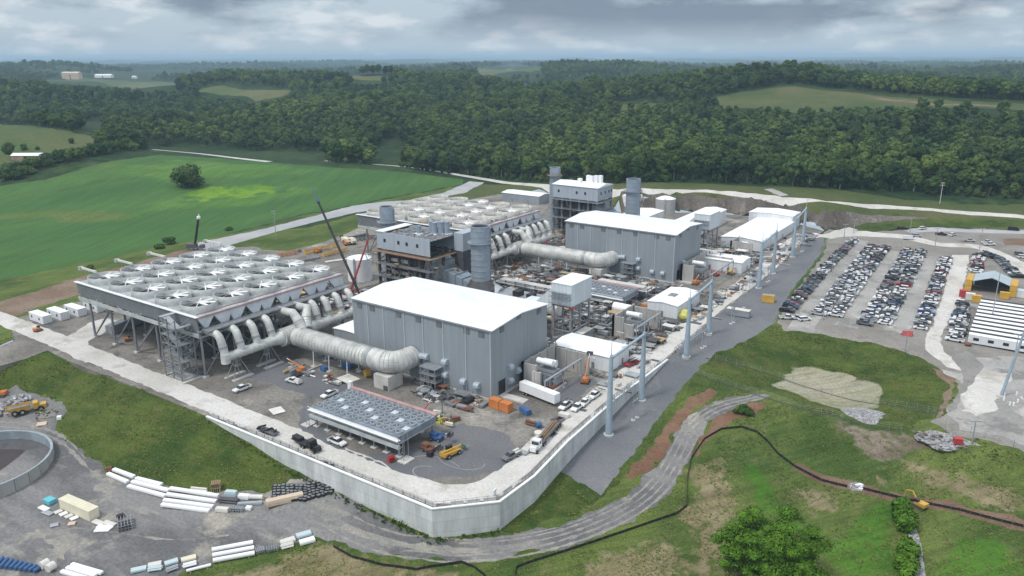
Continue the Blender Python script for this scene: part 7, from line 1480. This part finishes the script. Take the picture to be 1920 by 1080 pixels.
for k, (cm, tm) in enumerate(PROTO):
    t = thing('forest_tree', '', 'tree', (0, 0, 0)); link(cm, 'crown', t); link(tm, 'trunk', t); protos.append([t, False])
rt_ = random.Random(8)
TG = {0: ('rounded green tree at the front edge of the wood beside the crop field', 'trees at the left wood edge'), 1: ('tall green tree at the front edge of the wood behind the power plant', 'trees at the middle wood edge'), 2: ('broad green tree at the front edge of the wood above the back road', 'trees at the right wood edge')}
for i in near:
    k = rt_.randrange(len(protos)); t, used = protos[k]; s = float(S_[i])
    if not used: protos[k][1] = True; o = t; o.location = (X_[i], Y_[i], Z_[i]); o.rotation_euler = (0, 0, rt_.uniform(0, 6.28))
    else: o = dup(t, (X_[i], Y_[i], Z_[i]), rt_.uniform(0, 6.28))
    o.scale = (s, s, s*rt_.uniform(.85, 1.15)); g = 0 if U_[i] < 760 else 1 if U_[i] < 1180 else 2; o['label'], o['group'] = TG[g]
# single trees
def lone(px, py, s, label, k=0, cat='tree', nm='field_tree', sq=1.):
    x, y, z = P(px, py); o = dup(protos[k][0], (x, y, z), rt_.uniform(0, 6), label); o.name = nm; o.scale = (s*sq, s*sq, s); del_ = o.get('group')
    if del_: del o['group']
    return o
def bush(px, py, w, h, label, nm='bush', mt_='leaf_bush', group=None, leafs=.35, n=700, lob=8):
    x, y, z = P(px, py); rs = random.Random(int(px*7+py)); mb = MB(); crown(mb, (0, 0, h*.5), w*.55, h*.75, lob, leafs, n, rs, h/w*1.1); t = thing(nm, label, 'bush' if nm != 'field_tree' else 'tree', (x, y, z)); mb.build('crown', [mt_], t); b2 = MB(); trunk(b2, h*.5, .12 if nm == 'bush' else .4, rs, 3, w*.3); b2.build('trunk', ['bark'], t)
    if group: t['group'] = group
    return t
bush(355, 352, 26, 16, 'round dark tree standing alone in the crop field', 'field_tree', 'leaf_far', None, .7, 2600, 12)
lone(20, 301, 1.05, 'dark tree beside the white roofed farm shed', 1)
for i, (px, py, w, h, lb) in enumerate(((45, 281, 7, 5, 'small bush right of the dark farm tree'), (135, 269, 6, 5, 'lone small bush in the middle of the left pasture'), (70, 281, 4, 3, 'tiny bush near the farm shed'))): bush(px, py, w, h, lb)
hp = [(0, 332), (12, 328), (24, 331), (38, 320), (52, 326), (62, 318), (75, 314), (88, 312), (100, 306), (112, 305), (124, 300), (135, 301), (148, 296), (160, 293), (172, 292), (185, 290), (200, 288), (215, 284), (232, 281), (250, 282), (268, 280), (-20, 336), (-40, 338), (8, 338), (30, 336)]
for i, (px, py) in enumerate(hp): bush(px, py, rt_.uniform(11, 17), rt_.uniform(7, 11), 'dark hedgerow bush in the line between pasture and crop field', 'bush', 'leaf_far', 'hedgerow bushes left of the crop field', .7, 500, 7)
for i, (px, py, w, h) in enumerate(((170, 505, 3, 2), (318, 458, 7, 4), (300, 466, 5, 2.5), (430, 432, 4, 2))): bush(px, py, w, h, ('scrubby bush on the verge at the left frame side', 'largest scrubby bush on the verge behind the condenser', 'low scrubby bush left of the larger verge bush', 'scrubby bush on the verge by the grey road')[i])
for i, (px, py, w, h) in enumerate(((1690, 962, 4.5, 4), (1693, 978, 5, 4.5), (1697, 995, 4.2, 4), (1700, 1040, 4.5, 4), (1706, 1052, 5, 4.2), (1696, 1068, 5, 4.5), (1700, 1088, 5, 4.5))): bush(px, py, w, h, 'leafy bush, %s in the line beside the stony drain counting from the excavator' % ordinal(i).replace('nearest', 'first'), 'bush', 'leaf_big', 'bushes along the stony drain', .28, 900, 9)
for i, (px, py) in enumerate(((1395, 770), (1404, 778), (1388, 776))): bush(px, py, 3.5, 1.8, ('low bush above the bend of the silt fence', 'low bush right of another above the silt fence bend', 'low bush left of another above the silt fence bend')[i], 'bush', 'leaf_bush', None, .25, 500, 7)
# weeds along the foot of the wall
mb = MB(); rs = random.Random(77)
for i in range(330):
    q = rs.random(); a = Vector((-62, -56.2)).lerp(Vector((22.5, -56.2)), q) if rs.random() < .8 else Vector((23.6, -56)).lerp(Vector((35, -44.5)), rs.random()); x, y = a.x+rs.uniform(-.3, .3), a.y-abs(rs.gauss(0, .7)); z = float(hz(x, y)[0]); s = rs.uniform(.3, 1.)*(.3+q)
    for k in range(7): d = Vector((rs.uniform(-1, 1), rs.uniform(-1, 1), rs.uniform(.2, 1.6)))*s*.6; e = Vector((rs.uniform(-1, 1), rs.uniform(-1, 1), .1))*s*.35; o = Vector((x, y, z))+d*.6; mb.add([o-e, o+e*.6+Vector((0, 0, .2*s)), o+e+Vector((0, 0, .5*s)), o-e*.5+Vector((0, 0, .45*s))], [(0, 1, 2, 3)])
tag(mb.build('weeds', ['leaf_bush']), 'dark weeds along the foot of the front retaining wall', 'weeds', kind='stuff')
# the big foreground tree
x, y, z = P(1442, 1098); rs = random.Random(55); t = thing('broadleaf_tree', 'big bright green leafy tree in the right foreground', 'tree', (x, y, z)); mb = MB()
mb.blob((0, 0, 7.6), 5.6, 0, 3, .25, .8, (1.1, 1, .85))
for k in range(115):
    d = Vector((rs.gauss(0, 1), rs.gauss(0, 1), rs.gauss(.35, .8))).normalized(); q = rs.uniform(.5, 1.16); c_ = Vector((d.x*11*q, d.y*9.6*q, 7.6+d.z*8.2*q*(1 if d.z > 0 else .6))); R = rs.uniform(.8, 2.7)
    for j in range(int(260*R)):
        e = Vector((rs.gauss(0, 1), rs.gauss(0, 1), rs.gauss(.3, .8))).normalized(); o = c_+Vector((e.x, e.y, e.z*.6))*R*rs.uniform(.55, 1.15)
        nrm = (e*.8+Vector((rs.uniform(-.6, .6), rs.uniform(-.6, .6), rs.uniform(0, .9)))).normalized(); t1 = nrm.orthogonal().normalized(); t1.rotate(Matrix.Rotation(rs.uniform(0, 6.28), 3, nrm)); t2 = nrm.cross(t1); s = rs.uniform(.13, .3)
        mb.add([o-t1*s, o-t2*s*.7, o+t1*s, o+t2*s*.7], [(0, 1, 2, 3)])
mb.build('crown', ['leaf_big'], t); mb = MB(); trunk(mb, 9, .55, rs, 7, 7); mb.build('trunk', ['bark'], t)
# the far woods as one mass, instanced on points
def instanced(nm, pts, scl, label, FARP=FARP, cat='forest'):
    me = bpy.data.meshes.new(nm); me.from_pydata(pts, [], []); a = me.attributes.new('size', 'FLOAT', 'POINT'); a.data.foreach_set('value', scl)
    o = bpy.data.objects.new(nm, me); COL.objects.link(o); tag(o, label, cat, kind='stuff')
    ng = bpy.data.node_groups.new(nm, 'GeometryNodeTree'); ng.interface.new_socket('Geometry', in_out='INPUT', socket_type='NodeSocketGeometry'); ng.interface.new_socket('Geometry', in_out='OUTPUT', socket_type='NodeSocketGeometry')
    N = ng.nodes; gi = N.new('NodeGroupInput'); go = N.new('NodeGroupOutput'); ip = N.new('GeometryNodeInstanceOnPoints'); j = N.new('GeometryNodeJoinGeometry')
    objs = []
    for k, fm in enumerate(FARP):
        ob = bpy.data.objects.new('far_tree_shape', fm); objs.append(ob)
    g2i = N.new('GeometryNodeGeometryToInstance')
    for ob in objs[::-1]:
        oi = N.new('GeometryNodeObjectInfo'); oi.inputs['Object'].default_value = ob; ng.links.new(oi.outputs['Geometry'], g2i.inputs[0])
    ip.inputs['Pick Instance'].default_value = True; ng.links.new(gi.outputs[0], ip.inputs['Points']); ng.links.new(g2i.outputs[0], ip.inputs['Instance'])
    ri = N.new('FunctionNodeRandomValue'); ri.data_type = 'INT'; ri.inputs[4].default_value = 0; ri.inputs[5].default_value = len(FARP)-1; ng.links.new(ri.outputs[2], ip.inputs['Instance Index'])
    rr = N.new('FunctionNodeRandomValue'); rr.data_type = 'FLOAT'; rr.inputs[2].default_value = 0; rr.inputs[3].default_value = 6.28; rr.inputs['Seed'].default_value = 3; cx = N.new('ShaderNodeCombineXYZ'); ng.links.new(rr.outputs[1], cx.inputs[2]); ng.links.new(cx.outputs[0], ip.inputs['Rotation'])
    na = N.new('GeometryNodeInputNamedAttribute'); na.data_type = 'FLOAT'; na.inputs[0].default_value = 'size'; ng.links.new(na.outputs[0], ip.inputs['Scale'])
    ng.links.new(ip.outputs[0], go.inputs[0]); md = o.modifiers.new('trees', 'NODES'); md.node_group = ng; return o
PTS = [(X_[i], Y_[i], Z_[i]) for i in range(len(X_)) if i not in ns]; SCL = [float(S_[i]) for i in range(len(X_)) if i not in ns]
x2, y2, t2, l2 = sample(52000, -.68, .68, math.log(1500), math.log(3300)); k2 = thin(x2, y2, 11.); x2, y2 = x2[k2], y2[k2]; z2 = hz(x2, y2); s2 = rng.uniform(.95, 1.5, len(x2)); k2 = keepmask(x2, y2, z2, s2); x2, y2, z2, s2 = x2[k2], y2[k2], z2[k2], s2[k2]; PTS += list(zip(x2, y2, z2)); SCL += s2.tolist()
x3, y3, t3, l3 = sample(26000, -.66, .66, math.log(3300), math.log(9000)); 
gap = np.array([noise.noise(Vector((a/900, b/900, 1))) for a, b in zip(x3, y3)]); x3, y3 = x3[gap > -.28], y3[gap > -.28]; z3 = hz(x3, y3)-3; s3 = rng.uniform(1.3, 2.1, len(x3)); k3 = keepmask(x3, y3, z3, s3); x3, y3, z3, s3 = x3[k3], y3[k3], z3[k3], s3[k3]
PTS += list(zip(x3, y3, z3)); SCL += s3.tolist()
xu, yu, tu, lu = sample(16000, -.62, .62, math.log(470), math.log(760)); ku = thin(xu, yu, 4.2); xu, yu = xu[ku], yu[ku]; zu = hz(xu, yu); su = rng.uniform(.28, .5, len(xu)); ku = keepmask(xu, yu, zu, su); PTS += list(zip(xu[ku], yu[ku], zu[ku]-1.2)); SCL += su[ku].tolist()
# the treeline behind the hill meadow
hl = [(1350, 172), (1420, 158), (1500, 152), (1600, 164), (1700, 175), (1800, 182), (1960, 190)]
for a, b in zip(hl, hl[1:]):
    for k in range(26):
        q = k/26; x, y, z = P(a[0]+(b[0]-a[0])*q+rt_.uniform(-3, 3), a[1]+(b[1]-a[1])*q-rt_.uniform(0, 3)); PTS.append((x, y, z)); SCL.append(rt_.uniform(.95, 1.35))
instanced('forest', [tuple(map(float, p)) for p in PTS], SCL, 'dense green forest covering the hills behind the power plant')
TU = []
for k, cs in enumerate((((.075, .12, .025), (.13, .17, .045)), ((.14, .145, .05), (.23, .20, .10)), ((.075, .14, .025), (.12, .19, .035)))):
    MT['tuft%d' % k] = leafmat('grass tuft', cs[0], cs[1], .3)
    for j in range(2):
        rs = random.Random(900+k*5+j); mb = MB()
        for i in range(11):
            a = rs.uniform(0, 6.28); q = rs.uniform(0, .5); o = Vector((q*math.cos(a), q*math.sin(a), 0)); d = Vector((rs.uniform(-.6, .6), rs.uniform(-.6, .6), rs.uniform(.12, .35))); e = Vector((-d.y, d.x, 0)).normalized()*rs.uniform(.1, .22)
            mb.add([o-e, o+e, o+d+e*.4, o+d-e*.4], [(0, 1, 2, 3)])
        TU.append(mb.mesh('tuft', ['tuft%d' % k]))
def lastreg(t, l):
    r = np.full(len(t), -1)
    for i, pp in enumerate(PO):
        a = np.array(pp); ix = np.nonzero((t >= a[:, 0].min()) & (t <= a[:, 0].max()) & (l >= a[:, 1].min()) & (l <= a[:, 1].max()))[0]
        if len(ix): r[ix[inpoly(t[ix], l[ix], pp)]] = i
    return r
nt_ = 210000; tg = rng.uniform(-.68, .68, nt_); lg_ = np.log(np.sqrt(rng.uniform(118**2, 330**2, nt_))); rg_ = lastreg(tg, lg_); gok = np.isin(rg_, [i for i, q in enumerate(REG) if q[0] in ('meadow', 'grass_slope', 'lush_patch', 'straw_patch', 'basin_grass', 'verge')])
tg, lg_, rg_ = tg[gok], lg_[gok], rg_[gok]; gx, gy = unpolar(tg, lg_); cl_ = np.array([noise.noise(Vector((a/9, b/9, 7)))+.5*noise.noise(Vector((a/2.5, b/2.5, 2))) for a, b in zip(gx, gy)])+rng.uniform(-.25, .25, len(gx)); gk = cl_ > .0; gx, gy = gx[gk], gy[gk]; gz = hz(gx, gy)
instanced('grass', list(zip(gx.tolist(), gy.tolist(), (gz-.04).tolist())), rng.uniform(.22, .62, len(gx)).tolist(), 'rough tufts of grass over the meadow and banks in front of the plant', TU, 'grass')
print('trees', len(PTS), len(near), 'cars', len(LOT))
# ------------------------------------------------------------------ light, sky, air
sun_el, sun_az = math.radians(58), math.radians(250)     # azimuth in the plant frame, measured from +X
sd = bpy.data.lights.new('sun', 'SUN'); so = bpy.data.objects.new('sun', sd); COL.objects.link(so)
sd.energy = 1.5; sd.angle = math.radians(11); sd.color = (1, .96, .9)
dv = Vector((math.cos(sun_az)*math.cos(sun_el), math.sin(sun_az)*math.cos(sun_el), math.sin(sun_el)))
so.rotation_euler = dv.to_track_quat('Z', 'Y').to_euler()
w = bpy.data.worlds.new('World'); SC.world = w; w.use_nodes = True; nt = w.node_tree; nt.nodes.clear()
out = nt.nodes.new('ShaderNodeOutputWorld'); bg = nt.nodes.new('ShaderNodeBackground'); nt.links.new(bg.outputs[0], out.inputs[0])
SKX, SKY_ = 2.74, 1.46
sky = nt.nodes.new('ShaderNodeTexSky'); sky.sky_type = 'NISHITA'; sky.sun_disc = False; sky.sun_elevation = sun_el; sky.sun_rotation = math.pi/2-sun_az; sky.air_density = 1.2; sky.dust_density = 2.
tc = nt.nodes.new('ShaderNodeTexCoord'); sx = nt.nodes.new('ShaderNodeSeparateXYZ'); nt.links.new(tc.outputs['Generated'], sx.inputs[0])
def mth(op, a, b=None, c=None):
    n = nt.nodes.new('ShaderNodeMath'); n.operation = op
    for i, q in enumerate((a, b, c)):
        if q is None: continue
        if isinstance(q, (int, float)): n.inputs[i].default_value = q
        else: nt.links.new(q, n.inputs[i])
    return n.outputs[0]
zc = mth('MAXIMUM', sx.outputs[2], 0.)
vm = nt.nodes.new('ShaderNodeMapping'); vm.inputs['Location'].default_value = (SKX, SKY_, 0); vm.inputs['Scale'].default_value = (1, 1, 3.2); nt.links.new(tc.outputs['Generated'], vm.inputs[0])
n1 = nz(nt, 4.6, vm.outputs[0], 9, .54); n2 = nz(nt, 12., vm.outputs[0], 9, .55); n3 = nz(nt, 2.2, vm.outputs[0], 5, .5)
dark = ramp(nt, n1, G3(0), G3(1), .42, .55); puff = ramp(nt, n2, G3(0), G3(1), .52, .64)
lay = ramp(nt, mth('ADD', zc, mth('MULTIPLY', n3, .03)), G3(0), G3(1), .026, .062)       # the decks of cloud start a little above the skyline
base = mix(nt, .88, sky.outputs[0], (3.9, 4.75, 5.5))
c = mix(nt, mth('MULTIPLY', puff, .75), base, (5.9, 6.25, 6.55))
c = mix(nt, mth('MULTIPLY', mth('MULTIPLY', dark, lay), .88), c, (1.5, 1.95, 2.55))
hi = ramp(nt, zc, G3(0), G3(1), .10, .5); c = mix(nt, hi, c, mix(nt, .8, sky.outputs[0], (8.4, 8.8, 9.3)))   # the bright overcast overhead
nt.links.new(c, bg.inputs[0]); bg.inputs[1].default_value = .1
hz_ = MB(); hz_.box(-60000, 60000, -60000, 60000, float(zo.min())-1.5, max(float(zo[np.hypot(wx-OX, wy-OY) > 3000].max())+32, 150.))
hm = bpy.data.materials.new('haze'); hm.use_nodes = True; ht = hm.node_tree; ht.nodes.clear()
ho = ht.nodes.new('ShaderNodeOutputMaterial'); pv = ht.nodes.new('ShaderNodeVolumePrincipled'); ht.links.new(pv.outputs[0], ho.inputs['Volume'])
pv.inputs['Color'].default_value = (.55, .76, .97, 1); pv.inputs['Density'].default_value = 9.5e-5; pv.inputs['Anisotropy'].default_value = 0
print('haze box', float(zo.min()), float(zo.max()))
tag(hz_.build('haze', [hm]), kind='stuff')
vs = SC.view_settings; vs.view_transform = 'Standard'; vs.look = 'None'; vs.exposure = .4; vs.gamma = 1; vs.use_curve_mapping = False
SC.cycles.use_denoising = True; SC.cycles.volume_bounces = 1; SC.cycles.max_bounces = 6; SC.cycles.diffuse_bounces = 3
